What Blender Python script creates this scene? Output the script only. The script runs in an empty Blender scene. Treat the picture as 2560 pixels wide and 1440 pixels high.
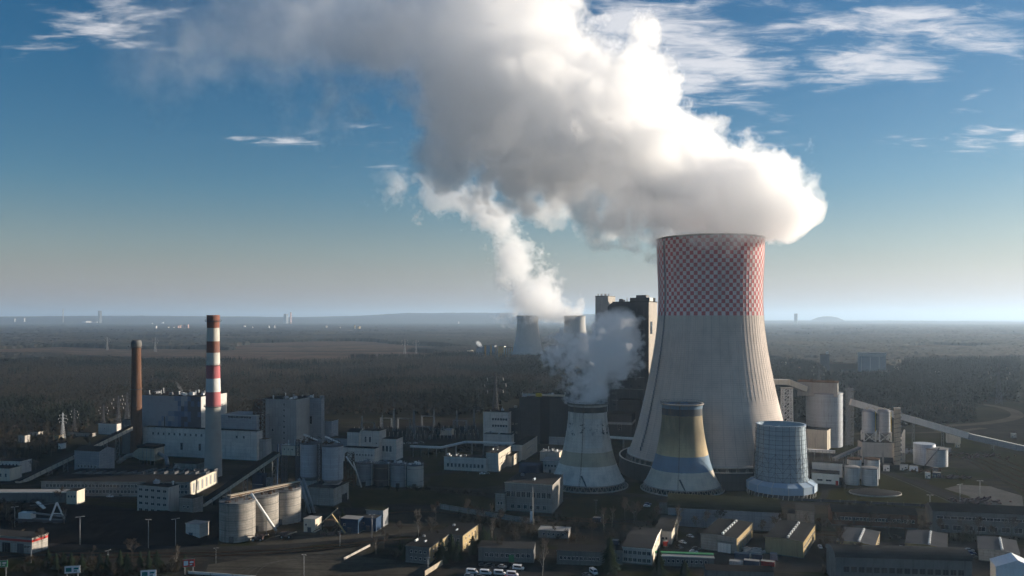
import bpy, bmesh, math, random
import numpy as np
from mathutils import Vector, Matrix
random.seed(7); RNG = np.random.default_rng(7)
D = bpy.data; SC = bpy.context.scene; COL = SC.collection
PI = math.pi; R = math.radians
# ---- measuring the photograph: level camera 120 m up, focal length 2000 px at 2560 px width, horizon at row 795
HC, F, U0, V0 = 120.0, 2000.0, 1280.0, 795.0
SUN_AZ, SUN_EL = R(70), R(12.3)

# ------------------------------------------------------------------ node helpers
def new_mat(name):
    m = D.materials.new(name); m.use_nodes = True
    nt = m.node_tree; nt.nodes.clear()
    out = nt.nodes.new('ShaderNodeOutputMaterial')
    return m, nt, out
def N(nt, t, **kw):
    n = nt.nodes.new(t)
    for k, v in kw.items():
        if k.startswith('i_'): n.inputs[k[2:]].default_value = v
        else: setattr(n, k, v)
    return n
def L(nt, a, b): nt.links.new(a, b)
def M(nt, op, a, b=None, c=None, clamp=False):
    n = nt.nodes.new('ShaderNodeMath'); n.operation = op; n.use_clamp = clamp
    for i, v in enumerate((a, b, c)):
        if v is None: continue
        if isinstance(v, (int, float)): n.inputs[i].default_value = v
        else: nt.links.new(v, n.inputs[i])
    return n.outputs[0]
def SS(nt, v, a, b, lo=0.0, hi=1.0):
    n = nt.nodes.new('ShaderNodeMapRange'); n.interpolation_type = 'SMOOTHSTEP'
    n.inputs[1].default_value = a; n.inputs[2].default_value = b; n.inputs[3].default_value = lo; n.inputs[4].default_value = hi
    nt.links.new(v, n.inputs[0]); return n.outputs[0]
def MIX(nt, f, a, b, mode='MIX'):
    n = nt.nodes.new('ShaderNodeMix'); n.data_type = 'RGBA'; n.blend_type = mode
    for k, v in (('0', f), ('6', a), ('7', b)):
        i = n.inputs[int(k)]
        if isinstance(v, (int, float)): i.default_value = v
        elif isinstance(v, (tuple, list)): i.default_value = (*v[:3], 1)
        else: nt.links.new(v, i)
    return n.outputs[2]
def noise(nt, vec, scale, detail=3.0, rough=.55, dist=0.0):
    n = nt.nodes.new('ShaderNodeTexNoise'); n.inputs['Scale'].default_value = scale
    n.inputs['Detail'].default_value = detail; n.inputs['Roughness'].default_value = rough; n.inputs['Distortion'].default_value = dist
    if vec is not None: nt.links.new(vec, n.inputs['Vector'])
    return n.outputs[0]
def mapping(nt, vec, scale=(1, 1, 1), loc=(0, 0, 0), rot=(0, 0, 0)):
    n = nt.nodes.new('ShaderNodeMapping'); n.inputs['Scale'].default_value = scale; n.inputs['Location'].default_value = loc
    n.inputs['Rotation'].default_value = rot; nt.links.new(vec, n.inputs['Vector']); return n.outputs[0]
def ramp(nt, fac, stops, interp='LINEAR'):
    n = nt.nodes.new('ShaderNodeValToRGB'); n.color_ramp.interpolation = interp
    e = n.color_ramp.elements
    while len(e) < len(stops): e.new(.5)
    for k, (p, c) in enumerate(stops):
        e[k].position = p; e[k].color = (*c[:3], c[3] if len(c) > 3 else 1)
    if fac is not None: nt.links.new(fac, n.inputs[0])
    return n
def sep(nt, v):
    n = nt.nodes.new('ShaderNodeSeparateXYZ'); nt.links.new(v, n.inputs[0]); return n.outputs

# ------------------------------------------------------------------ camera, sun, sky
def setup():
    cam = D.cameras.new('camera'); co = D.objects.new('camera', cam); COL.objects.link(co)
    co.location = (0, 0, HC); co.rotation_euler = (R(90), 0, 0)
    cam.sensor_width = 36; cam.lens = 36 * F / 2560; cam.shift_y = 75 / 2560
    cam.clip_start = 1; cam.clip_end = 200000
    SC.camera = co
    sl = D.lights.new('sun', 'SUN'); sl.energy = SUN_E; sl.angle = R(.5); sl.color = (1, .88, .73)
    so = D.objects.new('sun', sl); COL.objects.link(so)
    d = Vector((math.sin(SUN_AZ) * math.cos(SUN_EL), math.cos(SUN_AZ) * math.cos(SUN_EL), math.sin(SUN_EL)))
    so.rotation_euler = d.to_track_quat('Z', 'Y').to_euler(); so.location = (300, 200, 900)
    SC.view_settings.view_transform = 'Standard'; SC.view_settings.look = 'None'
    SC.view_settings.exposure = EXPO; SC.view_settings.gamma = 1
    c = SC.cycles
    c.max_bounces = 26; c.diffuse_bounces = 2; c.glossy_bounces = 1; c.transmission_bounces = 2; c.transparent_max_bounces = 12
    c.volume_bounces = VB; c.volume_step_rate = 1.0; c.volume_max_steps = 512
    c.use_adaptive_sampling = True; c.adaptive_threshold = .05; c.adaptive_min_samples = 16
    c.use_denoising = True; c.caustics_reflective = False; c.caustics_refractive = False
SUN_E, EXPO, VB = 4.0, 0.0, 8

def build_world():
    w = D.worlds.new('World'); SC.world = w; w.use_nodes = True
    nt = w.node_tree; nt.nodes.clear()
    out = N(nt, 'ShaderNodeOutputWorld'); bg = N(nt, 'ShaderNodeBackground'); bg.inputs[1].default_value = SKYS
    sky = N(nt, 'ShaderNodeTexSky', sky_type='NISHITA', sun_disc=False, sun_elevation=SUN_EL, sun_rotation=SUN_AZ,
            altitude=100, air_density=1.0, dust_density=.5, ozone_density=2.5)
    tc = N(nt, 'ShaderNodeTexCoord'); d = tc.outputs['Generated']
    x, y, z = sep(nt, d)
    yy = M(nt, 'MAXIMUM', y, .05)
    a = M(nt, 'DIVIDE', x, yy); b = M(nt, 'DIVIDE', z, yy)          # tangent-plane direction, ahead of the camera's side of the sky
    zz = M(nt, 'ADD', M(nt, 'MAXIMUM', z, 0), .10)
    cv = N(nt, 'ShaderNodeCombineXYZ'); L(nt, M(nt, 'DIVIDE', x, zz), cv.inputs[0]); L(nt, M(nt, 'DIVIDE', y, zz), cv.inputs[1])
    n1 = noise(nt, mapping(nt, cv.outputs[0], (1.0, 1.6, 1), (3.1, 1.7, 0), (0, 0, R(20))), 1.9, 9, .62, .35)
    n2 = noise(nt, mapping(nt, cv.outputs[0], (1.0, 2.6, 1), (7.1, 4.7, 0), (0, 0, R(-14))), 5.5, 6, .65, .6)
    cov = None
    # (u, v, half width, half height, tilt degrees, strength): where cloud sheets stand in the sky
    for (u, v, hw, hh, tl, st) in [(1700, 110, 330, 190, 0, .80), (2290, 70, 330, 75, 8, .66), (2190, 150, 280, 70, -6, .70), (1850, 240, 190, 70, 20, .55), (2020, 20, 120, 30, -10, .4),
                                   (2290, 362, 80, 20, 8, .50), (2440, 345, 110, 40, -6, .46), (2550, 355, 50, 28, 0, .60), (150, 40, 260, 42, 14, .60), (110, 105, 110, 40, -14, .50), (330, 20, 160, 40, 10, .4),
                                   (700, 352, 150, 13, 4, .44), (930, 418, 130, 9, 2, .58), (2400, 285, 60, 14, 0, .38), (2110, 242, 60, 9, -3, .42), (1900, 330, 130, 60, 20, .42), (2430, 240, 45, 9, -20, .42), (2080, 265, 25, 15, 0, .35), (880, 330, 200, 40, 8, .25)]:
        du = M(nt, 'SUBTRACT', a, (u - U0) / F); dv = M(nt, 'SUBTRACT', b, (V0 - v) / F)
        c_, s_ = math.cos(R(-tl)), math.sin(R(-tl))
        p = M(nt, 'ADD', M(nt, 'MULTIPLY', du, c_ / (hw / F)), M(nt, 'MULTIPLY', dv, s_ / (hw / F)))
        q = M(nt, 'SUBTRACT', M(nt, 'MULTIPLY', dv, c_ / (hh / F)), M(nt, 'MULTIPLY', du, s_ / (hh / F)))
        r2 = M(nt, 'ADD', M(nt, 'MULTIPLY', p, p), M(nt, 'MULTIPLY', q, q))
        g = M(nt, 'MULTIPLY', M(nt, 'EXPONENT', M(nt, 'MULTIPLY', r2, -1.0)), st)
        cov = g if cov is None else M(nt, 'MAXIMUM', cov, g)
    nn = M(nt, 'ADD', M(nt, 'MULTIPLY', M(nt, 'SUBTRACT', n1, .5), 2.1), M(nt, 'MULTIPLY', M(nt, 'SUBTRACT', n2, .5), 1.5))
    m = M(nt, 'MULTIPLY', SS(nt, M(nt, 'ADD', nn, cov), .26, .95), SS(nt, cov, .03, .22))
    m = M(nt, 'MULTIPLY', m, SS(nt, y, 0, .1))
    m = M(nt, 'MULTIPLY', m, .72)
    bw = N(nt, 'ShaderNodeRGBToBW'); L(nt, sky.outputs[0], bw.inputs[0])
    sm = N(nt, 'ShaderNodeVectorMath', operation='SCALE'); L(nt, sky.outputs[0], sm.inputs[0]); L(nt, M(nt, 'DIVIDE', SKYK * .455, M(nt, 'ADD', bw.outputs[0], SKYK)), sm.inputs['Scale'])   # thin high veil evens out the glow round the sun
    hs = N(nt, 'ShaderNodeHueSaturation'); hs.inputs['Saturation'].default_value = 1.42; L(nt, sm.outputs[0], hs.inputs['Color'])
    hz = M(nt, 'MULTIPLY', M(nt, 'SUBTRACT', 1.0, SS(nt, z, -.01, .17)), .75)
    b2 = N(nt, 'ShaderNodeRGBToBW'); L(nt, sm.outputs[0], b2.inputs[0])
    g3 = N(nt, 'ShaderNodeCombineColor')
    for i_, t_ in enumerate((1.07, .965, .93)): L(nt, M(nt, 'MULTIPLY', b2.outputs[0], t_), g3.inputs[i_])
    base = MIX(nt, hz, hs.outputs[0], g3.outputs[0])            # dry winter air: the low sky is almost colourless
    b3 = N(nt, 'ShaderNodeRGBToBW'); L(nt, base, b3.inputs[0]); pe = N(nt, 'ShaderNodeCombineColor')
    for i_, t_ in enumerate((1.13, .96, .84)): L(nt, M(nt, 'MULTIPLY', b3.outputs[0], t_), pe.inputs[i_])
    base = MIX(nt, M(nt, 'MULTIPLY', M(nt, 'SUBTRACT', 1.0, SS(nt, z, .0, .085)), .75), base, pe.outputs[0])      # dusty peach band low over the horizon
    col = MIX(nt, m, base, CLOUDC)
    L(nt, col, bg.inputs[0]); L(nt, bg.outputs[0], out.inputs[0])
CLOUDC = (4.9, 4.8, 4.85); SKYK, SKYS = 60.0, .066

# ------------------------------------------------------------------ steam: a closed hull filled with procedural vapour
def steam(name, label, origin, scale, dvec, pvec, prof, mults, sigma, nscale, amp, edge, step, ydrift=0.0, yr=1.0, color=(.97, .975, .98), aniso=.2, detail=4.0, marg=1.34, seed=0.0, tail=None, amp2=1.2, soft=0.0):
    """prof: (s, c, r) along the drift direction in units of `scale` metres; mults: density per profile point."""
    dv, pv = Vector(dvec).normalized(), Vector(pvec).normalized(); qv = dv.cross(pv)
    s0, s1 = prof[0][0], prof[-1][0]
    cmin = min(p[1] for p in prof); cmax = max(p[1] for p in prof) + 1e-3; rmax = max(p[2] for p in prof)
    # hull
    S = np.linspace(s0, s1, 70); ps = np.array(prof)
    Cc = np.interp(S, ps[:, 0], ps[:, 1]); Rr = np.interp(S, ps[:, 0], ps[:, 2]) * marg
    nseg = 40; verts = []; faces = []
    for s, c, r in zip(S, Cc, Rr):
        for k in range(nseg):
            t = 2 * PI * k / nseg
            v = dv * s + pv * (c + r * math.cos(t)) + qv * (ydrift * (s - 0) + r * yr * math.sin(t))
            verts.append(v * scale)
    for i in range(len(S) - 1):
        for k in range(nseg):
            a = i * nseg + k; b = i * nseg + (k + 1) % nseg
            faces.append((a, b, b + nseg, a + nseg))
    faces.append(tuple(range(nseg))[::-1]); faces.append(tuple((len(S) - 1) * nseg + k for k in range(nseg)))
    me = D.meshes.new(name); me.from_pydata([tuple(v) for v in verts], [], faces); me.update()
    bm = bmesh.new(); bm.from_mesh(me); bmesh.ops.recalc_face_normals(bm, faces=bm.faces); bm.to_mesh(me); bm.free()
    o = D.objects.new(name, me); COL.objects.link(o); o.location = origin
    m, nt, out = new_mat(name + '_vapour')
    tc = N(nt, 'ShaderNodeTexCoord'); P = tc.outputs['Object']
    def dot(vec):
        n = N(nt, 'ShaderNodeVectorMath', operation='DOT_PRODUCT'); L(nt, P, n.inputs[0]); n.inputs[1].default_value = tuple(vec / scale); return n.outputs['Value']
    s, p, q = dot(dv), dot(pv), dot(qv)
    f = M(nt, 'DIVIDE', M(nt, 'SUBTRACT', s, s0), s1 - s0)
    stops = [((a[0] - s0) / (s1 - s0), ((a[1] - cmin) / (cmax - cmin), a[2] / rmax, k)) for a, k in zip(prof, mults)]
    rp = ramp(nt, f, stops); sc_ = N(nt, 'ShaderNodeSeparateColor'); L(nt, rp.outputs[0], sc_.inputs[0])
    c = M(nt, 'MULTIPLY_ADD', sc_.outputs[0], cmax - cmin, cmin); r = M(nt, 'MAXIMUM', M(nt, 'MULTIPLY', sc_.outputs[1], rmax), 1e-3); mu = sc_.outputs[2]
    dp = M(nt, 'SUBTRACT', p, c); dq = M(nt, 'DIVIDE', M(nt, 'SUBTRACT', q, M(nt, 'MULTIPLY', s, ydrift)), yr)
    dist = M(nt, 'SQRT', M(nt, 'ADD', M(nt, 'MULTIPLY', dp, dp), M(nt, 'MULTIPLY', dq, dq)))
    rel = M(nt, 'SUBTRACT', 1.0, M(nt, 'DIVIDE', dist, r))            # 1 on the axis, 0 at the rim
    off = N(nt, 'ShaderNodeVectorMath', operation='ADD'); L(nt, P, off.inputs[0]); off.inputs[1].default_value = (seed * 57, seed * 31, seed * 13)
    n = noise(nt, off.outputs[0], 1.0 / (nscale * 2.1), 2, .5)
    nb = noise(nt, off.outputs[0], 1.0 / nscale, detail, .64)
    puff = M(nt, 'MULTIPLY', M(nt, 'ABSOLUTE', M(nt, 'SUBTRACT', nb, .5)), 2.0)                # rounded heads with creases between
    thin = M(nt, 'MULTIPLY', M(nt, 'SUBTRACT', 1.0, mu), tail or 0.0)
    fld = M(nt, 'SUBTRACT', M(nt, 'MULTIPLY_ADD', M(nt, 'SUBTRACT', n, .5), amp, rel), thin)
    fld = M(nt, 'ADD', fld, M(nt, 'MULTIPLY', M(nt, 'SUBTRACT', puff, .24), amp2))
    mr = nt.nodes.new('ShaderNodeMapRange'); mr.interpolation_type = 'SMOOTHSTEP'; L(nt, fld, mr.inputs[0]); L(nt, M(nt, 'MULTIPLY_ADD', M(nt, 'SUBTRACT', 1.0, mu), soft, edge), mr.inputs[2])
    den = M(nt, 'MULTIPLY', M(nt, 'MULTIPLY', mr.outputs[0], mu), sigma)
    den = M(nt, 'MULTIPLY', den, SS(nt, rel, 1.0 - marg, 1.0 - marg + .16))
    pvn = N(nt, 'ShaderNodeVolumePrincipled'); pvn.inputs['Color'].default_value = (*color, 1); pvn.inputs['Anisotropy'].default_value = aniso
    L(nt, den, pvn.inputs['Density']); L(nt, pvn.outputs[0], out.inputs['Volume'])
    m.volume_intersection_method = 'FAST' if hasattr(m, 'volume_intersection_method') else None
    dims = max(o.dimensions) if max(o.dimensions) > 0 else 100
    bpy.context.view_layer.update(); avg = sum(o.dimensions) / 3
    m.cycles.volume_step_rate = step / (avg / 10)
    o.data.materials.append(m)
    o['label'] = label; o['category'] = 'steam'
    return o
# ------------------------------------------------------------------ measuring: a pixel of the photograph to a point of the place
def G(u, v, z=0.0):
    Y = (HC - z) * F / (v - V0); return Vector(((u - U0) / F * Y, Y, z))
def PX(u, v, Y): return Vector(((u - U0) / F * Y, Y, HC - (v - V0) / F * Y))

# ------------------------------------------------------------------ materials
MATS = {}
def wall(name, col, var=.25, streak=.3, panel=None, rough=.85, scale=.25, metal=0.0, line=.55):
    m, nt, out = new_mat(name); b = N(nt, 'ShaderNodeBsdfPrincipled'); b.inputs['Roughness'].default_value = rough; b.inputs['Specular IOR Level'].default_value = .0 if rough > .7 else .4; b.inputs['Metallic'].default_value = metal
    tc = N(nt, 'ShaderNodeTexCoord'); P = tc.outputs['Object']
    oi = N(nt, 'ShaderNodeObjectInfo')
    n1 = noise(nt, P, scale, 5, .65); n2 = noise(nt, mapping(nt, P, (1, 1, .07)), .9, 4, .6)
    f = M(nt, 'MULTIPLY_ADD', M(nt, 'SUBTRACT', n1, .5), 2 * var, 1.0)
    f = M(nt, 'MULTIPLY', f, M(nt, 'SUBTRACT', 1.0, M(nt, 'MULTIPLY', SS(nt, n2, .5, .75), streak)))
    f = M(nt, 'MULTIPLY', f, M(nt, 'MULTIPLY_ADD', oi.outputs['Random'], .2, .9))
    if panel:
        x, y, z = sep(nt, P); cv = N(nt, 'ShaderNodeCombineXYZ'); L(nt, M(nt, 'ADD', x, y), cv.inputs[0]); L(nt, z, cv.inputs[1])
        br = N(nt, 'ShaderNodeTexBrick'); br.offset = 0 if len(panel) < 3 else panel[2]; L(nt, cv.outputs[0], br.inputs['Vector'])
        br.inputs['Scale'].default_value = 1; br.inputs['Brick Width'].default_value = panel[0]; br.inputs['Row Height'].default_value = panel[1]
        br.inputs['Mortar Size'].default_value = .06; br.inputs['Color1'].default_value = (1, 1, 1, 1); br.inputs['Color2'].default_value = (.86, .86, .86, 1); br.inputs['Mortar'].default_value = (line, line, line, 1)
        bb = N(nt, 'ShaderNodeRGBToBW'); L(nt, br.outputs[0], bb.inputs[0]); f = M(nt, 'MULTIPLY', f, bb.outputs[0])
    cc = N(nt, 'ShaderNodeVectorMath', operation='SCALE'); cc.inputs[0].default_value = col; L(nt, f, cc.inputs['Scale'])
    L(nt, cc.outputs[0], b.inputs['Base Color']); L(nt, b.outputs[0], out.inputs[0]); MATS[name] = m; return m
def make_mats():
    W = wall
    W('concrete', (.34, .315, .28), .3, .4, (6, 1.3)); W('concrete_light', (.46, .425, .38), .2, .35); W('concrete_dark', (.16, .16, .155), .3, .4)
    W('white_wall', (.62, .575, .52), .12, .3, (6, 3)); W('white_paint', (.76, .72, .66), .1, .2); W('grey_panel', (.40, .385, .36), .12, .25, (3, 8)); W('bluegrey_panel', (.31, .325, .34), .12, .2, (4, 2))
    W('dark_panel', (.06, .066, .07), .15, .2, (3, 6)); W('black_panel', (.018, .022, .027), .2, .1); W('beige_wall', (.48, .41, .31), .15, .35, (5, 3)); W('cream_wall', (.58, .52, .42), .12, .35)
    W('brick', (.17, .095, .065), .3, .4, (.5, .2, .5), line=.75); W('soot_brick', (.13, .075, .052), .35, .5); W('yellow_brick', (.40, .31, .17), .2, .3)
    W('roof_dark', (.024, .024, .024), .3, .0, rough=.9, scale=.15); W('roof_grey', (.045, .045, .044), .3, 0, (8, 8), scale=.12); W('roof_pale', (.25, .245, .235), .25, 0, scale=.12)
    W('roof_felt', (.085, .087, .09), .25, 0, (7, 9), scale=.12, line=.75); W('roof_metal', (.42, .43, .44), .15, .1, (1.2, 30), rough=.5); W('roof_moss', (.03, .033, .02), .35, 0, (6, 20), scale=.1); W('roof_brown', (.045, .036, .031), .3, 0, (1.5, 20), scale=.15)
    W('rust_steel', (.10, .065, .045), .4, .3); W('steel', (.22, .225, .23), .25, .3, rough=.6); W('steel_dark', (.055, .06, .07), .25, .2, rough=.6); W('galvanised', (.48, .50, .52), .15, .3, (2, 1.5), rough=.5, metal=.25)
    W('silo_steel', (.40, .43, .47), .12, .35, (30, 1.6), rough=.55, metal=.2); W('white_steel', (.66, .66, .64), .12, .2); W('blue_paint', (.042, .07, .12), .2, .25); W('blue_tank', (.034, .062, .105), .2, .25, (2, 1.5))
    W('glass', (.018, .022, .028), .2, 0, rough=.15); W('glass_pale', (.10, .12, .15), .2, 0, rough=.2); W('red_paint', (.42, .05, .045), .2, .2); W('green_paint', (.07, .22, .11), .15, .2); W('yellow_paint', (.58, .42, .07), .15, .2)
    W('orange_wall', (.62, .33, .10), .1, .1); W('rubber', (.015, .015, .015), .2, 0); W('ceramic', (.48, .46, .43), .1, .1); W('scrap', (.14, .10, .09), .6, .3, scale=1.0); W('earth', (.13, .11, .085), .4, 0, scale=.1)
    W('car_white', (.75, .75, .75), .05, 0, rough=.3); W('car_grey', (.10, .105, .11), .05, 0, rough=.3, metal=.3); W('car_silver', (.42, .43, .44), .05, 0, rough=.3, metal=.5); W('car_blue', (.03, .06, .16), .05, 0, rough=.3); W('car_red', (.33, .03, .025), .05, 0, rough=.3)
    W('bark', (.085, .072, .06), .3, .2); W('birch_bark', (.30, .27, .235), .3, .3); W('twig', (.062, .053, .045), .35, 0, scale=.6); W('twig_pale', (.115, .10, .085), .35, 0, scale=.6); W('needle', (.022, .034, .02), .45, 0, scale=.8); W('shrub_leaf', (.055, .055, .032), .4, 0, scale=.8)
    W('canvas', (.74, .76, .78), .06, .15, rough=.6); W('pale_block', (.68, .64, .60), .1, .1); W('pink_block', (.60, .36, .29), .1, .1); W('teal_paint', (.02, .16, .17), .2, .1)
    W('coal', (.012, .012, .0125), .4, 0, scale=.15)

# ------------------------------------------------------------------ mesh building
class MB:
    def __init__(s): s.v = []; s.f = []; s.m = []; s.sm = []
    def add(s, vs, fs, mi=0, smooth=False):
        o = len(s.v); s.v += [tuple(x) for x in vs]
        for f in fs: s.f.append(tuple(i + o for i in f)); s.m.append(mi); s.sm.append(smooth)
        return s
    def box(s, x0, x1, y0, y1, z0, z1, mi=0, top=None):
        vs = [(x0, y0, z0), (x1, y0, z0), (x1, y1, z0), (x0, y1, z0), (x0, y0, z1), (x1, y0, z1), (x1, y1, z1), (x0, y1, z1)]
        s.add(vs, [(3, 2, 1, 0), (0, 1, 5, 4), (1, 2, 6, 5), (2, 3, 7, 6), (3, 0, 4, 7)], mi); o = len(s.v) - 8
        s.f.append((o + 4, o + 5, o + 6, o + 7)); s.m.append(mi if top is None else top); s.sm.append(False); return s
    def beam(s, p, q, w, h=None, mi=0):
        p, q = Vector(p), Vector(q); d = (q - p)
        if d.length < 1e-6: return s
        d.normalize(); h = h or w
        a = d.cross(Vector((0, 0, 1)))
        a = Vector((1, 0, 0)) if a.length < 1e-3 else a.normalized()
        b = a.cross(d).normalized()
        c = [a * (w / 2) * i + b * (h / 2) * j for i, j in ((-1, -1), (1, -1), (1, 1), (-1, 1))]
        vs = [p + k for k in c] + [q + k for k in c]
        return s.add(vs, [(0, 1, 5, 4), (1, 2, 6, 5), (2, 3, 7, 6), (3, 0, 4, 7), (3, 2, 1, 0), (4, 5, 6, 7)], mi)
    def tube(s, p, q, r0, r1=None, n=10, mi=0, caps=True, capmi=None):
        p, q = Vector(p), Vector(q); d = (q - p).normalized(); r1 = r0 if r1 is None else r1
        a = d.cross(Vector((0, 0, 1))); a = Vector((1, 0, 0)) if a.length < 1e-3 else a.normalized(); b = d.cross(a).normalized()
        vs = [p + (a * math.cos(2 * PI * k / n) + b * math.sin(2 * PI * k / n)) * r0 for k in range(n)] + [q + (a * math.cos(2 * PI * k / n) + b * math.sin(2 * PI * k / n)) * r1 for k in range(n)]
        s.add(vs, [(k, (k + 1) % n, n + (k + 1) % n, n + k) for k in range(n)], mi, True)
        if caps:
            o = len(s.v) - 2 * n
            s.f.append(tuple(o + k for k in range(n))[::-1]); s.m.append(mi); s.sm.append(False)
            s.f.append(tuple(o + n + k for k in range(n))); s.m.append(mi if capmi is None else capmi); s.sm.append(False)
        return s
    def lathe(s, prof, n=32, mis=None, cx=0, cy=0, smooth=True, a0=0.0, cap=False):
        vs = [(cx + r * math.cos(a0 + 2 * PI * k / n), cy + r * math.sin(a0 + 2 * PI * k / n), z) for r, z in prof for k in range(n)]
        o = len(s.v); s.v += vs
        for i in range(len(prof) - 1):
            for k in range(n):
                a = o + i * n + k; b = o + i * n + (k + 1) % n
                s.f.append((a, b, b + n, a + n)); s.m.append(mis[i] if mis else 0); s.sm.append(smooth)
        if cap: s.f.append(tuple(o + (len(prof) - 1) * n + k for k in range(n))); s.m.append(mis[-1] if mis else 0); s.sm.append(False)
        return s
    def prism(s, pts, y0, y1, mi=0, top=None):
        """an outline of (x, z) points, counter-clockwise seen from -y, drawn out from y0 to y1"""
        n = len(pts); vs = [(x, y0, z) for x, z in pts] + [(x, y1, z) for x, z in pts]
        s.add(vs, [tuple(range(n)), tuple(range(n, 2 * n))[::-1]], mi)
        o = len(s.v) - 2 * n
        for k in range(n):
            j = (k + 1) % n; s.f.append((o + k, o + k + n, o + j + n, o + j)); s.m.append(mi if top is None else top[k]); s.sm.append(False)
        return s
    def mesh(s, name, mats):
        me = D.meshes.new(name); me.from_pydata(s.v, [], s.f); 
        for m in mats: me.materials.append(MATS[m] if isinstance(m, str) else m)
        me.polygons.foreach_set('material_index', s.m); me.polygons.foreach_set('use_smooth', s.sm); me.update(); return me
    def part(s, name, mats, parent=None):
        o = D.objects.new(name, s.mesh(name, [mats] if isinstance(mats, str) else mats)); COL.objects.link(o)
        if parent is not None: o.parent = parent
        return o
def tag(o, label=None, cat=None, group=None, kind=None):
    for k, v in (('label', label), ('category', cat), ('group', group), ('kind', kind)):
        if v: o[k] = v
    return o
def thing(name, label, cat, loc=(0, 0, 0), yaw=0.0, group=None):
    o = D.objects.new(name, None); COL.objects.link(o); o.location = loc; o.rotation_euler.z = -R(yaw); o.empty_display_size = 1
    return tag(o, label, cat, group)
def child(name, me, parent, loc=(0, 0, 0), rz=0.0):
    o = D.objects.new(name, me); COL.objects.link(o); o.parent = parent; o.location = loc; o.rotation_euler.z = rz; return o
KIDS = {}
def dup(root, loc, yaw=0.0, label=None, sc=1.0, group=None):
    r = root.copy(); COL.objects.link(r); r.location = loc; r.rotation_euler.z = -R(yaw); r.scale = (sc,) * 3 if not isinstance(sc, tuple) else sc
    if label: r['label'] = label
    if group: r['group'] = group
    for ch in KIDS.setdefault(root.name, [c for c in COL.objects if c.parent == root]):
        c = ch.copy(); COL.objects.link(c); c.parent = r
        for g in KIDS.setdefault(ch.name, [x for x in COL.objects if x.parent == ch]):
            e = g.copy(); COL.objects.link(e); e.parent = c
    return r

WM = {}
def window_mesh(w, h, glass='glass', frame='white_paint'):
    k = (round(w, 2), round(h, 2), glass, frame)
    if k not in WM:
        b = MB(); b.box(-w / 2, w / 2, -.03, 0, -h / 2, h / 2, 0); f = .09
        b.box(-w / 2 - f, w / 2 + f, -.07, 0, -h / 2 - f, -h / 2 - .001, 1).box(-w / 2 - f, w / 2 + f, -.07, 0, h / 2 + .001, h / 2 + f, 1)
        b.box(-w / 2 - f, -w / 2 - .001, -.07, 0, -h / 2, h / 2, 1).box(w / 2 + .001, w / 2 + f, -.07, 0, -h / 2, h / 2, 1)
        if w > 1.2: b.box(-.04, .04, -.06, -.031, -h / 2, h / 2, 1)
        WM[k] = b.mesh('window', [glass, frame])
    return WM[k]
VENT = {}
def vent_mesh(kind):
    if kind not in VENT:
        b = MB()
        if kind == 0: b.tube((0, 0, 0), (0, 0, 1.6), .45, n=8).tube((0, 0, 1.6), (0, 0, 2.1), .8, .25, n=8)
        elif kind == 1: b.box(-1.3, 1.3, -1, 1, 0, 1.5).box(-1.0, 1.0, -.7, .7, 1.5, 1.8)
        elif kind == 2: b.tube((0, 0, 0), (0, 0, 3.2), .28, n=8).beam((0, 0, 1.4), (.9, 0, 0), .1)
        else: b.box(-.7, .7, -2.2, 2.2, 0, .9).prism([(-.8, .9), (.8, .9), (0, 1.5)], -2.3, 2.3)
        VENT[kind] = b
    return VENT[kind]
VMESH = {}
def roof_vents(t, n, L_, dep, h, mats=('white_steel', 'galvanised', 'steel'), seed=1, sc=1.0):
    rr = random.Random(seed)
    for i in range(n):
        k = rr.randrange(4); mt = rr.choice(mats)
        if (k, mt) not in VMESH: VMESH[(k, mt)] = vent_mesh(k).mesh('vent', [mt])
        o = child('vent', VMESH[(k, mt)], t, (-rr.uniform(.04, .96) * L_, rr.uniform(.03, .9) * dep, h)); s_ = sc * rr.uniform(.7, 1.3); o.scale = (s_, s_, s_)

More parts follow.
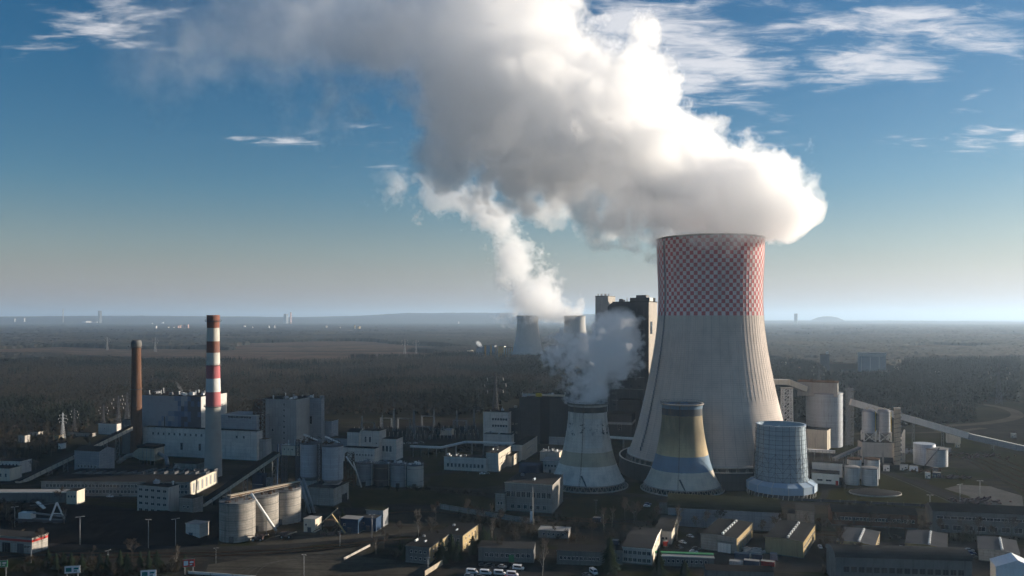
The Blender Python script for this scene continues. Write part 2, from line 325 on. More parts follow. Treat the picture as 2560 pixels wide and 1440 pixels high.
def corner(u, v, uL, yaw, ub=None, dep=None):
    P0 = G(u, v); r = Vector((math.cos(R(yaw)), -math.sin(R(yaw)), 0)); b = Vector((math.sin(R(yaw)), math.cos(R(yaw)), 0))
    k = (uL - U0) / F; L_ = (P0.x - k * P0.y) / (r.x - k * r.y)
    if ub is not None:
        k = (ub - U0) / F; dep = (P0.x - k * P0.y) / (k * b.y - b.x)
    return P0, L_, dep
def bld(name, label, cat, u, v, uL, vt, dep=None, ub=None, yaw=15, wallm='white_wall', roofm='roof_dark', fascia=None, wins=(), doors=(), roof='flat', rise=2.0, vents=0, vsc=1.0, bands=(), group=None, z0=0.0, over=.25, right=None, glass='glass', frame='white_paint', seed=1, plinth=True):
    P0, L_, dep = corner(u, v, uL, yaw, ub, dep); h = HC - (vt - V0) / F * P0.y
    t = thing(name, label, cat, P0, yaw, group); fascia = fascia or wallm
    b = MB(); b.box(-L_, 0, 0, dep, z0, h, 0)
    if right: b.m[2] = 1                                             # the right-hand wall's sunlit tone is put into its material
    b.part('walls', [wallm, right or wallm], t)
    o_ = over
    if roof == 'flat':
        MB().box(-L_ - o_, o_, -o_, dep + o_, h + .002, h + .4, 0, 1).part('roof', [fascia, roofm], t); hr = h + .4
    elif roof == 'gable':                                            # ridge along the front
        q = MB(); pts = [(-o_, h + .002), (dep + o_, h + .002), (dep + o_, h + .25), (dep / 2, h + rise), (-o_, h + .25)]
        q.prism(pts, -L_ - o_, o_, 0, [0, 0, 1, 1, 0]); q.v = [(y, x, z) for x, y, z in q.v]; q.f = [f[::-1] for f in q.f]; q.part('roof', [fascia, roofm], t); hr = h + rise
    elif roof == 'gable_end':                                        # ridge runs back, the gable faces the front
        MB().prism([(-L_ - o_, h + .002), (o_, h + .002), (o_, h + .25), (-L_ / 2, h + rise), (-L_ - o_, h + .25)], -o_, dep + o_, 0, [0, 0, 1, 1, 0]).part('roof', [fascia, roofm], t); hr = h + rise * .8
    elif roof == 'barrel':
        n = 10; arc = [(dep / 2 - (dep / 2 + o_) * math.cos(PI * k / n), h + .1 + rise * math.sin(PI * k / n)) for k in range(n + 1)]
        pts = arc[::-1]; q = MB(); q.prism(pts, -L_ - o_, o_, 0, [1] * n + [0]); q.v = [(y, x, z) for x, y, z in q.v]; q.part('roof', [fascia, roofm], t); hr = h + rise
    else: hr = h
    if plinth: MB().box(-L_ - .12, .12, -.12, dep + .12, 0 if z0 == 0 else z0 - .3, .5 if z0 == 0 else z0 - .002, 0).part('plinth', 'concrete_dark', t)
    for w in wins:                                                   # (face, from, to, columns, heights, width, height)
        face, f0, f1, nc, zs, ww, wh = w[:7]; g = w[7] if len(w) > 7 else glass
        me = window_mesh(ww, wh, g, frame)
        for zc in zs:
            for i in range(nc):
                f = f0 + (f1 - f0) * (i + .5) / nc
                if face == 'f': child('window', me, t, (-L_ * (1 - f), -.003, zc * h if zc < 1 else zc))
                elif face == 'r': child('window', me, t, (.003, dep * f, zc * h if zc < 1 else zc), R(90))
                elif face == 'l': child('window', me, t, (-L_ - .003, dep * f, zc * h if zc < 1 else zc), -R(90))
    for d in doors:
        face, f, ww, wh, dm = d; q = MB(); q.box(-ww / 2, ww / 2, -.12, 0, .02, wh, 0).box(-ww / 2 - .15, ww / 2 + .15, -.16, 0, wh + .002, wh + .2, 1)
        for k in range(1, int(ww / 1.5)): q.box(-ww / 2 + k * 1.5 - .04, -ww / 2 + k * 1.5 + .04, -.14, -.121, .05, wh - .05, 1)
        o = q.part('door', [dm, 'steel'], t)
        o.location = (-L_ * (1 - f), -.13, 0) if face == 'f' else (.13, dep * f, 0)
        if face == 'r': o.rotation_euler.z = R(90)
    for (za, zb, mt) in bands:
        MB().box(-L_ - .05, .05, -.05, dep + .05, za, zb).part('wall_band', mt, t)
    if vents: roof_vents(next(c for c in COL.objects[-400:] if c.parent == t and c.name.startswith('roof')), vents, L_, dep, hr if roof == 'flat' else h, seed=seed, sc=vsc)
    return t, L_, dep, h

def lattice(b, base, h, w0, w1, n, th, mi=0, yaw=0.0):
    """four tapering legs with crossed bracing, standing on base"""
    base = Vector(base); c, s_ = math.cos(yaw), math.sin(yaw)
    def pt(k, f):
        w = (w0 + (w1 - w0) * f) / 2; x, y = ((-w, -w), (w, -w), (w, w), (-w, w))[k]; return base + Vector((x * c - y * s_, x * s_ + y * c, h * f))
    for k in range(4):
        b.beam(pt(k, 0), pt(k, 1), th * 1.3, mi=mi)
        for i in range(n):
            f0, f1 = i / n, (i + 1) / n; j = (k + 1) % 4
            b.beam(pt(k, f0), pt(j, f1), th * .8, mi=mi); b.beam(pt(j, f0), pt(k, f1), th * .8, mi=mi); b.beam(pt(k, f1), pt(j, f1), th * .8, mi=mi)
    return b
# ================================================================== cooling towers and chimneys
def banded(name, stops, stain=(.07, .06, .04), stainz=(0, 60), amt=.5, grid=None, extra=None, mottle=.35):
    """weathered concrete painted in rings; stops: (z from, colour)"""
    m, nt, out = new_mat(name); b = N(nt, 'ShaderNodeBsdfPrincipled'); b.inputs['Roughness'].default_value = .9
    P = N(nt, 'ShaderNodeTexCoord').outputs['Object']; x, y, z = sep(nt, P)
    zmax = 200.0; zw = M(nt, 'MULTIPLY_ADD', M(nt, 'SUBTRACT', noise(nt, P, .35, 3), .5), .5, z)
    col = ramp(nt, M(nt, 'DIVIDE', zw, zmax), [(a / zmax, c) for a, c in stops], 'CONSTANT').outputs[0]
    if extra: col = extra(nt, P, x, y, z, col)
    n1 = noise(nt, mapping(nt, P, (1, 1, .12)), .22, 6, .68); n2 = noise(nt, P, .09, 5, .65)
    gz = SS(nt, z, stainz[0], stainz[1])
    f = M(nt, 'MULTIPLY', M(nt, 'MULTIPLY', SS(nt, n1, .42, .72), gz), amt)
    col = MIX(nt, f, col, stain)
    col = MIX(nt, M(nt, 'MULTIPLY', SS(nt, n2, .4, .75), mottle), col, (.13, .12, .11))
    if grid:
        nA, dz, w, dark = grid
        ang = M(nt, 'MULTIPLY', M(nt, 'ARCTAN2', y, x), nA / (2 * PI))
        la = M(nt, 'LESS_THAN', M(nt, 'ABSOLUTE', M(nt, 'SUBTRACT', M(nt, 'FRACT', M(nt, 'ADD', ang, 100)), .5)), w[0])
        lz = M(nt, 'LESS_THAN', M(nt, 'ABSOLUTE', M(nt, 'SUBTRACT', M(nt, 'FRACT', M(nt, 'DIVIDE', z, dz)), .5)), w[1])
        nl = noise(nt, mapping(nt, P, (.02, .02, 1)), .8, 2); lz = M(nt, 'MULTIPLY', lz, SS(nt, nl, .3, .7, .3, 1))
        col = MIX(nt, M(nt, 'MULTIPLY', M(nt, 'MAXIMUM', la, lz), dark), col, (.07, .07, .075))
    L(nt, col, b.inputs['Base Color']); L(nt, b.outputs[0], out.inputs[0]); MATS[name] = m; return m
def smooth_prof(pts, n, deg=4):
    z = np.array([p[1] for p in pts]); r = np.array([p[0] for p in pts]); c = np.polyfit(z, r, deg); zz = np.linspace(z[0], z[-1], n)
    return [(float(np.polyval(c, q)), float(q)) for q in zz]

def great_tower():
    def checks(nt, P, x, y, z, col):
        ang = M(nt, 'ADD', M(nt, 'MULTIPLY', M(nt, 'ARCTAN2', y, x), 88 / (2 * PI)), 200.5)
        par = M(nt, 'MODULO', M(nt, 'ADD', M(nt, 'FLOOR', ang), M(nt, 'FLOOR', M(nt, 'DIVIDE', M(nt, 'SUBTRACT', z, 121.9), 2.985))), 2.0)
        ck = MIX(nt, M(nt, 'GREATER_THAN', par, .5), (.74, .64, .62), (.55, .125, .13))
        return MIX(nt, M(nt, 'GREATER_THAN', z, 121.9), col, ck)
    banded('checkered_shell', [(0, (.60, .515, .45)), (121.9, (.60, .515, .45))], (.34, .31, .29), (-10, 5), .32, (44, 1.5, (.03, .10), .26), checks, .2)
    t = thing('cooling_tower', 'giant concrete cooling tower with a red and white checkered upper half', 'cooling tower', (154.4, 624, 0))
    pf = smooth_prof([(62.9, 15), (59.5, 24), (54.2, 40.4), (51, 56), (44.6, 87), (41.6, 105), (40.2, 118.4), (39.9, 140), (40.2, 160), (40.6, 181.6)], 40, 5)
    b = MB(); b.lathe(pf, 176); b.lathe([(pf[-1][0] - .5, 181.6), (pf[-1][0] - .9, 160), (39, 120), (43, 90), (60, 17)], 96, None)
    b.lathe([(pf[-1][0], 181.6), (pf[-1][0] - .5, 181.6)], 176); b.part('shell', 'checkered_shell', t)
    MB().lathe([(63.4, 14.2), (64.0, 14.2), (64.0, 15.3), (62.8, 15.6)], 128).part('ring_beam', 'concrete_light', t)
    rb = MB()
    for k in range(88):
        a = 2 * PI * (k + .5) / 88; c_, s_ = math.cos(a), math.sin(a); wx, wy = -s_ * .16, c_ * .16
        vs = []
        for r, z in pf: vs += [((r - .1) * c_ - wx, (r - .1) * s_ - wy, z), ((r + .12) * c_ - wx, (r + .12) * s_ - wy, z), ((r + .12) * c_ + wx, (r + .12) * s_ + wy, z), ((r - .1) * c_ + wx, (r - .1) * s_ + wy, z)]
        rb.add(vs, [(4 * i + j, 4 * i + j + 1, 4 * i + j + 5, 4 * i + j + 4) for i in range(len(pf) - 1) for j in range(3)])
    rb.part('wind_ribs', 'checkered_shell', t)
    MB().lathe([(40.7, 180.6), (41.5, 180.7), (41.5, 181.9), (39.6, 181.9), (39.6, 181.0)], 128).part('top_ring', 'concrete', t)
    c = MB()
    for k in range(56):
        a0 = 2 * PI * k / 56; 
        for da in (-.055, .055): c.beam((66.5 * math.cos(a0), 66.5 * math.sin(a0), .1), (63.2 * math.cos(a0 + da), 63.2 * math.sin(a0 + da), 14.3), .9)
    o = c.part('leaning_columns', 'concrete', t)
    MB().lathe([(61, .1), (60, 13.8)], 96).part('fill_packing', 'concrete_dark', t)
    q = MB().lathe([(70, 0), (70, 12.2), (69.4, 12.2), (69.4, .2)], 128); q.part('sound_wall', 'dark_panel', t)
    MB().lathe([(69.2, 12.25), (70.3, 12.25), (70.3, 12.7), (69.2, 12.7), (69.2, 12.25)], 128).part('wall_coping', 'concrete_light', t)
    q = MB()
    for z in range(20, 178, 3):
        r = np.interp(z, [p[1] for p in pf], [p[0] for p in pf]) + .35; a = R(200); q.box(r * math.cos(a) - .5, r * math.cos(a) + .5, r * math.sin(a) - .5, r * math.sin(a) + .5, z, z + 3)
    q.part('ladder_cage', 'steel', t)
def old_towers():
    def marks(nt, P, x, y, z, col):
        n = noise(nt, P, .32, 5, .7, .5); zz = M(nt, 'MULTIPLY', SS(nt, z, 36.5, 38), M(nt, 'SUBTRACT', 1.0, SS(nt, z, 45, 46)))
        sel = M(nt, 'MULTIPLY', M(nt, 'MULTIPLY', SS(nt, n, .55, .57), zz), M(nt, 'LESS_THAN', y, -5))
        col = MIX(nt, sel, col, (.03, .03, .035))
        # paler repainted fields below the dark band
        fx = M(nt, 'MULTIPLY', M(nt, 'LESS_THAN', M(nt, 'ABSOLUTE', M(nt, 'ADD', x, -3.0)), 6.2), M(nt, 'MULTIPLY', M(nt, 'LESS_THAN', M(nt, 'ABSOLUTE', M(nt, 'SUBTRACT', z, 39)), 10), 1.0))
        col = MIX(nt, M(nt, 'MULTIPLY', fx, .55), col, (.60, .585, .56))
        return col
    banded('grey_banded_shell', [(0, (.72, .64, .56)), (15.9, (.47, .385, .27)), (25.6, (.65, .58, .50)), (52.4, (.035, .032, .03)), (56.3, (.46, .44, .41))], (.17, .125, .085), (10, 60), .8, (40, 2.0, (.02, .03), .35), marks, .4)
    def moss(nt, P, x, y, z, col):
        g = M(nt, 'MULTIPLY', SS(nt, z, 22, 44), M(nt, 'LESS_THAN', z, 52.3)); n = noise(nt, mapping(nt, P, (1, 1, .25)), .12, 4, .6)
        return MIX(nt, M(nt, 'MULTIPLY', g, SS(nt, n, .25, .6, .35, .95)), col, (.16, .13, .075))
    banded('blue_banded_shell', [(0, (.60, .535, .44)), (14.5, (.15, .24, .33)), (24.7, (.58, .45, .26)), (52.3, (.03, .042, .055)), (56.4, (.10, .19, .28))], (.15, .11, .06), (10, 58), .75, (40, 2.0, (.02, .03), .3), moss, .35)
    shape = [(26.3, 4), (23.2, 9.9), (19.2, 20.2), (16.9, 30), (15.2, 39.5), (14.1, 48), (13.95, 52), (14.3, 59.5)]
    for (u, Y, H, mt, lab, st) in ((1469, 575, 59.3, 'grey_banded_shell', 'weathered grey cooling tower with a dark ring below its steaming rim', 30), (1705, 562, 60.3, 'blue_banded_shell', 'small cooling tower with blue bands and stained yellow middle', -20)):
        t = thing('cooling_tower', lab, 'cooling tower', ((u - U0) / F * Y, Y, 0), 0, 'small banded cooling towers')
        pf = [(r, z * H / 59.5 if z > 4 else z) for r, z in smooth_prof(shape, 26)]
        b = MB(); b.lathe(pf, 80); b.lathe([(pf[-1][0], pf[-1][1]), (pf[-1][0] - .7, pf[-1][1]), (13.4, 45), (18, 20), (25, 5)], 80); b.part('shell', mt, t)
        MB().lathe([(14.3, H - .9), (15.0, H - .8), (15.0, H + .15), (13.5, H + .15), (13.5, H - .6)], 80).part('rim_walkway', 'concrete_dark' if st > 0 else 'concrete', t)
        rl = MB()
        for k in range(40):
            a = 2 * PI * k / 40; rl.beam((15 * math.cos(a), 15 * math.sin(a), H + .1), (15 * math.cos(a), 15 * math.sin(a), H + 1.3), .09)
        rl.lathe([(15.05, H + 1.22), (15.05, H + 1.34), (14.95, H + 1.34)], 80); rl.part('railing', 'steel_dark', t)
        MB().lathe([(26.3, 3.4), (26.75, 3.4), (26.75, 4.2), (26.1, 4.3)], 80).part('ring_beam', 'concrete', t)
        c = MB()
        for k in range(44):
            a0 = 2 * PI * k / 44
            for da in (-.06, .06): c.beam((27.6 * math.cos(a0), 27.6 * math.sin(a0), 0), (26.3 * math.cos(a0 + da), 26.3 * math.sin(a0 + da), 3.7), .45)
        c.part('leaning_columns', 'concrete', t)
        MB().lathe([(24.5, .05), (24.5, 3.9)], 60).part('fill_packing', 'black_panel', t)
        MB().lathe([(29, 0), (29, .9), (28.4, .9), (28.4, .1)], 80).part('basin', 'concrete', t)
        q = MB(); a = R(252); pr = [p for p in pf[::2]] + [pf[-1]]
        for (r0, z0), (r1, z1) in zip(pr[:-1], pr[1:]):
            for off in (-.012, .012): q.beam(((r0 + .35) * math.cos(a + off), (r0 + .35) * math.sin(a + off), z0), ((r1 + .35) * math.cos(a + off), (r1 + .35) * math.sin(a + off), z1), .16)
        q.part('ladder', 'rust_steel', t)
        q = MB(); r0 = pf[3][0]; q.beam((r0 * math.cos(R(254)), r0 * math.sin(R(254)), pf[3][1]), (28 * math.cos(R(266)), 28 * math.sin(R(266)), .5), .8, mi=0); q.part('sloping_pipe', 'steel_dark', t)
def dry_tower():
    W = wall; W('clad_sheet', (.30, .40, .47), .08, .15, (40, 2.2), rough=.5, metal=.15, line=.7); W('skirt_sheet', (.34, .43, .52), .06, .1, rough=.5)
    c = Vector(((1952.5 - U0) / F * 548, 548, 0)); t = thing('cooling_tower', 'short pale blue cooling tower wrapped in a steel lattice above a polygonal skirt', 'cooling tower', c)
    n = 24; pf = [(17.6, 10.2), (17.2, 18), (16.7, 27), (16.2, 36), (15.8, 44), (15.7, 47.4)]
    MB().lathe(pf + [(15.3, 47.4), (15.2, 43.5), (.5, 43.0)], n, None, smooth=False).part('cladding', 'clad_sheet', t)
    q = MB()
    rr = lambda z: float(np.interp(z, [p[1] for p in pf], [p[0] for p in pf])) + .85
    zs = [10.6 + 3.07 * k for k in range(13)]
    for z in zs:
        r = rr(z)
        for k in range(n): q.beam((r * math.cos(2 * PI * k / n), r * math.sin(2 * PI * k / n), z), (r * math.cos(2 * PI * (k + 1) / n), r * math.sin(2 * PI * (k + 1) / n), z), .17)
    for k in range(n):
        a = 2 * PI * k / n; a2 = 2 * PI * (k + 1) / n
        for z0, z1 in zip(zs[:-1], zs[1:]): q.beam((rr(z0) * math.cos(a), rr(z0) * math.sin(a), z0), (rr(z1) * math.cos(a), rr(z1) * math.sin(a), z1), .16)
        for z0, z1 in zip(zs[:6:2], zs[2:8:2]):
            A, B = (a, a2) if (k % 2) else (a2, a); q.beam((rr(z0) * math.cos(A), rr(z0) * math.sin(A), z0), (rr(z1) * math.cos(B), rr(z1) * math.sin(B), z1), .14)
    q.part('lattice_frame', 'steel_dark', t)
    m = 14; q = MB(); q.lathe([(17.7, 10.4), (23.3, 8.0), (23.3, 3.2), (22.8, 3.2), (22.6, 7.6)], m, None, smooth=False, a0=.1); q.part('skirt', 'skirt_sheet', t)
    q = MB()
    for k in range(m):
        a = .1 + 2 * PI * k / m; q.beam((17.8 * math.cos(a), 17.8 * math.sin(a), 10.5), (23.4 * math.cos(a), 23.4 * math.sin(a), 8.1), .3); q.beam((23.4 * math.cos(a), 23.4 * math.sin(a), 8.1), (23.4 * math.cos(a), 23.4 * math.sin(a), 3.2), .3)
    q.part('skirt_ribs', 'white_steel', t)
    q = MB()
    for k in range(m * 3):
        a = .1 + 2 * PI * k / (m * 3); q.beam((22.6 * math.cos(a), 22.6 * math.sin(a), 0), (22.6 * math.cos(a + .03), 22.6 * math.sin(a + .03), 3.2), .4)
    q.part('legs', 'concrete_light', t)
    MB().lathe([(18, .05), (18, 5)], 24).part('heat_exchangers', 'steel_dark', t)
    MB().lathe([(15.75, 46.6), (16.3, 46.7), (16.3, 47.6), (15.2, 47.6)], n, None, smooth=False).part('top_ring', 'skirt_sheet', t)
def chimneys():
    banded('striped_chimney', [(0, (.34, .335, .31)), (52.8, (.40, .115, .125)), (64, (.60, .60, .575)), (73.6, (.40, .115, .125)), (84.3, (.56, .55, .50)), (93, (.21, .075, .05)), (102, (.56, .54, .48)), (111.8, (.22, .07, .045))], (.12, .08, .06), (60, 130), .55, None, None, .3)
    P = G(533, 1190); t = thing('chimney', 'tall factory chimney striped in red and white on a grey concrete shaft', 'chimney', P)
    MB().lathe([(6.5, 0), (5.75, 35), (5.5, 53), (4.9, 85), (4.5, 112), (4.7, 118), (4.75, 122.2), (4.0, 122.2), (4.0, 110)], 40).part('shaft', 'striped_chimney', t)
    for z, r in ((52.6, 5.5), (83.8, 4.93), (117.2, 4.7)):
        q = MB(); q.lathe([(r - .1, z), (r + 1.2, z + .1), (r + 1.2, z + .35), (r - .1, z + .35)], 32); pl = q.part('platform', 'steel_dark', t); q = MB()
        for k in range(16):
            a = 2 * PI * k / 16; q.beam(((r + 1.15) * math.cos(a), (r + 1.15) * math.sin(a), z + .3), ((r + 1.15) * math.cos(a), (r + 1.15) * math.sin(a), z + 1.5), .1)
        q.lathe([(r + 1.2, z + 1.4), (r + 1.2, z + 1.55), (r + 1.1, z + 1.55)], 32); q.part('railing', 'steel_dark', pl)
    P = G(341, 1140); t = thing('chimney', 'plain brown brick chimney with a rounded cap, beside the left boiler house', 'chimney', P)
    MB().lathe([(5.1, 0), (4.5, 40), (3.9, 80), (3.75, 93), (3.9, 95)], 32).part('shaft', 'soot_brick', t)
    MB().lathe([(3.9, 95), (4.35, 96), (4.35, 98.5), (3.7, 100.5), (2.8, 101.2), (2.8, 97)], 32).part('cap', 'concrete_dark', t)
    for z, r in ((58, 4.3), (94.2, 3.9)):
        q = MB(); q.lathe([(r - .1, z), (r + 1.1, z + .1), (r + 1.1, z + .4), (r - .1, z + .4)], 28); pl = q.part('platform', 'steel_dark', t); q = MB()
        for k in range(14):
            a = 2 * PI * k / 14; q.beam(((r + 1.05) * math.cos(a), (r + 1.05) * math.sin(a), z + .3), ((r + 1.05) * math.cos(a), (r + 1.05) * math.sin(a), z + 1.5), .1)
        q.part('railing', 'steel_dark', pl)

# ================================================================== boiler houses and the left works
def patched_panel():
    m, nt, out = new_mat('patched_panel'); b = N(nt, 'ShaderNodeBsdfPrincipled'); b.inputs['Roughness'].default_value = .7
    P = N(nt, 'ShaderNodeTexCoord').outputs['Object']; x, y, z = sep(nt, P)
    fx = M(nt, 'DIVIDE', M(nt, 'FLOOR', M(nt, 'DIVIDE', x, 3.4)), 16.0); fz = M(nt, 'DIVIDE', M(nt, 'FLOOR', M(nt, 'DIVIDE', z, 4.6)), 11.0)
    cv = N(nt, 'ShaderNodeCombineXYZ'); L(nt, M(nt, 'MULTIPLY', fx, 16.0), cv.inputs[0]); L(nt, M(nt, 'MULTIPLY', fz, 11.0), cv.inputs[1])
    wn = N(nt, 'ShaderNodeTexWhiteNoise', noise_dimensions='2D'); L(nt, cv.outputs[0], wn.inputs['Vector']); r = wn.outputs['Value']
    key = M(nt, 'ADD', M(nt, 'MULTIPLY_ADD', fx, 1.3, 1.38), M(nt, 'MULTIPLY', M(nt, 'SUBTRACT', r, .5), .55))
    key = M(nt, 'SUBTRACT', key, M(nt, 'MULTIPLY', M(nt, 'ABSOLUTE', M(nt, 'SUBTRACT', fz, .45)), .7))
    col = MIX(nt, SS(nt, key, .52, .54), (.30, .325, .345), (.165, .225, .30)); col = MIX(nt, SS(nt, key, .70, .72), col, (.075, .125, .21)); col = MIX(nt, SS(nt, key, .92, .94), col, (.055, .065, .085))
    col = MIX(nt, M(nt, 'GREATER_THAN', y, .5), col, (.50, .485, .45))  # side walls paler and warmer: sunlight painted into the colour
    n1 = noise(nt, P, .3, 5, .6); col = MIX(nt, M(nt, 'MULTIPLY', SS(nt, n1, .45, .75), .35), col, (.14, .14, .14))
    L(nt, col, b.inputs['Base Color']); L(nt, b.outputs[0], out.inputs[0]); MATS['patched_panel'] = m
def left_works():
    patched_panel()
    bld('boiler_house', 'tall boiler house patched with blue panels between the two chimneys', 'boiler house', 502, 1134, 353, 993, ub=567, wallm='patched_panel', roofm='roof_dark', vents=16, vsc=1.25, seed=4, wins=[('f', .36, .44, 1, [27], 1.2, 9), ('f', .68, .71, 1, [13], 1.5, 2.5)])
    bld('turbine_hall', 'grey turbine hall with a bright white roof edge right of the striped chimney', 'turbine hall', 641, 1140, 553, 1040, dep=26, wallm='bluegrey_panel', roofm='roof_pale', fascia='white_paint', wins=[('f', .2, .85, 9, [.955], 2.6, 1.7)])
    bld('boiler_annex', 'long white annex with a row of small square windows below the patched boiler house', 'annex', 642, 1153, 357, 1080, dep=8.5, wallm='white_wall', wins=[('f', .07, .55, 10, [.80], 1.7, 2.1), ('f', .33, .37, 1, [9.5], 2.2, 6.0), ('f', .49, .53, 1, [9.5], 2.2, 6.0), ('f', .80, .92, 2, [.80], 1.7, 2.1)])
    bld('boiler_house', 'grey boiler house with a column of small windows right of the striped chimney', 'boiler house', 741, 1134, 656, 1000, dep=30, wallm='grey_panel', vents=9, vsc=1.2, seed=9, wins=[('f', .62, .66, 1, [8, 13, 18, 23, 28, 33, 38, 43], 1.4, 1.7), ('f', .28, .33, 1, [20], 1.6, 2.4)])
    bld('boiler_house', 'tall plain grey block joined to the right of the windowed boiler house', 'boiler house', 803, 1125, 743, 997, ub=811, wallm='bluegrey_panel', vents=6, seed=12, wins=[('f', .42, .62, 2, [27], 2.4, 7, 'glass')])
    bld('annex', 'lower grey extension with a dark sloping roof edge beside the plain block', 'annex', 829, 1122, 774, 1054, dep=13, wallm='bluegrey_panel', seed=3)
    bld('switch_house', 'low grey block with a flat rusty roof in front of the windowed boiler house', 'service building', 664, 1152, 602, 1100, dep=9, wallm='grey_panel', roofm='rust_steel', vents=3, seed=6)
    # open stair tower of rusty steel
    P = G(648, 1136); t = thing('stair_tower', 'open rusty steel stair tower at the corner of the grey boiler house', 'stair tower', P, 15)
    b = MB(); lattice(b, (0, 0, 0), 48, 7, 7, 12, .45); b.part('frame', 'rust_steel', t)
    for k in range(12):
        b = MB(); z = 4 * k + 4; b.box(-3.4, 3.4, -3.4, 3.4, z - .15, z).part('landing', 'rust_steel', t)
        q = MB(); s_ = 1 if k % 2 else -1; q.beam((-2.8 * s_, -2.2, z - 4), (2.8 * s_, -2.2, z), 1.1, .3); q.part('stair_flight', 'steel', t)
    # dust collector on stilts
    P0 = G(386, 1163); t = thing('dust_collector', 'beige hopper shaped dust collector on stilts below the brown chimney', 'dust collector', P0, 15)
    b = MB(); b.box(-15, 0, 0, 12, 3.5, 13.5).prism([(-22, 6), (-15, 3.6), (-15, 13.2), (-17, 12.5), (-22, 9)], 1, 11); b.part('casing', 'beige_wall', t)
    MB().box(-17, .4, -.4, 12.4, 13.51, 15.6).part('roof', 'roof_dark', t)
    for k in range(5):
        b = MB(); b.beam((-14.5 + 3.5 * k, .4, 0), (-14.5 + 3.5 * k, .4, 3.6), .5); b.part('stilt', 'steel_dark', t)
    for k in range(3): MB().box(-11.6 + 4 * k, -11.2 + 4 * k, -.15, -.001, 3.6, 13.4).part('rib', 'steel', t)
    b = MB(); b.tube((.2, 5, 9), (9, 3, 6), 1.6, n=12).tube((9, 3, 6), (14, -2, 1), 1.6, n=12); b.part('duct', 'steel', t)
    b = MB(); b.tube((-22, 6, 7.5), (-30, 3, 5), 1.8, n=12).tube((-30, 3, 5), (-34, -2, .3), 1.8, n=12); b.part('duct', 'concrete', t)
    bld('filter_house', 'grey blue shed under the sloping coal conveyor on the left', 'shed', 248, 1188, 186, 1130, dep=16, wallm='bluegrey_panel', roof='gable', rise=3, wins=[('f', .1, .9, 6, [.35], 1.4, 2)])
    bld('machine_hut', 'square grey hut with a small dark window at the foot of the striped chimney', 'hut', 490, 1193, 437, 1162, dep=10, yaw=15, wallm='concrete', wins=[('f', .72, .82, 1, [.6], 1.1, 1.2)])
    P = G(441, 1195); t = thing('ventilation_duct', 'round topped grey duct standing against the square grey hut', 'duct', P)
    b = MB(); b.tube((0, 0, 0), (0, 0, 8), 2.0, n=14); b.lathe([(2.0, 8), (1.8, 9), (1.0, 9.8), (.05, 10)], 14); b.part('casing', 'concrete', t); MB().lathe([(2.05, 7.6), (2.3, 7.6), (2.3, 8), (2.05, 8)], 14).part('flange', 'steel', t)
    # long workshop with roof lights
    t, L_, dp, h = bld('workshop', 'very long workshop with two rows of windows and a row of skylights on its roof', 'workshop', 475, 1243, 103, 1207, dep=46, yaw=2, wallm='concrete', roofm='roof_dark', right='cream_wall', wins=[('f', .03, .985, 40, [.35, .74], 1.7, 2.0)])
    sk = MB(); sk.prism([(-3.6, 0), (3.6, 0), (3.6, 1.7)], -3, 3, 0, [1, 1, 0]); sm = sk.mesh('skylight', ['concrete_dark', 'roof_felt'])
    rf = next(c for c in COL.objects[-300:] if c.parent == t and c.name.startswith('roof'))
    for k in range(13): child('skylight', sm, rf, (-L_ * (.035 + k * .073), dp * .62, h + .4))
    for k in range(7): child('skylight', sm, rf, (-L_ * (.02 + k * .073), dp * .86, h + .4))
    for k in range(6): MB().box(.003, .12, dp * (.1 + k * .15), dp * (.16 + k * .15), h * .2, h * .85).part('wall_panel', 'steel', t)
    bld('office_block', 'four storey office block with a blank pale end wall left of the concrete silos', 'office building', 421, 1289, 343, 1220, ub=448, yaw=19, wallm='concrete_light', roofm='roof_dark', vents=3, seed=2, wins=[('f', .02, .98, 5, [.13, .37, .61, .86], 2.6, 1.5)])
    bld('annex', 'low dark annex with a light roof against the four storey office block', 'annex', 482, 1289, 448, 1248, dep=9, yaw=19, wallm='concrete', wins=[('f', .2, .8, 2, [.5], 1.2, 1.2)])
    bld('hut', 'small white hut with a pale flat roof at the edge of the coal yard', 'hut', 499, 1349, 464, 1313, ub=522, yaw=19, wallm='white_wall', roofm='roof_pale', doors=[('f', .38, 2.6, 3.2, 'blue_paint')])
    t, *_ = bld('storage_shed', 'long low open shed with a white roof at the far left', 'shed', 163, 1257, -70, 1232, dep=9, yaw=0, wallm='concrete_dark', roofm='roof_pale', fascia='white_paint')
    bld('gate_house', 'small cream house with three windows at the end of the white roofed shed', 'house', 192, 1262, 166, 1229, dep=8, yaw=6, wallm='cream_wall', wins=[('f', .08, .92, 3, [.62], 1.1, 1.3)])
    bld('workshop', 'cream block cut by the left edge of the picture', 'workshop', 24, 1204, -40, 1173, dep=12, yaw=8, wallm='cream_wall', wins=[('f', .55, .95, 2, [.5], 1.5, 2.6)])
    bld('hostel', 'pale two storey building with a window row behind the cream block at the left edge', 'building', 50, 1186, -70, 1155, dep=12, yaw=8, wallm='white_wall', wins=[('f', .1, .97, 12, [.35, .75], 1.2, 1.5)])
    t, *_ = bld('fire_station', 'low white building with a red band in the lower left corner', 'building', 80, 1386, -60, 1347, dep=10, yaw=14, wallm='concrete', roofm='roof_grey', bands=[(6.0, 7.2, 'red_paint')], doors=[('f', .80, 4, 5, 'steel_dark'), ('f', .55, 5, 5, 'black_panel')], wins=[('f', .86, .99, 3, [3.6], 1.4, 1.4)])
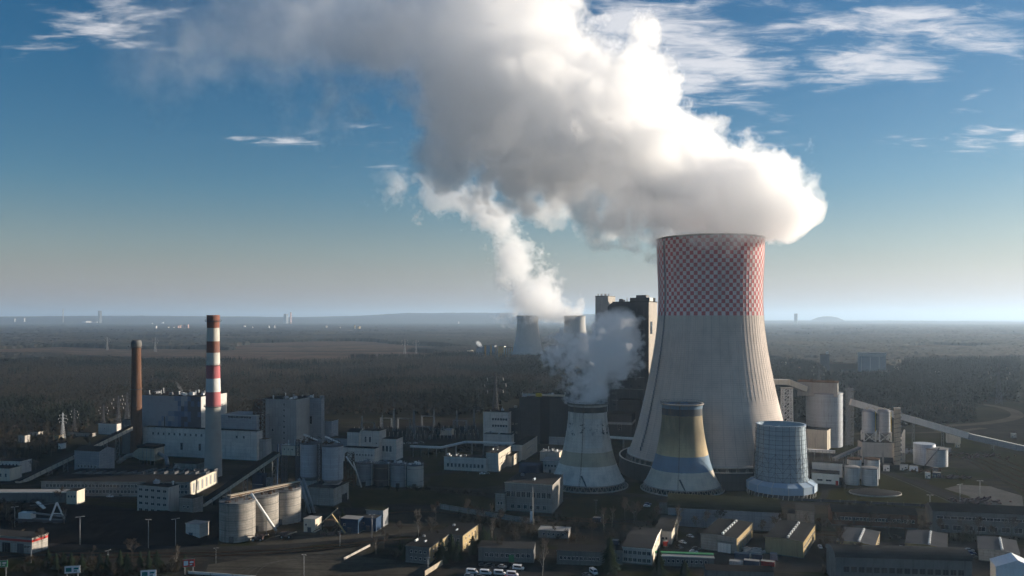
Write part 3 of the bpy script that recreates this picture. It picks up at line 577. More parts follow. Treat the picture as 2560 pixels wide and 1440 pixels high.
    for (u, v, uL, vt, lab, wm) in ((62, 1107, 45, 1090, 'tiny white cabin among the trees on the far left', 'concrete_light'), (147, 1099, 135, 1089, 'tiny ochre cabin among the trees left of the coal conveyor', 'yellow_brick'), (152, 1124, 146, 1110, 'narrow white kiosk at the foot of the wood on the left', 'white_paint'), (292, 1088, 246, 1061, 'white transformer house beneath the head of the coal conveyor', 'white_wall'), (95, 1089, 68, 1081, 'long white container cabin at the edge of the left wood', 'concrete_light'), (230, 1092, 168, 1084, 'low grey store at the edge of the left wood', 'concrete')):
        bld('cabin', lab, 'cabin', u, v, uL, vt, dep=6, wallm=wm, wins=[('f', .2, .5, 1, [.55], .9, 1.0)], doors=[('f', .75, 1.0, 2.0, 'steel_dark')])

def gallery(name, label, p0, p1, w, h, wallm, roofm, legs, cat='conveyor', ribs=0, rm='steel_dark', legm='steel', under='concrete', legw=2.2, tail=True):
    """an enclosed sloping belt gallery from p0 to p1 (floor line), carried on trestles"""
    p0, p1 = Vector(p0), Vector(p1); t = thing(name, label, cat, (p0.x, p0.y, 0)); d = p1 - p0; base = Vector((p0.x, p0.y, 0))
    a, q = p0 - base, p1 - base; dn = d.normalized(); side = dn.cross(Vector((0, 0, 1))).normalized(); up = side.cross(dn).normalized()
    def bar(o0, o1, ww, hh, nm, mt):
        b = MB(); s_ = side * (ww / 2); u_ = up * hh; vs = [a + o0 - s_, a + o0 + s_, a + o0 + s_ + u_, a + o0 - s_ + u_, q + o1 - s_, q + o1 + s_, q + o1 + s_ + u_, q + o1 - s_ + u_]
        b.add(vs, [(0, 1, 2, 3), (5, 4, 7, 6), (1, 0, 4, 5), (2, 1, 5, 6), (3, 2, 6, 7), (0, 3, 7, 4)]); b.part(nm, mt, t)
    bar(up * .0, up * .0, w, h, 'gallery_walls', wallm); bar(up * (h + .01), up * (h + .01), w + .7, .35, 'roof', roofm); bar(up * -.41, up * -.41, w * .8, .4, 'floor_beam', under)
    n = ribs
    for k in range(n):
        f = (k + .5) / n; c = a + (q - a) * f; b = MB()
        for s_ in (-1, 1): b.beam(c + side * (s_ * (w / 2 + .06)), c + side * (s_ * (w / 2 + .06)) + up * h, .18)
        b.part('rib', rm, t)
    for f in legs:
        c = a + (q - a) * f - up * .42
        if c.z < 1.5: continue
        b = MB(); 
        for s_ in (-1, 1): b.beam(Vector((c.x, c.y, 0)) + side * (s_ * legw), c + side * (s_ * w * .4), .4)
        nn = max(2, int(c.z / 5))
        for i in range(nn):
            z0, z1 = c.z * i / nn, c.z * (i + 1) / nn
            f0, f1 = z0 / c.z, z1 / c.z; w0 = legw + (w * .4 - legw) * f0; w1 = legw + (w * .4 - legw) * f1
            b.beam(Vector((c.x, c.y, z0)) - side * w0, Vector((c.x, c.y, z1)) + side * w1, .22); b.beam(Vector((c.x, c.y, z1)) - side * w1, Vector((c.x, c.y, z1)) + side * w1, .22)
        b.part('trestle', legm, t)
    return t
def conveyors():
    gallery('coal_conveyor', 'long covered coal conveyor climbing to the brown chimney', PX(45, 1213, 582), PX(328, 1075, 690), 4.2, 3.2, 'cream_wall', 'roof_dark', [.12, .25, .38, .5, .62, .74, .86], ribs=22, under='concrete_dark')
    bld('transfer_house', 'dark house at the head of the left coal conveyor', 'transfer house', 330, 1135, 305, 1052, dep=9, wallm='concrete_dark', wins=[('f', .2, .8, 3, [.85], 1.0, 1.2)])
    gallery('belt_bridge', 'low grey belt bridge running into the foot of the left coal conveyor', PX(-40, 1225, 570), PX(205, 1190, 618), 3.0, 2.2, 'concrete', 'roof_grey', [.2, .4, .6, .8], ribs=10, legw=1.6)
    gallery('coal_conveyor', 'dark roofed conveyor climbing over the concrete silos', PX(478, 1284, 505), PX(695, 1137, 556), 6.0, 2.3, 'cream_wall', 'roof_dark', [.2, .4, .6, .8, .95], ribs=12, rm='concrete', under='concrete_light')
    # head house over the silos
    P = PX(747, 1140, 548); t = thing('head_house', 'sunlit cream conveyor head house beside the steel silos', 'transfer house', (P.x, P.y, 0), 15)
    MB().box(-13, 0, 0, 4.6, P.z, P.z + 6.8).part('walls', 'cream_wall', t); MB().box(-13.3, .3, -.3, 4.9, P.z + 6.81, P.z + 7.2).part('roof', 'roof_pale', t)
    for k in range(2): roofp = child('vent', vent_mesh(2).mesh('vent', ['white_steel']), t, (-4 - 5 * k, 2, P.z + 7.2))
    for x in (-12.4, -.6):
        b = MB(); lattice(b, (x, 2.3, 0), P.z, 3, 3, 6, .3); b.part('trestle', 'steel_dark', t)
    for k in range(4): child('window', window_mesh(.9, 1.0), t, (-11 + 3 * k, -.003, P.z + 4.2))
    P = G(697, 1222); t = thing('steel_mast', 'pair of tall dark blue steel posts where the conveyor changes angle', 'support mast', P)
    for x in (-1.6, 2.2):
        b = MB(); b.beam((x, 0, 0), (x * .6 - .8, 4, 31), 1.0, 1.0); b.part('post', 'blue_paint', t)
    for k in range(5): b = MB(); b.beam((-1.5, .8 * k, 6 + 5 * k), (2, .8 * k, 8 + 5 * k), .3); b.part('brace', 'steel_dark', t)
    P = G(655, 1240); t = thing('blue_machine_house', 'blue sheet metal machine house in front of the sloping conveyor', 'machine house', P, 15)
    MB().box(-7.5, 0, 0, 6, 0, 14).part('walls', 'blue_paint', t); MB().box(-7.8, .3, -.3, 6.3, 14.01, 14.3).part('roof', 'blue_tank', t); MB().box(-8.5, 1, -.9, -.001, 7.6, 7.9).part('catwalk', 'steel', t)
    b = MB(); lattice(b, (4, 3, 0), 12, 3, 3, 4, .3); b.part('frame', 'steel', t)
def silo_body(t, r, z0, z1, mat, top='steel_dark', n=40, rings=()):
    MB().lathe([(r, z0), (r, z1)], n).part('barrel', mat, t); MB().lathe([(r + .15, z1 - .4), (r + .15, z1 + .25), (r - .3, z1 + .3), (.05, z1 + .9)], n).part('roof', top, t)
    for z in rings: MB().lathe([(r + .01, z), (r + .12, z), (r + .12, z + .25), (r + .01, z + .25)], n).part('hoop', 'concrete_dark', t)
def clutter(b, rr, x0, x1, y0, y1, z, n, hmax=3.5, mi=0):
    for _ in range(n):
        x, y = rr.uniform(x0, x1), rr.uniform(y0, y1); k = rr.random()
        if k < .35: b.beam((x, y, z), (x, y, z + rr.uniform(1, hmax)), .25, mi=mi)
        elif k < .7: b.beam((x, y, z + rr.uniform(.4, hmax * .7)), (x + rr.uniform(-5, 5), y + rr.uniform(-2, 2), z + rr.uniform(.4, hmax * .7)), .28, mi=mi)
        else: w = rr.uniform(.4, 1.2); b.box(x - w, x + w, y - w, y + w, z, z + rr.uniform(.6, 1.6), mi)
def silos():
    rr = random.Random(3)
    for i, (u, Y, zt, lab) in enumerate(((593.5, 436, 20.6, 'front round concrete silo of three, sunlit on its right edge'), (654, 459, 18.6, 'middle round concrete silo of three, behind a sloping white pipe'), (712, 473, 18.9, 'rear shaded concrete silo of three, beside the twin pipes'))):
        t = thing('concrete_silo', lab, 'silo', ((u - U0) / F * Y, Y, 0), 0, 'three concrete silos'); silo_body(t, 9.4, 0, zt, 'concrete', 'concrete_dark', 48, (zt * .78, zt * .55, zt * .3))
        b = MB(); clutter(b, rr, -7, 7, -7, 7, zt + .4, 22, 2.6); b.part('roof_pipes', 'rust_steel', t)
        b = MB()
        for k in range(24):
            a = 2 * PI * k / 24; b.beam((9.3 * math.cos(a), 9.3 * math.sin(a), zt + .2), (9.3 * math.cos(a), 9.3 * math.sin(a), zt + 1.4), .1)
        b.lathe([(9.35, zt + 1.3), (9.35, zt + 1.42), (9.25, zt + 1.42)], 36); b.part('railing', 'steel', t)
        MB().box(-1.2, 1.2, -9.6, -9.3, .1, 3.4).part('door', 'steel_dark', t)
    A = Vector(((593.5 - U0) / F * 436, 436, 0))
    gallery('pipe_bridge', 'rusty pipe bridge laid across the tops of the concrete silos', (A.x - 4, A.y - 2, 22.6), (A.x + 21, A.y + 46, 20.6), 2.4, .8, 'rust_steel', 'beige_wall', [], ribs=16, cat='pipe bridge')
    for (p, q, r, lab, mt, n2) in ((PX(628, 1234, 438), PX(690, 1326, 444), .75, 'sloping white pipe leading down from the silo tops', 'white_steel', 1), (PX(747, 1197, 500), PX(775, 1283, 492), .9, 'pair of dark pipes sloping down beside the rear concrete silo', 'steel', 2)):
        t = thing('chute_pipe', lab, 'pipe', (q.x, q.y, 0)); o = Vector((q.x, q.y, 0))
        for k in range(n2): b = MB(); s_ = Vector((2.6 * k, .4 * k, 0)); b.tube(p - o + s_, q - o + s_, r, n=10); b.part('pipe', mt, t)
        b = MB(); m_ = (p * .4 + q * .6) - o; b.beam((m_.x, m_.y, 0), m_, .3); b.beam((q.x - o.x, q.y - o.y, 0), q - o, .4); b.part('support', 'steel', t)
    # conveyor truck machinery at the foot of the silos
    for (u, v, lab) in ((715, 1345, 'yellowish loading machine on wheels at the foot of the middle silo'), (644, 1352, 'small loader with pale wheels between the front silos')):
        t = thing('loading_machine', lab, 'machine', G(u, v)); b = MB(); b.box(-3, 3, -1.2, 1.2, 1.0, 2.0); clutter(b, rr, -3, 3, -1, 1, 2, 9, 2.2); b.part('body', 'scrap', t)
        for x in (-2, 2):
            for y in (-1.3, 1.3): b = MB(); b.tube((x, y - .25, .8), (x, y + .25, .8), .8, n=12); w_ = b.part('wheel', 'rubber', t); b = MB(); b.tube((x, y - .28, .8), (x, y + .28, .8), .5, n=10); b.part('hub', 'ceramic', w_)
        b = MB(); b.beam((1, 0, 2), (6, -.5, 3.6), .5); b.beam((-1, 0, 2), (-6, .3, .8), .4); b.part('arm', 'beige_wall', t)
    # steel silos
    for (u, Y, lab, base) in ((831.5, 527, 'right tall pale steel silo standing on a grey plinth', 1), (777, 537, 'left tall pale steel silo behind the conveyor head house', 1)):
        t = thing('steel_silo', lab, 'silo', ((u - U0) / F * Y, Y, 0), 0, 'tall steel silos'); silo_body(t, 6.9, 14, 36.5, 'silo_steel', 'steel_dark', 40, (14.2, 35.8))
        MB().lathe([(6.8, 13.9), (4.6, 11.5), (1.5, 8)], 28).part('hopper', 'steel', t); MB().box(-5.5, 5.5, -5.5, 5.5, 0, 11.4).part('plinth', 'concrete_light', t)
        b = MB(); clutter(b, rr, -5.5, 5.5, -5, 5, 37, 26, 4.5); b.part('roof_machinery', 'rust_steel', t)
        b = MB(); lattice(b, (-8.6, -1, 0), 38, 2.2, 2.2, 12, .22); b.part('ladder_tower', 'steel_dark', t)
        b = MB(); b.beam((-5, 0, 42), (4.5, 1, 37.6), 1.1, .9); b.part('chute', 'white_steel', t)
    t, L_, dp, h = bld('silo_plinth_building', 'grey loading shed with an open right side under the steel silos', 'loading shed', 834, 1266, 764, 1223, ub=872, wallm='concrete', roofm='roof_grey', doors=[('r', .7, 7, 5, 'black_panel')])
    # row of four smaller silos
    for k, (u, lab, mt) in enumerate(((913, 'first of four smaller silos in a row, nearest the rusty pipework', 'bluegrey_panel'), (955.5, 'second of four smaller silos in a row, with a white strip added as its sunlit edge', 'dark_panel'), (997, 'third of four smaller silos in a row, with an added white strip for its sunlit edge', 'bluegrey_panel'), (1038, 'fourth smaller silo, mottled grey with rusty streaks, at the right end', 'concrete_light'))):
        Y = 577 - k * 2.5; t = thing('ash_silo', lab, 'silo', ((u - U0) / F * Y, Y, 0), 0, 'row of four smaller silos'); silo_body(t, 5.9, 0, 15.8, mt, 'steel_dark', 36, (12.9, 4.2))
        MB().box(-1.3, 1.3, -6.1, -5.8, .1, 3).part('door', 'black_panel', t)
        if k < 3: b = MB(); b.tube((4.9, -2.6, 0), (4.9, -2.6, 17), .55, n=10); b.part('sunlit_strip', 'white_steel', t)  # white tube added to stand in for the silo's sunlit edge
        b = MB(); clutter(b, rr, -4, 4, -4, 4, 16.2, 10, 2.8); b.part('roof_pipes', 'white_steel' if k > 1 else 'steel', t)
        b = MB()
        for j in range(20):
            a = 2 * PI * j / 20; b.beam((5.9 * math.cos(a), 5.9 * math.sin(a), 16), (5.9 * math.cos(a), 5.9 * math.sin(a), 17.2), .1)
        b.part('railing', 'steel', t)
    P = G(874, 1216); t = thing('pipe_rack', 'tall rack of tangled rusty pipes beside the steel silos', 'pipe rack', P)
    b = MB(); lattice(b, (0, 0, 0), 24, 7, 5, 6, .35); b.part('frame', 'rust_steel', t)
    b = MB(); clutter(b, rr, -4, 4, -3, 3, 4, 20, 18); b.part('pipes', 'rust_steel', t)
    b = MB(); b.tube((3, -2, 18), (9, -3, 0), .5, n=8).tube((-2, -3, 22), (5, -3.5, 12), .5, n=8); b.part('white_pipe', 'white_steel', t)
    # crushing plant and blue containers in front
    for (u, v, uL, vt, wm, rm, lab) in ((788, 1333, 759, 1300, 'cream_wall', 'roof_pale', 'small cream hut with a sloping roof at the crushing plant'), (895, 1335, 852, 1300, 'blue_tank', 'roof_pale', 'dark blue container shed with a pale roof edge'), (940, 1330, 900, 1297, 'blue_paint', 'roof_grey', 'blue container shed right of the dark blue one'), (958, 1318, 915, 1278, 'steel', 'roof_moss', 'raised grey green container on posts behind the blue sheds')):
        bld('container_shed', lab, 'shed', u, v, uL, vt, dep=7, wallm=wm, roofm=rm, doors=[('f', .5, 2.2, 3, 'steel_dark')], wins=[('f', .12, .3, 1, [.6], 1.0, 1.0)])
    t = thing('crushing_plant', 'tangle of rusty and yellowish conveyor frames in front of the silo plinth', 'machine', G(825, 1335)); b = MB(); clutter(b, rr, -7, 7, -4, 4, 0, 30, 9); b.part('frames', 'scrap', t)
    b = MB(); b.beam((-8, 0, 3), (4, 1, 14), 1.2, .5); b.part('belt_arm', 'beige_wall', t)
    b = MB(); b.beam((9, -2, 1), (1, 0, 11), 1.0, .5); b.part('belt_arm', 'yellow_brick', t)
    b = MB(); b.box(-3, 3, -2, 2, 5, 8).lathe([(3, 5), (.8, 2)], 10); b.part('hopper', 'rust_steel', t)
    # coal yard machine
    P = G(98, 1312); t = thing('coal_reclaimer', 'coal yard reclaimer with a white A frame and a pale cab', 'machine', P, 10)
    b = MB(); b.box(-14, 16, -1.5, 1.5, 2.2, 3.6); b.part('chassis', 'steel_dark', t); b = MB(); b.box(-12, -4, -2, 2, 3.6, 7.0); b.part('cab', 'white_paint', t)
    b = MB(); b.beam((9, -2.4, 3.6), (11.5, 0, 13.5), .9); b.beam((14.5, 2.4, 3.6), (11.6, 0, 13.5), .9); b.beam((9.5, 0, 7), (14, 0, 7), .5); b.part('a_frame', 'white_steel', t)
    b = MB(); b.beam((11.5, 0, 13), (-6, 0, 11), .25); b.beam((-8, 0, 7.0), (16, 0, 5.5), .8); b.part('boom', 'steel', t); b = MB(); b.beam((-4, 3, 12.5), (1, 3, 8.8), 2.2, .5); b.part('counterweight', 'white_steel', t)
    for x in (-11, -5, 5, 12): b = MB(); b.box(x - 1.4, x + 1.4, -2, 2, 0, 2.2); b.part('bogie', 'steel_dark', t)
# ================================================================== the new power block behind the great tower
def power_block():
    # main boiler house: dark slab, sunlight painted pale on its right wall and the lift tower's side, paler lift tower on its left
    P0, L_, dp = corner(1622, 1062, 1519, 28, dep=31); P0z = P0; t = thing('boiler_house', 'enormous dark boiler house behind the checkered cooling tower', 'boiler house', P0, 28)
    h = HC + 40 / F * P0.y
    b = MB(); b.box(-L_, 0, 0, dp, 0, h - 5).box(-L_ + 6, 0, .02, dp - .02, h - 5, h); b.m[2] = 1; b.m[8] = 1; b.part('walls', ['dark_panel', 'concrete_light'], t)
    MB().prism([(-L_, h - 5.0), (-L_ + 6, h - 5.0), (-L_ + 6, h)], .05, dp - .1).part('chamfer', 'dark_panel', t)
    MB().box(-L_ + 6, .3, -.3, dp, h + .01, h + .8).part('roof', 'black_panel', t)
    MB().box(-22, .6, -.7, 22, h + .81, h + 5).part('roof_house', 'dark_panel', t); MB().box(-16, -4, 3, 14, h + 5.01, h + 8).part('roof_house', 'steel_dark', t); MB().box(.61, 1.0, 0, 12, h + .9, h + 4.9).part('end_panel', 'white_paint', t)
    roof_vents(t, 9, L_ - 8, 20, h + 1, seed=5, sc=1.3, mats=('steel_dark', 'steel'))
    MB().box(.003, .3, 5, 12, h - 36, h - 22).part('window', 'glass', t)
    q = MB().box(172, 215, 735, 905, 0, 142); o = q.part('hidden_shadow_block', 'dark_panel', t); o.matrix_parent_inverse = (Matrix.Translation(P0) @ Matrix.Rotation(-R(28), 4, 'Z')).inverted()  # unseen block added behind the great tower to shade the left works
    for k in range(6): MB().box(-L_ + 2 + k * (L_ - 4) / 5.5, -L_ + 2.5 + k * (L_ - 4) / 5.5, -.35, -.003, 2, h - 6).part('downpipe', 'steel_dark', t)
    for k in range(9): MB().box(-L_ * .9, -L_ * .1, -.12, -.003, 12 + 13.5 * k, 12.5 + 13.5 * k).part('cladding_seam', 'steel', t)
    for k in range(5):
        for j in range(4): MB().box(-L_ * .86 + j * L_ * .2, -L_ * .86 + j * L_ * .2 + 3.2, -.08, -.003, 20 + 22 * k, 21.6 + 22 * k).part('window', 'glass', t)
    MB().box(-L_ - 15.6, -L_ - .05, 1, 24, 0, h + 7).part('lift_tower', 'grey_panel', t); MB().box(-L_ - .049, -L_ + .3, 1.2, 23.8, h - 5, h + 6.9).part('lift_tower_side', 'concrete_light', t)
    MB().box(-L_ - 15.9, -L_ + .4, .7, 24.3, h + 7.01, h + 7.7).part('lift_tower_roof', 'steel_dark', t)
    for k in range(6): o = child('vent', VMESH.setdefault((0, 'steel'), vent_mesh(0).mesh('vent', ['steel'])), t, (-L_ - 14 + 2.4 * k, 6 + 3 * (k % 2), h + 7.7)); o.scale = (1.2, 1.2, 1.2)
    for k in range(9): MB().box(-L_ - 15.7, -L_ - .01, .9, .999, 14 * k + 10, 14 * k + 10.3).part('seam', 'steel', t)
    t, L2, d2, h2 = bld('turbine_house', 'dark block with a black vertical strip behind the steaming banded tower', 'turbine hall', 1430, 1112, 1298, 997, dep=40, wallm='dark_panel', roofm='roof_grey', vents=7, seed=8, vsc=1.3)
    MB().box(-L2 * .60, -L2 * .42, -.25, -.001, 0, h2 - .2).part('dark_strip', 'black_panel', t)
    MB().box(-L2 * .72, -L2 * .62, 8, 12, h2 + .4, h2 + 3.4).part('yellow_roof_unit', 'yellow_paint', t); MB().box(-L2 * .98, -L2 * .2, 14, 18, h2 + .4, h2 + 2.0).part('roof_duct', 'cream_wall', t)
    MB().box(-L2 * .42, 3, -3, -.3, 0, 7).part('front_lean_to', 'bluegrey_panel', t)
    bld('service_block', 'dark narrow block between the white office and the dark turbine hall', 'service building', 1301, 1107, 1272, 1022, dep=16, wallm='dark_panel', vents=2, seed=3, wins=[('f', .2, .8, 2, [.3, .55], 1.4, 1.2)])
    bld('office_building', 'white office with two rows of dark windows left of the dark turbine hall', 'office building', 1271, 1110, 1208, 1032, dep=18, wallm='white_wall', vents=3, seed=5, wins=[('f', .34, .97, 6, [.78, .57], 1.9, 2.1)])
    bld('porch_building', 'low white annex with one dark strip window below the white office', 'annex', 1279, 1118, 1209, 1088, dep=9, wallm='white_wall', roofm='roof_grey', wins=[('f', .04, .56, 1, [.3], 11, 1.6)], vents=2)
    bld('service_block', 'dark block between the steaming tower and the great tower', 'service building', 1580, 1098, 1512, 1038, dep=30, wallm='dark_panel', bands=[(14, 16.5, 'bluegrey_panel')], wins=[('f', .5, .6, 1, [.5], 3, 6)])
    bld('service_block', 'taller dark block half hidden behind the great tower', 'service building', 1600, 1085, 1545, 1002, dep=20, wallm='dark_panel', seed=4)
    gallery('pipe_bridge', 'pale pipe bridge between the dark blocks and the great tower', PX(1440, 1090, 735), PX(1600, 1100, 700), 2.2, 1.4, 'white_steel', 'white_steel', [.15, .35, .55, .75, .95], cat='pipe bridge', ribs=0, legw=1.0)
    gallery('pipe_bridge', 'long thin white pipe bridge crossing from the switchyard to the white offices', PX(1025, 1118, 690), PX(1103, 1121, 690), 1.6, 1.2, 'white_steel', 'white_steel', [.1, .35, .6, .85], cat='pipe bridge', legw=.9)
    gallery('pipe_bridge', 'slanting white pipe bridge rising behind the white offices', PX(1103, 1121, 690), PX(1165, 1107, 705), 1.6, 1.2, 'white_steel', 'white_steel', [.2, .6], cat='pipe bridge', legw=.9)
    gallery('pipe_bridge', 'straight white pipe bridge ending at the tall cream wall', PX(1166, 1107, 705), PX(1310, 1112, 690), 1.6, 1.2, 'white_steel', 'white_steel', [.1, .3, .5, .7, .9], cat='pipe bridge', legw=.9)

def middle():
    w = 'cream_wall'
    bld('laboratory', 'long low white wing with tall windows, lowest of the white offices', 'office building', 1216, 1181, 1110, 1147, dep=14, wallm='white_wall', roofm='roof_grey', vents=8, seed=3, vsc=.7, wins=[('f', .05, .95, 10, [.42], 1.6, 2.8)])
    bld('office_building', 'cubic office with two rows of windows in its sunlit cream side', 'office building', 1246, 1181, 1215, 1134, ub=1278, wallm='white_wall', right='cream_wall', roofm='roof_grey', vents=3, vsc=.6, wins=[('r', .06, .96, 8, [.40, .72], 1.2, 1.5)])
    bld('office_building', 'lower sunlit cream link with a window row between two taller cream offices', 'office building', 1279, 1168, 1252, 1141, ub=1306, wallm='white_wall', right='cream_wall', wins=[('r', .3, .97, 7, [.6], 1.2, 1.6)])
    bld('office_building', 'tallest sunlit cream office with a small window group', 'office building', 1306, 1156, 1280, 1114, ub=1343, wallm='white_wall', right='cream_wall', wins=[('r', .25, .75, 6, [.62], 1.2, 1.5), ('r', .4, .6, 3, [.25], 1.2, 1.6)])
    bld('service_block', 'white low building with two windows behind the blue tank', 'service building', 1396, 1184, 1354, 1154, dep=16, wallm='white_wall', roofm='roof_pale', wins=[('f', .15, .9, 4, [.62], 1.2, 1.4)], doors=[('f', .5, 1.5, 2.6, 'steel_dark')])
    bld('canopy_hall', 'flat pale roofed hall with rooftop pipes beside the steaming tower', 'hall', 1398, 1168, 1350, 1132, dep=12, wallm='concrete_light', right='cream_wall', roofm='roof_pale', vents=9, seed=9)
    Y = 600; t = thing('blue_tank', 'round dark blue tank between the cream offices and the banded tower', 'tank', ((1325 - U0) / F * Y, Y, 0)); silo_body(t, 8.3, 0, 10.5, 'blue_tank', 'blue_tank', 36, (10.1,)); 
    bld('tank_house', 'blue sheet metal box behind the round blue tank', 'service building', 1352, 1196, 1299, 1158, dep=8, wallm='blue_tank', roofm='roof_grey')
    bld('pump_house', 'grey brown pump house with a wide flat roof in front of the blue tank', 'pump house', 1381, 1284, 1262, 1214, ub=1408, wallm='concrete', roofm='roof_grey', fascia='concrete_light', wins=[('f', .02, .98, 9, [.62], 2.4, 3.4), ('f', .1, .9, 6, [.18], 2.0, 2.4)], vents=2)
    bld('pump_house', 'lower left wing of the grey brown pump house', 'pump house', 1262, 1281, 1238, 1236, dep=12, wallm='concrete', roofm='roof_grey', wins=[('f', .2, .8, 2, [.5], 1.2, 1.6)])
    # white works offices left of the switchyard
    bld('works_office', 'white tower shaped office with three tall windows near the four small silos', 'office building', 948, 1153, 902, 1079, dep=14, wallm='white_wall', wins=[('f', .14, .62, 2, [.72], 1.7, 4.6), ('f', .8, .9, 1, [.6], 1.0, 1.0)])
    bld('works_office', 'white block with tall dark windows stepping down from the tower office', 'office building', 991, 1152, 950, 1099, dep=14, wallm='white_wall', wins=[('f', .1, .75, 3, [.55], 1.8, 4.8)])
    bld('works_office', 'long white office wing with paired windows below the tower office', 'office building', 937, 1158, 858, 1123, dep=9, wallm='white_wall', wins=[('f', .3, .95, 7, [.55], 1.3, 1.5)])
    bld('works_office', 'white gabled annex in front of the plain grey block', 'office building', 898, 1142, 868, 1082, dep=12, wallm='white_wall', roof='gable', rise=3)
    bld('works_shed', 'long dark roofed shed behind the steel silos', 'shed', 868, 1140, 820, 1098, dep=14, wallm='bluegrey_panel')

def foreground():
    B = bld
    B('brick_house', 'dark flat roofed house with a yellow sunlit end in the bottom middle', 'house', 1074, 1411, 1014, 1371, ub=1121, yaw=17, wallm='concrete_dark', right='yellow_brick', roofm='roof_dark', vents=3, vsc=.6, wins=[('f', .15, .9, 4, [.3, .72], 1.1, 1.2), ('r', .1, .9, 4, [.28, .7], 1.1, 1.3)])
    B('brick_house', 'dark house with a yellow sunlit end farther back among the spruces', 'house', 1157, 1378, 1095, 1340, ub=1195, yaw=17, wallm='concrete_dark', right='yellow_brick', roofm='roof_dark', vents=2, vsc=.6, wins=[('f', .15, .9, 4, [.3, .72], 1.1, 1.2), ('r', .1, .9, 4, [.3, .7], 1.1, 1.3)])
    B('barrack', 'small barrack with a pale roof behind the long low sheds', 'hut', 1421, 1348, 1346, 1330, dep=9, yaw=12, wallm='concrete', roofm='roof_pale', wins=[('f', .1, .9, 5, [.55], 1.1, 1.1)])
    B('low_shed', 'long low shed with a grey roof behind the row of white vans', 'shed', 1334, 1407, 1196, 1374, dep=12, yaw=6, wallm='concrete_dark', roofm='roof_grey', wins=[('f', .1, .95, 9, [.5], 1.6, 1.8)], doors=[('f', .6, 2.6, 3.6, 'green_paint')])
    B('low_shed', 'long low dark shed left of the two storey house', 'shed', 1505, 1415, 1392, 1382, dep=12, yaw=8, wallm='concrete_dark', roofm='roof_dark', wins=[('f', .05, .95, 10, [.5], 1.3, 1.6)])
    B('low_shed', 'short dark shed joined to the two storey house', 'shed', 1556, 1412, 1506, 1378, dep=9, yaw=8, wallm='concrete_dark', roofm='roof_dark', wins=[('f', .1, .9, 4, [.5], 1.2, 1.5)])
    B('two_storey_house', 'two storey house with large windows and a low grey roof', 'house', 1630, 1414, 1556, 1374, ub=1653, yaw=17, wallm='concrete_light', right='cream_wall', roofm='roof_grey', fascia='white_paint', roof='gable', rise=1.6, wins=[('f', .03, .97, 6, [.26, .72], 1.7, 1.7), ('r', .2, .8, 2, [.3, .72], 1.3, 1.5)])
    t, L_, d_, h_ = B('canopy_shed', 'long shed with a white roof edged in green in front of the garage hall', 'shed', 1785, 1420, 1640, 1396, dep=5.5, yaw=8, wallm='concrete_dark', right='cream_wall', roofm='roof_pale', fascia='white_paint', wins=[('f', .1, .9, 10, [.55], 1.0, 1.4)])
    MB().box(-L_ - .3, .3, 3.2, 5.8, h_ + .41, h_ + .9).part('green_roof_edge', 'green_paint', t)
    B('dark_roof_shed', 'ribbed dark roof of a low shed at the bottom edge', 'shed', 1934, 1462, 1766, 1432, dep=9, yaw=6, wallm='concrete_dark', roofm='roof_brown', roof='gable', rise=1.6)
    B('small_house', 'small pale house with a lit end wall near the white cars', 'house', 1679, 1363, 1636, 1331, ub=1695, yaw=17, wallm='concrete_light', right='cream_wall', roofm='roof_grey', wins=[('f', .2, .8, 3, [.5], 1.2, 1.3)])
    B('shack', 'tiny pale shack just left of the small pale house', 'hut', 1636, 1352, 1612, 1334, dep=6, yaw=17, wallm='concrete_light', roofm='roof_grey')
    halls = [(1842, 1386, 1752, 1347, 1881, None, 'garage hall with a wide pale gate and a yellow window band', 'concrete'), (2008, 1397, 1913, 1356, 2038, None, 'grey roofed hall with a dark brick front, second of five', 'yellow_brick'), (2187, 1402, 2092, 1365, None, 30, 'pale roofed hall with dark roof lights, middle one of five', 'yellow_brick'),
             (2367, 1406, 2263, 1372, None, 30, 'pale roofed hall between parked cars, fourth of five', 'yellow_brick'), (2549, 1414, 2447, 1386, None, 27, 'pale roofed hall nearest the right edge, behind the white tent', 'concrete')]
    for i, (u, v, uL, vt, ub, dep, lab, wm) in enumerate(halls):
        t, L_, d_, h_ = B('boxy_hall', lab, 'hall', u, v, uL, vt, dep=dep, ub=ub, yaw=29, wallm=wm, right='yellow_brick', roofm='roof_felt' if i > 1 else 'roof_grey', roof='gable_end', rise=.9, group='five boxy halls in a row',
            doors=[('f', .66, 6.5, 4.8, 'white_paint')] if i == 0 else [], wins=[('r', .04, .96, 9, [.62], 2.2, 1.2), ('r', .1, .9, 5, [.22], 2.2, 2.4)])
        if i == 0: MB().box(-L_ * .55, -L_ * .08, -.7, -.5, 5.4, 6.0).part('gate_canopy', 'concrete_dark', t)
        vm = VMESH.setdefault((7, 'roof_light'), MB().box(-.5, .5, -.9, .9, 0, .7).prism([(-.6, .7), (.6, .7), (0, 1.1)], -1, 1).mesh('roof_light', ['steel_dark' if i else 'white_steel']))
        rf = next(c for c in COL.objects[-300:] if c.parent == t and c.name.startswith('roof'))
        for k in range(7): child('roof_light', vm, rf, (-L_ * .42, d_ * (.08 + .13 * k), h_ + .75))
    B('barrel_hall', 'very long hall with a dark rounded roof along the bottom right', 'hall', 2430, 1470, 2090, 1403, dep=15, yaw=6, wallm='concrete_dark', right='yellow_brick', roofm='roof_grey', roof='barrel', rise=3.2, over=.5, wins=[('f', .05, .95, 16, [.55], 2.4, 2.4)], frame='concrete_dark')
    B('tent', 'white pitched canvas tent in the bottom right corner', 'tent', 2600, 1478, 2490, 1428, dep=12, yaw=20, wallm='canvas', roofm='canvas', roof='gable_end', rise=4, plinth=False)
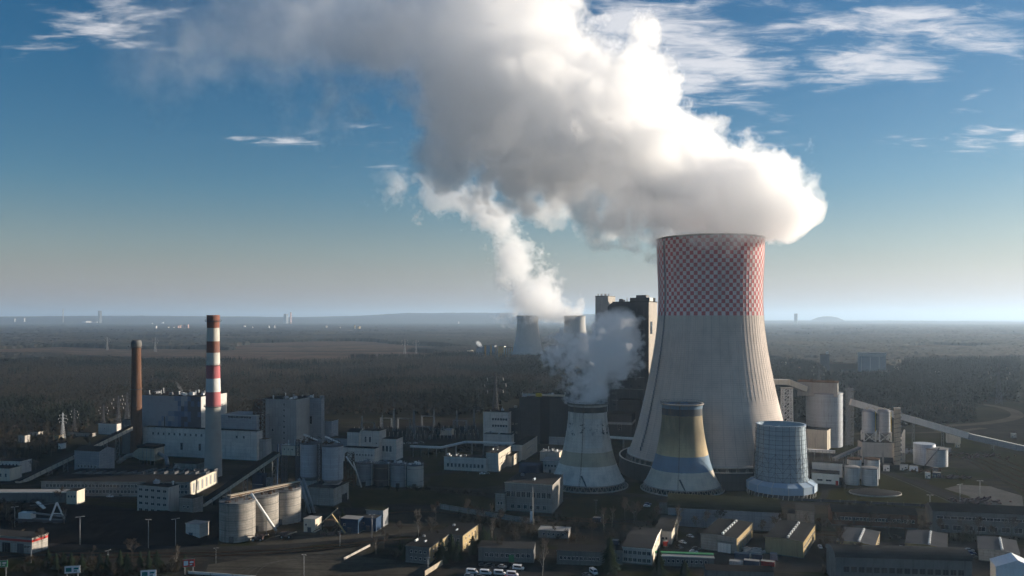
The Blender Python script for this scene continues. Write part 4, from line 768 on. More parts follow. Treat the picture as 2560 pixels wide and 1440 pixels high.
    B('brick_gallery', 'long dark roofed brick building below the lawn', 'warehouse', 2294, 1323, 2080, 1290, dep=13, yaw=12, wallm='brick', right='yellow_brick', roofm='roof_brown', roof='gable', rise=3.2, wins=[('f', .02, .97, 22, [.55], 1.5, 1.8)])
    B('brick_gallery', 'long pale roofed warehouse running out of the right edge', 'warehouse', 2640, 1345, 2332, 1292, dep=15, yaw=12, wallm='concrete_dark', roofm='roof_brown', roof='gable', rise=3.4, wins=[('f', .03, .97, 16, [.72], 3.2, 1.4), ('f', .05, .95, 9, [.25], 4.0, 2.6)])
    B('grey_shed', 'plain grey shed with a flat roof and a side canopy below the lattice tower', 'shed', 2036, 1309, 1989, 1281, dep=20, yaw=20, wallm='concrete', roofm='roof_grey')
    B('open_canopy', 'small flat canopy on posts against the plain grey shed', 'canopy', 1988, 1306, 1968, 1286, dep=12, yaw=20, wallm='concrete_dark', roofm='roof_grey')
    t, L_, d_, h_ = B('long_hall', 'long hall with a mossy rounded roof in front of the blue banded tower', 'hall', 1938, 1297, 1672, 1254, ub=1953, yaw=12, wallm='bluegrey_panel', right='cream_wall', roofm='roof_moss', roof='barrel', rise=4.2, over=.4, wins=[('f', .02, .55, 14, [.84], 3.1, 1.1), ('f', .60, .98, 10, [.84], 3.1, 1.1), ('f', .03, .95, 14, [.22], 3.0, 3.4, 'glass')], doors=[('f', .15, 6.0, 4.6, 'white_paint'), ('f', .73, 6.0, 4.6, 'white_paint')])
    MB().box(-L_ * .43, -L_ * .41, -.3, d_ + .3, h_ * .3, h_ - .1).part('joint', 'concrete_dark', t)
    B('side_shed', 'dark low shed at the left end of the long mossy hall', 'shed', 1672, 1285, 1648, 1258, dep=14, yaw=12, wallm='concrete_dark', roofm='roof_dark')
    # walls and fences
    def fence(name, lab, pts, h, mat, th=.25, cat='fence', posts=0):
        pts = [Vector(p) for p in pts]; o = pts[0]; t = thing(name, lab, cat, o); b = MB()
        for p, q in zip(pts[:-1], pts[1:]):
            a = p - o; c = q - o; b.beam(a + Vector((0, 0, h / 2)), c + Vector((0, 0, h / 2)), th, h)
        b.part('panels', mat, t)
        for p, q in zip(pts[:-1], pts[1:]):
            n = max(1, int((q - p).length / 9))
            for i in range(n): k = p + (q - p) * (i / n) - o; MB().box(k.x - .16, k.x + .16, k.y - .25, k.y + .25, 0, h + .2).part('post', 'concrete', t)
    fence('fence', 'long grey concrete fence in front of the pump house', [G(1100, 1272), G(1335, 1312)], 3.2, 'concrete')
    fence('fence', 'pale concrete fence at the bottom edge right of the turning circle', [G(1062, 1440), G(1106, 1412)], 2.4, 'beige_wall')
    fence('fence', 'dark fence between the lawn and the brick warehouses', [G(1958, 1250), G(2100, 1256), G(2300, 1266), G(2460, 1275)], 1.6, 'steel_dark')
    fence('fence', 'low pale wall along the turning circle', [G(860, 1400), G(925, 1366)], 1.2, 'concrete_light')
    fence('fence', 'white railing along the bottom left car park', [G(470, 1434), G(640, 1446)], 1.2, 'white_steel')
    # tall flag pole and small things
    t = thing('mast', 'slim pale mast standing before the pump house', 'mast', G(1332, 1312)); b = MB(); b.tube((0, 0, 0), (0, 0, 22), .28, .14, n=8); b.part('pole', 'concrete_light', t); b = MB(); b.box(-1.6, -.2, -.05, .05, 1.5, 8); b.part('banner', 'canvas', t)

def right_works():
    # coal bunker: base block, big silo, head house, stair tower
    P0, L_, dp = corner(2068, 1126, 1996, 33, ub=2103); t = thing('square_block', 'pale square block at the foot of the big silver silo', 'service building', P0, 33)
    h = HC - (1076 - V0) / F * P0.y
    b = MB(); b.box(-L_, 0, 0, dp, 0, h); b.m[2] = 1; b.part('walls', ['cream_wall', 'cream_wall'], t); MB().box(-L_ - .2, .2, -.2, dp + .2, h + .01, h + .5).part('roof', 'roof_grey', t); roof_vents(t, 10, L_, dp, h + .5, seed=4)
    for k in range(8): MB().box(.003, .12, dp * (.08 + .12 * k), dp * (.08 + .12 * k) + .2, .4, h - .3).part('rib', 'concrete', t)
    Y = 755; c = Vector(((2061 - U0) / F * Y, Y, 0)); t = thing('coal_bunker', 'big silver silo with a boxy head house right of the great tower', 'silo', c)
    MB().lathe([(16.4, 0), (16.4, 49.5)], 56).part('barrel', 'silo_steel', t); MB().lathe([(16.6, 49), (16.6, 50), (.1, 51.5)], 56).part('roof', 'steel', t)
    hh = MB(); hh.box(-23, 12, -14, 8, 47.2, 60); o = hh.part('head_house', 'grey_panel', t); o.rotation_euler.z = -R(24); hr = MB().box(-23.4, 12.4, -14.4, 8.4, 60.01, 60.6); o2 = hr.part('head_house_roof', 'rust_steel', t); o2.rotation_euler.z = -R(24)
    b = MB(); clutter(b, random.Random(4), -18, 8, -10, 5, 60.6, 16, 2.2); b.part('roof_railings', 'rust_steel', t)
    for (x, y) in ((21, -4), (24.5, -1)):
        b = MB(); lattice(b, (x, y, 0), 54, 3.4, 3.4, 13, .3); b.part('stair_tower', 'steel', t)
    b = MB()
    for k in range(9): b.beam((22.5, -5.6, 6 * k + 3), (27, -5.6, 6 * k + 3), 1.0, .25)
    b.part('landings', 'rust_steel', t)
    # conveyor from the great tower side on a white lattice trestle
    gallery('bunker_conveyor', 'white conveyor gallery leaving the great tower for the silver silo', PX(1905, 960, 730), PX(1966, 961, 738), 5, 4.2, 'cream_wall', 'white_paint', [], ribs=0)
    gallery('bunker_conveyor', 'short white gallery dropping into the head house of the silver silo', PX(1967, 961, 738), PX(2012, 979, 745), 5, 4.6, 'cream_wall', 'white_paint', [])
    t = thing('conveyor_trestle', 'white lattice trestle tower between the great tower and the silver silo', 'trestle', Vector(((1967 - U0) / F * 735, 735, 0))); b = MB(); lattice(b, (0, 0, 0), 55, 9, 7.5, 9, .6); b.part('frame', 'white_steel', t); MB().box(-4.4, 4.4, -4.4, 4.4, 55, 56.2).part('cap', 'concrete_light', t)
    # the long conveyor to the right edge
    gallery('long_conveyor', 'long white conveyor falling from the silver silo to the right edge', PX(2124, 1012, 742), PX(2416, 1096, 733), 5.0, 5.4, 'white_paint', 'white_paint', [.28, .55, .80], under='concrete', legw=2.6)
    gallery('long_conveyor', 'lower end of the white conveyor cut by the right edge', PX(2417, 1097, 733), PX(2580, 1134, 722), 5.2, 5.0, 'bluegrey_panel', 'white_paint', [.4], under='concrete')
    bld('transfer_house', 'small pale house under the lower end of the white conveyor', 'transfer house', 2402, 1110, 2366, 1082, dep=10, yaw=25, wallm='cream_wall', roofm='roof_pale')
    # twin limestone silos
    Y = 668; c = Vector(((2190 - U0) / F * Y, Y, 0)); t = thing('twin_silos', 'pair of ribbed silver silos on a steel frame over a pale block', 'silo', c, 10)
    for x in (-5.9, 6.1):
        MB().lathe([(5.2, 24.5), (5.2, 42)], 36).part('barrel', 'silo_steel', t).location = (x, 0, 0); MB().lathe([(5.25, 42), (4.0, 43.6), (1.5, 44.2), (.05, 44.3)], 30).part('roof', 'steel', t).location = (x, 0, 0); MB().lathe([(5.15, 24.5), (1.0, 18.5)], 24).part('hopper', 'steel', t).location = (x, 0, 0)
        for k in range(6): MB().lathe([(5.2, 26 + 2.8 * k), (5.4, 26 + 2.8 * k), (5.4, 26.35 + 2.8 * k), (5.2, 26.35 + 2.8 * k)], 36).part('hoop', 'galvanised', t).location = (x, 0, 0)
        b = MB(); b.tube((x + 4.9, -2.4, 24), (x + 4.9, -2.4, 42), .3, n=8); b.part('yellow_pipe', 'yellow_paint', t)
    b = MB(); clutter(b, random.Random(8), -9, 9, -4, 4, 43.5, 20, 3.5); b.part('roof_machinery', 'cream_wall', t)
    b = MB(); lattice(b, (-5.9, 0, 17.2), 8, 9, 9, 1, .7); lattice(b, (6.1, 0, 17.2), 8, 9, 9, 1, .7); b.part('frame', 'white_steel', t)
    b = MB(); b.box(-12.5, 13, -7, 8, 5, 17.1); b.m[2] = 1; b.part('block', ['concrete_light', 'cream_wall'], t); MB().box(-12.8, 13.3, -7.3, 8.3, 17.11, 17.5).part('block_roof', 'roof_grey', t)
    for x in (-12, -4, 4, 12.4): b = MB(); b.box(x - .5, x + .5, -6.5, -5.5, 0, 5); b.part('leg', 'concrete_light', t)
    MB().box(-14, 12.8, -5, 7.6, .1, 4.9).part('undercroft', 'steel_dark', t)
    Y = 655; t = thing('lift_column', 'tall slim pale column with a spiral stair beside the twin silos', 'tower', Vector(((2243 - U0) / F * Y, Y, 0)), 20); MB().box(-2.3, 2.3, -2.3, 2.3, 0, 46).part('shaft', 'beige_wall', t); MB().box(-2.5, 2.5, -2.5, 2.5, 46.01, 46.6).part('cap', 'concrete_light', t)
    b = MB()
    for k in range(11): z = 3 + 3.8 * k; b.beam((-2.9, -2.7, z), (2.9, -2.7, z + 1.6), .9, .25); b.beam((2.8, -2.7, z + 1.6), (2.8, 2.7, z + 2.6), .9, .25)
    b.part('spiral_stair', 'steel_dark', t)
    Y = 665; t = thing('fin_wall', 'tall white pointed fin beside the slim column', 'fin', Vector(((2252 - U0) / F * Y, Y, 0)), 15); MB().prism([(0, 8), (3.2, 8), (3.4, 27), (.2, 19)], 0, 5).part('fin', 'white_paint', t); MB().box(-.4, 3.4, .2, 4.8, 0, 7.9).part('base', 'concrete_light', t)
    bld('water_plant', 'white two tiered plant building with a red corner patch below the pale square block', 'plant building', 2098, 1214, 2029, 1188, dep=15, yaw=22, wallm='white_paint', roofm='roof_grey', wins=[('f', .18, .42, 1, [.42], 3.6, 1.1), ('f', .5, .74, 1, [.42], 3.6, 1.1)], doors=[('f', .92, 1.9, 3.2, 'red_paint')])
    bld('water_plant', 'upper tier of the white plant building with two dark roof slots', 'plant building', 2106, 1196, 2030, 1161, dep=10, yaw=22, wallm='white_paint', right='cream_wall', roofm='roof_dark', doors=[], wins=[])
    bld('tank_shed', 'yellowish narrow shed squeezed between the white plant and the grey tanks', 'shed', 2121, 1208, 2110, 1166, dep=8, yaw=22, wallm='bluegrey_panel', right='cream_wall')
    for (u, v, r, h, lab) in ((2138, 1214, 5.0, 12.6, 'grey steel tank beside the white plant building, left front'), (2183, 1216, 5.6, 12.4, 'wider grey steel tank standing next to the round plinth, right front'), (2143, 1198, 5.0, 14.6, 'grey steel tank behind, rusty topped, on the left'), (2188, 1199, 5.4, 14.6, 'grey steel tank behind, rusty topped, on the right')):
        P = G(u, v); P.y += r; t = thing('storage_tank', lab, 'tank', P, 0, 'four grey storage tanks'); silo_body(t, r, 0, h, 'galvanised', 'roof_pale' if v > 1205 else 'rust_steel', 36, (h - .6,)); b = MB()
        for k in range(18):
            a = 2 * PI * k / 18; b.beam((r * math.cos(a), r * math.sin(a), h + .2), (r * math.cos(a), r * math.sin(a), h + 1.3), .08)
        b.part('railing', 'steel', t); b = MB(); b.tube((r * .6, -r * .85, 0), (r * .6, -r * .85, h), .25, n=6); b.part('pipe', 'white_steel', t)
    P = G(2352, 1168); P.y += 8; t = thing('storage_tank', 'large round pale tank with a sloping stair on the right', 'tank', P); silo_body(t, 9, 0, 14, 'galvanised', 'roof_pale', 40, (13.4,)); MB().lathe([(8.2, 0), (8.2, 17)], 40, cx=-6, cy=6, cap=True).part('rear_drum', 'silo_steel', t); b = MB(); b.beam((-14, -9.4, 1), (-2, -9.6, 16), 1.2, .4); b.part('stair', 'steel_dark', t)
    gallery('pipe_bridge', 'grey walkway bridge from the twin silos down to the white plant', PX(2085, 1150, 640), PX(2150, 1122, 655), 2.6, 1.6, 'steel', 'roof_pale', [.1, .4, .7, .95], cat='pipe bridge', ribs=8, legw=1.2)
    gallery('pipe_bridge', 'pale pipe bridge leaving the square block toward the lattice tower', PX(2008, 1128, 665), PX(2088, 1133, 655), 2.4, 1.8, 'white_steel', 'white_steel', [.1, .35, .6, .85], cat='pipe bridge', ribs=9, legw=1.2)
    conts = [(2224, 1180, 2208, 1166, 'white_paint', 'long white cabin container by the lawn road'), (2270, 1178, 2250, 1164, 'white_paint', 'left white cabin container of the pair beyond the lawn'), (2295, 1180, 2274, 1168, 'canvas', 'right white cabin container of the pair beyond the lawn'), (2326, 1198, 2313, 1184, 'white_paint', 'single small white container beside a dark one'),
             (2352, 1196, 2332, 1184, 'blue_tank', 'low dark blue container right of the small white one'), (2345, 1185, 2333, 1171, 'steel_dark', 'dark upper container behind the blue one'), (2400, 1120, 2388, 1110, 'cream_wall', 'cream shed near the long conveyor'), (2378, 1132, 2340, 1122, 'bluegrey_panel', 'low blue grey shed behind the large round tank'), (2541, 1096, 2528, 1085, 'cream_wall', 'tiny pale tower house near the right edge')]
    for (u, v, uL, vt, mt, lab) in conts: bld('cabin_container', lab, 'container', u, v, uL, vt, dep=4, yaw=25, wallm=mt, roofm='roof_pale', over=.1, doors=[('f', .3, 1.0, 2.0, 'steel')], wins=[('f', .55, .9, 1, [.6], 1.0, .9)])
    rr = random.Random(12)
    for (u, v, n, s_, lab, mt) in ((2440, 1255, 60, 9, 'dark heap of rubble on the paved pad at the right', 'scrap'), (2380, 1195, 30, 6, 'low heap of brown scrap near the blue container', 'scrap'), (2310, 1178, 24, 7, 'scatter of stored material behind the white cabins', 'rust_steel'), (2450, 1142, 40, 14, 'yard of stacked pipes and scrap under the long conveyor', 'scrap'), (2290, 1130, 40, 12, 'strip of parked plant and pipes behind the twin silos', 'steel')):
        t = thing('scrap_heap', lab, 'heap', G(u, v)); b = MB()
        for _ in range(n):
            x, y = rr.gauss(0, s_), rr.gauss(0, s_ * .5); w = rr.uniform(.4, 1.8); b.beam((x - w, y, rr.uniform(.1, .9)), (x + w, y + rr.uniform(-1, 1), rr.uniform(.2, 2.2)), rr.uniform(.5, 1.6))
        b.part('scrap_pile', mt, t)
    P = G(2188, 1234); t = thing('round_plinth', 'low round grey concrete plinth on the lawn', 'plinth', (P.x, P.y, 0)); MB().lathe([(17, 0), (17, .9), (16.4, 1.0), (.05, 1.6)], 48).part('slab', 'roof_grey', t); MB().lathe([(17.02, .2), (17.3, .2), (17.3, .9), (17.02, .95)], 48).part('rim', 'concrete_light', t); t.scale = (1, .7, 1)

# ================================================================== poles, pylons, boards, cars, trees
def street():
    # lamp posts
    t0 = thing('lamp_post', '', 'street lamp', (0, 0, 0), 0, 'tall yard lamps'); b = MB(); b.tube((0, 0, 0), (0, 0, 14), .16, .1, n=6); b.part('pole', 'galvanised', t0); b = MB(); b.beam((-1.3, 0, 14), (1.3, 0, 14.3), .12); la = b.part('arm', 'galvanised', t0)
    hm = MB().box(-.6, .6, -.25, .25, -.12, .12).mesh('lamp_head', ['ceramic'])
    for s_ in (-1, 1): o = child('lamp_head', hm, la, (1.5 * s_, 0, 14.3 if s_ > 0 else 14.0))
    lamps = [(37, 1330, 1, 'yard lamp beside the coal reclaimer at the left edge'), (200, 1362, 1.05, 'yard lamp in the dark coal yard below the white roofed shed'), (371, 1370, 1.05, 'yard lamp in front of the four storey office block'), (439, 1364, 1.0, 'yard lamp just left of the small white hut'), (78, 1408, .55, 'short lamp among the spruces in the lower left corner'), (270, 1420, .6, 'short lamp above the low billboards at the bottom left'), (540, 1410, .55, 'thin lamp at the edge of the turning circle'), (760, 1440, .7, 'lamp in the middle of the turning circle'), (850, 1365, .55, 'lamp beside the loading machines'),
             (930, 1345, .9, 'pale tall lamp right of the blue container sheds'), (1000, 1212, .7, 'lamp beyond the fourth small silo'), (1170, 1186, .5, 'lamp standing on the grass in front of the long white wing'), (1490, 1285, .6, 'lamp on the grass below the steaming tower'), (1585, 1310, .5, 'short lamp near the tracks left of the long mossy hall'), (1822, 1200, .5, 'lamp on the grass between the blue banded tower and the lattice tower'), (1825, 1290, .35, 'low lamp in front of the long mossy hall'), (2000, 1352, .6, 'lamp behind the second boxy hall'), (2325, 1290, .9, 'pale post at the left end of the right edge warehouse'), (2400, 1260, .9, 'thin lamp in front of the rubble heap'), (2450, 1250, .9, 'thin lamp right of the rubble heap'), (2115, 1222, .5, 'lamp on the lawn next to the grey tanks'), (1070, 1440, .6, 'dark lamp before the yellow ended house')]
    for i, (u, v, s_, lab) in enumerate(lamps):
        if i == 0: t0.location = G(u, v); t0['label'] = lab; t0.scale = (s_,) * 3
        else: dup(t0, G(u, v), (i * 37) % 90 - 45, lab, s_)
    # transmission pylons
    def pylon(lab, u, v, yaw, sc, mt):
        if mt in PY: return dup(PY[mt], G(u, v), yaw, lab, sc)
        t = PY[mt] = thing('pylon', lab, 'pylon', G(u, v), yaw, 'power line pylons'); b = MB(); lattice(b, (0, 0, 0), 26, 6, 2.0, 7, .28); lattice(b, (0, 0, 26), 16, 2.0, 1.2, 6, .22); b.part('mast', mt, t)
        for k, w in enumerate((7, 9.5, 7)):
            b = MB(); z = 28 + 5.2 * k
            for y in (-.8, .8): b.beam((-w, 0, z), (0, y, z + 1.2), .22); b.beam((w, 0, z), (0, y, z + 1.2), .22); b.beam((-w, 0, z), (w, 0, z - .2), .24)
            ar = b.part('crossarm', mt, t)
            for x in (-w, w): b = MB(); b.tube((x, 0, z), (x + .4, 0, z - 2.6), .34, n=6); b.part('insulator', 'ceramic', ar)
        t.scale = (sc,) * 3
    PY = {}
    for (u, v, yaw, s_, mt, lab) in ((157, 1098, 20, .62, 'galvanised', 'pale pylon with broad arms at the left wood edge'), (186, 1082, 20, .60, 'steel_dark', 'thin pylon just right of the broad armed pylon'), (259, 1072, 10, .62, 'steel_dark', 'thin pylon above the white transformer house'), (296, 1072, 10, .85, 'steel_dark', 'tall thin pylon left of the brown chimney'), (318, 1060, 5, .85, 'steel_dark', 'pylon right beside the brown chimney'), (1238, 1058, -20, 1.35, 'steel_dark', 'dark pylon with white insulators in front of the bare wood'), (2497, 1010, 30, 1.35, 'steel_dark', 'hazy pylon at the right edge above the curving road'), (2047, 985, 0, 1.15, 'steel_dark', 'hazy pylon above the head house of the silver silo'), (268, 876, 0, 1.2, 'steel', 'faint pylon in the tan fields on the left'), (388, 880, 0, 1.2, 'steel', 'faint pylon in the tan fields left of the striped chimney'), (1012, 885, 0, 1.2, 'steel', 'faint pylon at the edge of the far field, left one'), (1040, 884, 0, 1.1, 'steel', 'faint pylon at the edge of the far field, right one')): pylon(lab, u, v, yaw, s_, mt)
    # switchyard: masts, portals, apparatus
    m0 = thing('lightning_mast', '', 'mast', (0, 0, 0), 0, 'switchyard masts'); b = MB(); lattice(b, (0, 0, 0), 24, 2.6, .7, 9, .2); b.tube((0, 0, 24), (0, 0, 29), .12, .05, n=5); b.part('mast', 'steel', m0)
    for i, (u, v, s_, lab) in enumerate(((905, 1090, .85, 'white lattice mast at the left end of the switchyard'), (956, 1088, .85, 'pale lattice mast behind the tower shaped office'), (985, 1078, 1.0, 'greenish tall mast in the middle of the switchyard'), (1035, 1082, 1.0, 'tall mast left of the white switchyard portal'), (1085, 1078, 1.0, 'tall mast right of the white switchyard portal'), (1142, 1070, .8, 'thin mast far back in the switchyard'), (1185, 1066, .8, 'thin mast at the right end of the switchyard'))):
        if i == 0: m0.location = G(u, v); m0['label'] = lab; m0.scale = (s_,) * 3
        else: dup(m0, G(u, v), i * 20, lab, s_)
    g0 = thing('portal_gantry', '', 'gantry', (0, 0, 0), 0, 'switchyard portals'); 
    for x in (-8, 8): b = MB(); lattice(b, (x, 0, 0), 12, 1.6, 1.2, 6, .2); b.part('post', 'steel', g0)
    b = MB(); b.beam((-9, -.5, 12.2), (9, -.5, 12.2), .35).beam((-9, .5, 12.2), (9, .5, 12.2), .35).beam((-9, 0, 13), (9, 0, 13), .3); 
    for k in range(12): b.beam((-9 + 1.5 * k, -.5, 12.2), (-8.2 + 1.5 * k, .5, 13), .18)
    b.part('crossbeam', 'steel', g0)
    for i, (u, v, s_, yw, lab) in enumerate(((1055, 1098, 1, 15, 'white portal gantry nearest the long pipe bridge'), (920, 1084, .9, 15, 'white portal gantry behind the white offices'), (1010, 1072, .9, 15, 'portal gantry in the middle row of the switchyard'), (1070, 1066, .9, 15, 'portal gantry in the back row of the switchyard'), (1150, 1078, .9, 15, 'portal gantry nearest the white office with two window rows'), (965, 1068, .8, 15, 'portal gantry at the back left of the switchyard'))):
        if i == 0: g0.location = G(u, v); g0['label'] = lab; g0.scale = (s_,) * 3; g0.rotation_euler.z = -R(yw)
        else: dup(g0, G(u, v), yw, lab, s_)
    i0 = thing('insulator_post', 'pale insulator post standing among identical ones in the switchyard rows', 'insulator', (0, 0, 0), 0, 'switchyard insulator posts'); b = MB(); b.tube((0, 0, 0), (0, 0, 2.4), .14, n=6); b.part('stand', 'galvanised', i0); b = MB(); b.tube((0, 0, 2.4), (0, 0, 5.2), .34, .26, n=7); b.part('insulator', 'concrete_light', i0)
    first = True
    for row, (u0, v0, u1, v1, n) in enumerate(((1010, 1100, 1200, 1096, 20), (1000, 1090, 1200, 1086, 18), (905, 1098, 1000, 1092, 9), (1010, 1078, 1195, 1075, 14), (880, 1080, 1000, 1076, 10))):
        for k in range(n):
            f = (k + .5) / n; p = G(u0 + (u1 - u0) * f, v0 + (v1 - v0) * f)
            if first: i0.location = p; first = False
            else: dup(i0, p)
    bld('relay_house', 'small cream relay house with a pitched pale roof in the switchyard', 'hut', 1128, 1090, 1100, 1077, dep=8, wallm='cream_wall', roofm='roof_pale', roof='gable', rise=2)
    # billboards (shapes only: their lettering is too small to read)
    for (u, v, w, h, z0, mats, lab) in ((4, 1446, 5, 3, 5.2, ('green_paint', 'white_paint'), 'green and white billboard cut by the left edge'), (181, 1450, 6.5, 3.2, 3.2, ('canvas', 'teal_paint'), 'white billboard with teal marks near the bottom left'), (371, 1462, 6.5, 3.2, 3.4, ('canvas', 'teal_paint'), 'white and teal billboard cut by the bottom edge'), (472, 1437, 5.2, 3.4, 3.8, ('red_paint', 'canvas'), 'red and white billboard on two poles beside the turning circle')):
        P = G(u, v); t = thing('billboard', lab, 'billboard', P, -12); 
        for x in (-w * .35, w * .35): b = MB(); b.tube((x, .2, 0), (x, .2, z0 + h), .16, n=6); b.part('pole', 'galvanised', t)
        MB().box(-w / 2, w / 2, -.12, .1, z0, z0 + h).part('board', mats[0], t); b = MB(); b.box(-w * .42, -w * .05, -.16, -.121, z0 + h * .2, z0 + h * .8).box(w * .08, w * .4, -.16, -.121, z0 + h * .5, z0 + h * .75).box(w * .08, w * .3, -.16, -.121, z0 + h * .2, z0 + h * .36); b.part('printed_panel', mats[1], t)
        b = MB(); b.box(-w / 2 - .12, w / 2 + .12, -.14, .12, z0 - .15, z0 - .001).box(-w / 2 - .12, w / 2 + .12, -.14, .12, z0 + h + .001, z0 + h + .15); b.part('frame', 'steel', t)

def car_proto(kind, mat):
    t = thing('parked_' + kind, '', kind, (0, 0, 0)); l, w, h = (4.3, 1.75, 1.45) if kind == 'car' else (5.4, 2.0, 2.3); hw = w / 2
    b = MB()
    if kind == 'car': pr = [(-l / 2, .35), (l / 2, .35), (l / 2 + .02, .7), (l / 2 - .25, .85), (l * .22, .95), (l * .06, h), (-l * .28, h), (-l * .43, .98), (-l / 2, .9)]
    else: pr = [(-l / 2, .4), (l / 2, .4), (l / 2, .95), (l / 2 - .7, 1.2), (l / 2 - 1.3, h), (-l / 2 + .1, h), (-l / 2, h - .2)]
    b.prism(pr, -hw, hw); b.part('body', mat, t)
    g = MB()
    for s_ in (-1, 1):
        y = s_ * (hw + .012)
        q = [(l * .19, .98), (l * .05, h - .1), (-l * .26, h - .1), (-l * .38, 1.0)] if kind == 'car' else [(l / 2 - .95, 1.25), (l / 2 - 1.38, h - .25), (-l * .35, h - .25), (-l * .35, 1.25)]
        g.add([(x, y, z) for x, z in q], [(0, 1, 2, 3)] if s_ > 0 else [(3, 2, 1, 0)])
    x0, z0, x1, z1 = (l * .205, 1.0, l * .07, h - .06) if kind == 'car' else (l / 2 - .78, 1.32, l / 2 - 1.22, h - .15)
    g.add([(x0 + .05, -hw * .85, z0), (x0 + .05, hw * .85, z0), (x1 + .05, hw * .8, z1), (x1 + .05, -hw * .8, z1)], [(0, 1, 2, 3)]); g.part('windows', 'glass', t)
    for x in (-l * .3, l * .31):
        for s_ in (-1, 1):
            b = MB(); b.tube((x, s_ * (hw - .2), .33), (x, s_ * (hw + .03), .33), .34, n=12); w_ = b.part('wheel', 'rubber', t); b = MB(); b.tube((x, s_ * (hw + .031), .33), (x, s_ * (hw + .045), .33), .2, n=8); b.part('hubcap', 'galvanised', w_)
    for s_ in (-1, 1): MB().box(l / 2 + .0, l / 2 + .05, s_ * hw * .7 - .2, s_ * hw * .7 + .2, .62, .8).part('headlight', 'ceramic', t)
    return t
def cars():
    pr = {}
    def put(kind, mat, u, v, yaw, lab, s_=1.0, grp=None):
        k = (kind, mat)
        if k not in pr: pr[k] = car_proto(kind, mat); pr[k].location = G(u, v); pr[k].rotation_euler.z = -R(yaw); pr[k]['label'] = lab; pr[k].scale = (s_,) * 3
        else: dup(pr[k], G(u, v), yaw, lab, s_)
        o = [c for c in COL.objects if c.parent is None][-1]
    for (u, v, yw, lab) in ((1180, 1434, 12, 'white van at the left end of the front row of vans'), (1214, 1436, 12, 'white van second from the left in the front row of vans'), (1249, 1437, 12, 'white van third from the left in the front row of vans'), (1281, 1440, 12, 'white van at the right end of the front row of vans'), (1296, 1424, 14, 'white van alone behind the right end of the van row'), (1484, 1434, 70, 'white van standing near the dark spruce by the two storey house')): put('van', 'car_white', u, v, yw, lab)
    for (u, v, yw, mt, lab) in ((1207, 1415, 10, 'car_grey', 'dark car left behind the van row'), (1225, 1416, 10, 'car_grey', 'dark car second from the left behind the van row'), (1256, 1419, 15, 'car_silver', 'silver car behind the middle of the van row'), (1726, 1343, 60, 'car_white', 'white car on the road above the garage hall'), (1707, 1358, 55, 'car_white', 'white car farther down the road left of the garage hall'), (1698, 1370, 55, 'car_grey', 'dark car below the two white cars on the road'), (1734, 1382, 10, 'car_white', 'white car parked at the left wall of the garage hall'), (1741, 1374, 10, 'car_grey', 'dark car behind the white car at the garage hall'), (2050, 1370, 100, 'car_white', 'white car right of the second boxy hall'), (2210, 1380, 20, 'car_silver', 'silver car right of the middle boxy hall'), (2202, 1374, 20, 'car_grey', 'dark car behind the silver car near the middle boxy hall'), (2256, 1372, 10, 'car_white', 'white car left of the fourth boxy hall'), (2253, 1382, 10, 'car_silver', 'silver car left of the fourth boxy hall, nearer the viewer'), (2428, 1385, 20, 'car_blue', 'blue car left of the last boxy hall'), (2432, 1394, 20, 'car_grey', 'dark car in front of the blue car'), (2424, 1378, 20, 'car_silver', 'pale car behind the blue car'), (1617, 1267, 10, 'car_white', 'white car on the road left of the long mossy hall'), (1620, 1262, 15, 'car_blue', 'dark blue car behind the white car left of the long mossy hall'),
            (275, 1243, 10, 'car_white', 'white car in front of the long workshop windows'), (303, 1241, 10, 'car_grey', 'dark car right of the white one by the long workshop'), (1206, 1186, 5, 'car_white', 'white car on the grass edge by the long white wing'), (1217, 1185, 5, 'car_silver', 'silver car beside the white one by the long white wing'), (1006, 1110, 8, 'car_white', 'white car at the left end of the switchyard car row'), (1022, 1109, 8, 'car_silver', 'silver car second in the switchyard car row'), (1038, 1109, 8, 'car_white', 'white car third in the switchyard car row'), (1054, 1108, 8, 'car_silver', 'silver car at the right end of the switchyard car row'), (1172, 1441, 5, 'car_silver', 'silver car in front of the van row, left'), (1200, 1444, 5, 'car_grey', 'dark car in front of the van row, middle'), (1268, 1448, 5, 'car_red', 'dark red car in front of the van row, right'), (1466, 1440, 40, 'car_grey', 'dark car next to the van by the two storey house')): put('car', mt, u, v, yw, lab)
    # scrap containers by the garage hall
    for (u, v, uL, vt, mt, lab) in ((1872, 1402, 1836, 1388, 'blue_paint', 'long blue container behind the scrap heap at the garage hall'), (1905, 1402, 1878, 1390, 'blue_tank', 'dark blue container nearest the second boxy hall'), (1856, 1418, 1823, 1407, 'galvanised', 'grey blue open container in the middle of the scrap yard'), (1898, 1420, 1860, 1406, 'blue_paint', 'blue container at the right end of the scrap yard'), (1936, 1420, 1903, 1408, 'red_paint', 'red and white container beyond the scrap yard'), (1943, 1403, 1925, 1388, 'steel', 'grey bin standing in front of the second boxy hall'), (1500, 1308, 1482, 1297, 'blue_paint', 'blue container beside the tracks below the steaming tower'), (1545, 1368, 1530, 1354, 'blue_paint', 'blue tarpaulin box above the short dark shed'), (1668, 1368, 1658, 1356, 'red_paint', 'small red container near the small pale house')):
        t, L_, d_, h_ = bld('container', lab, 'container', u, v, uL, vt, dep=3, yaw=20, wallm=mt, roofm='roof_pale', over=.05, doors=[('r', .5, 2.0, 1.8, 'steel')])
    rr = random.Random(5); t = thing('scrap_heap', 'pale scrap heap beside the yellow window band of the garage hall', 'heap', G(1885, 1382)); b = MB()
    for _ in range(40): x, y = rr.gauss(0, 4), rr.gauss(0, 3); w = rr.uniform(.4, 1.6); b.beam((x - w, y, rr.uniform(.1, 1)), (x + w, y + rr.uniform(-1, 1), rr.uniform(.2, 2)), rr.uniform(.4, 1.4))
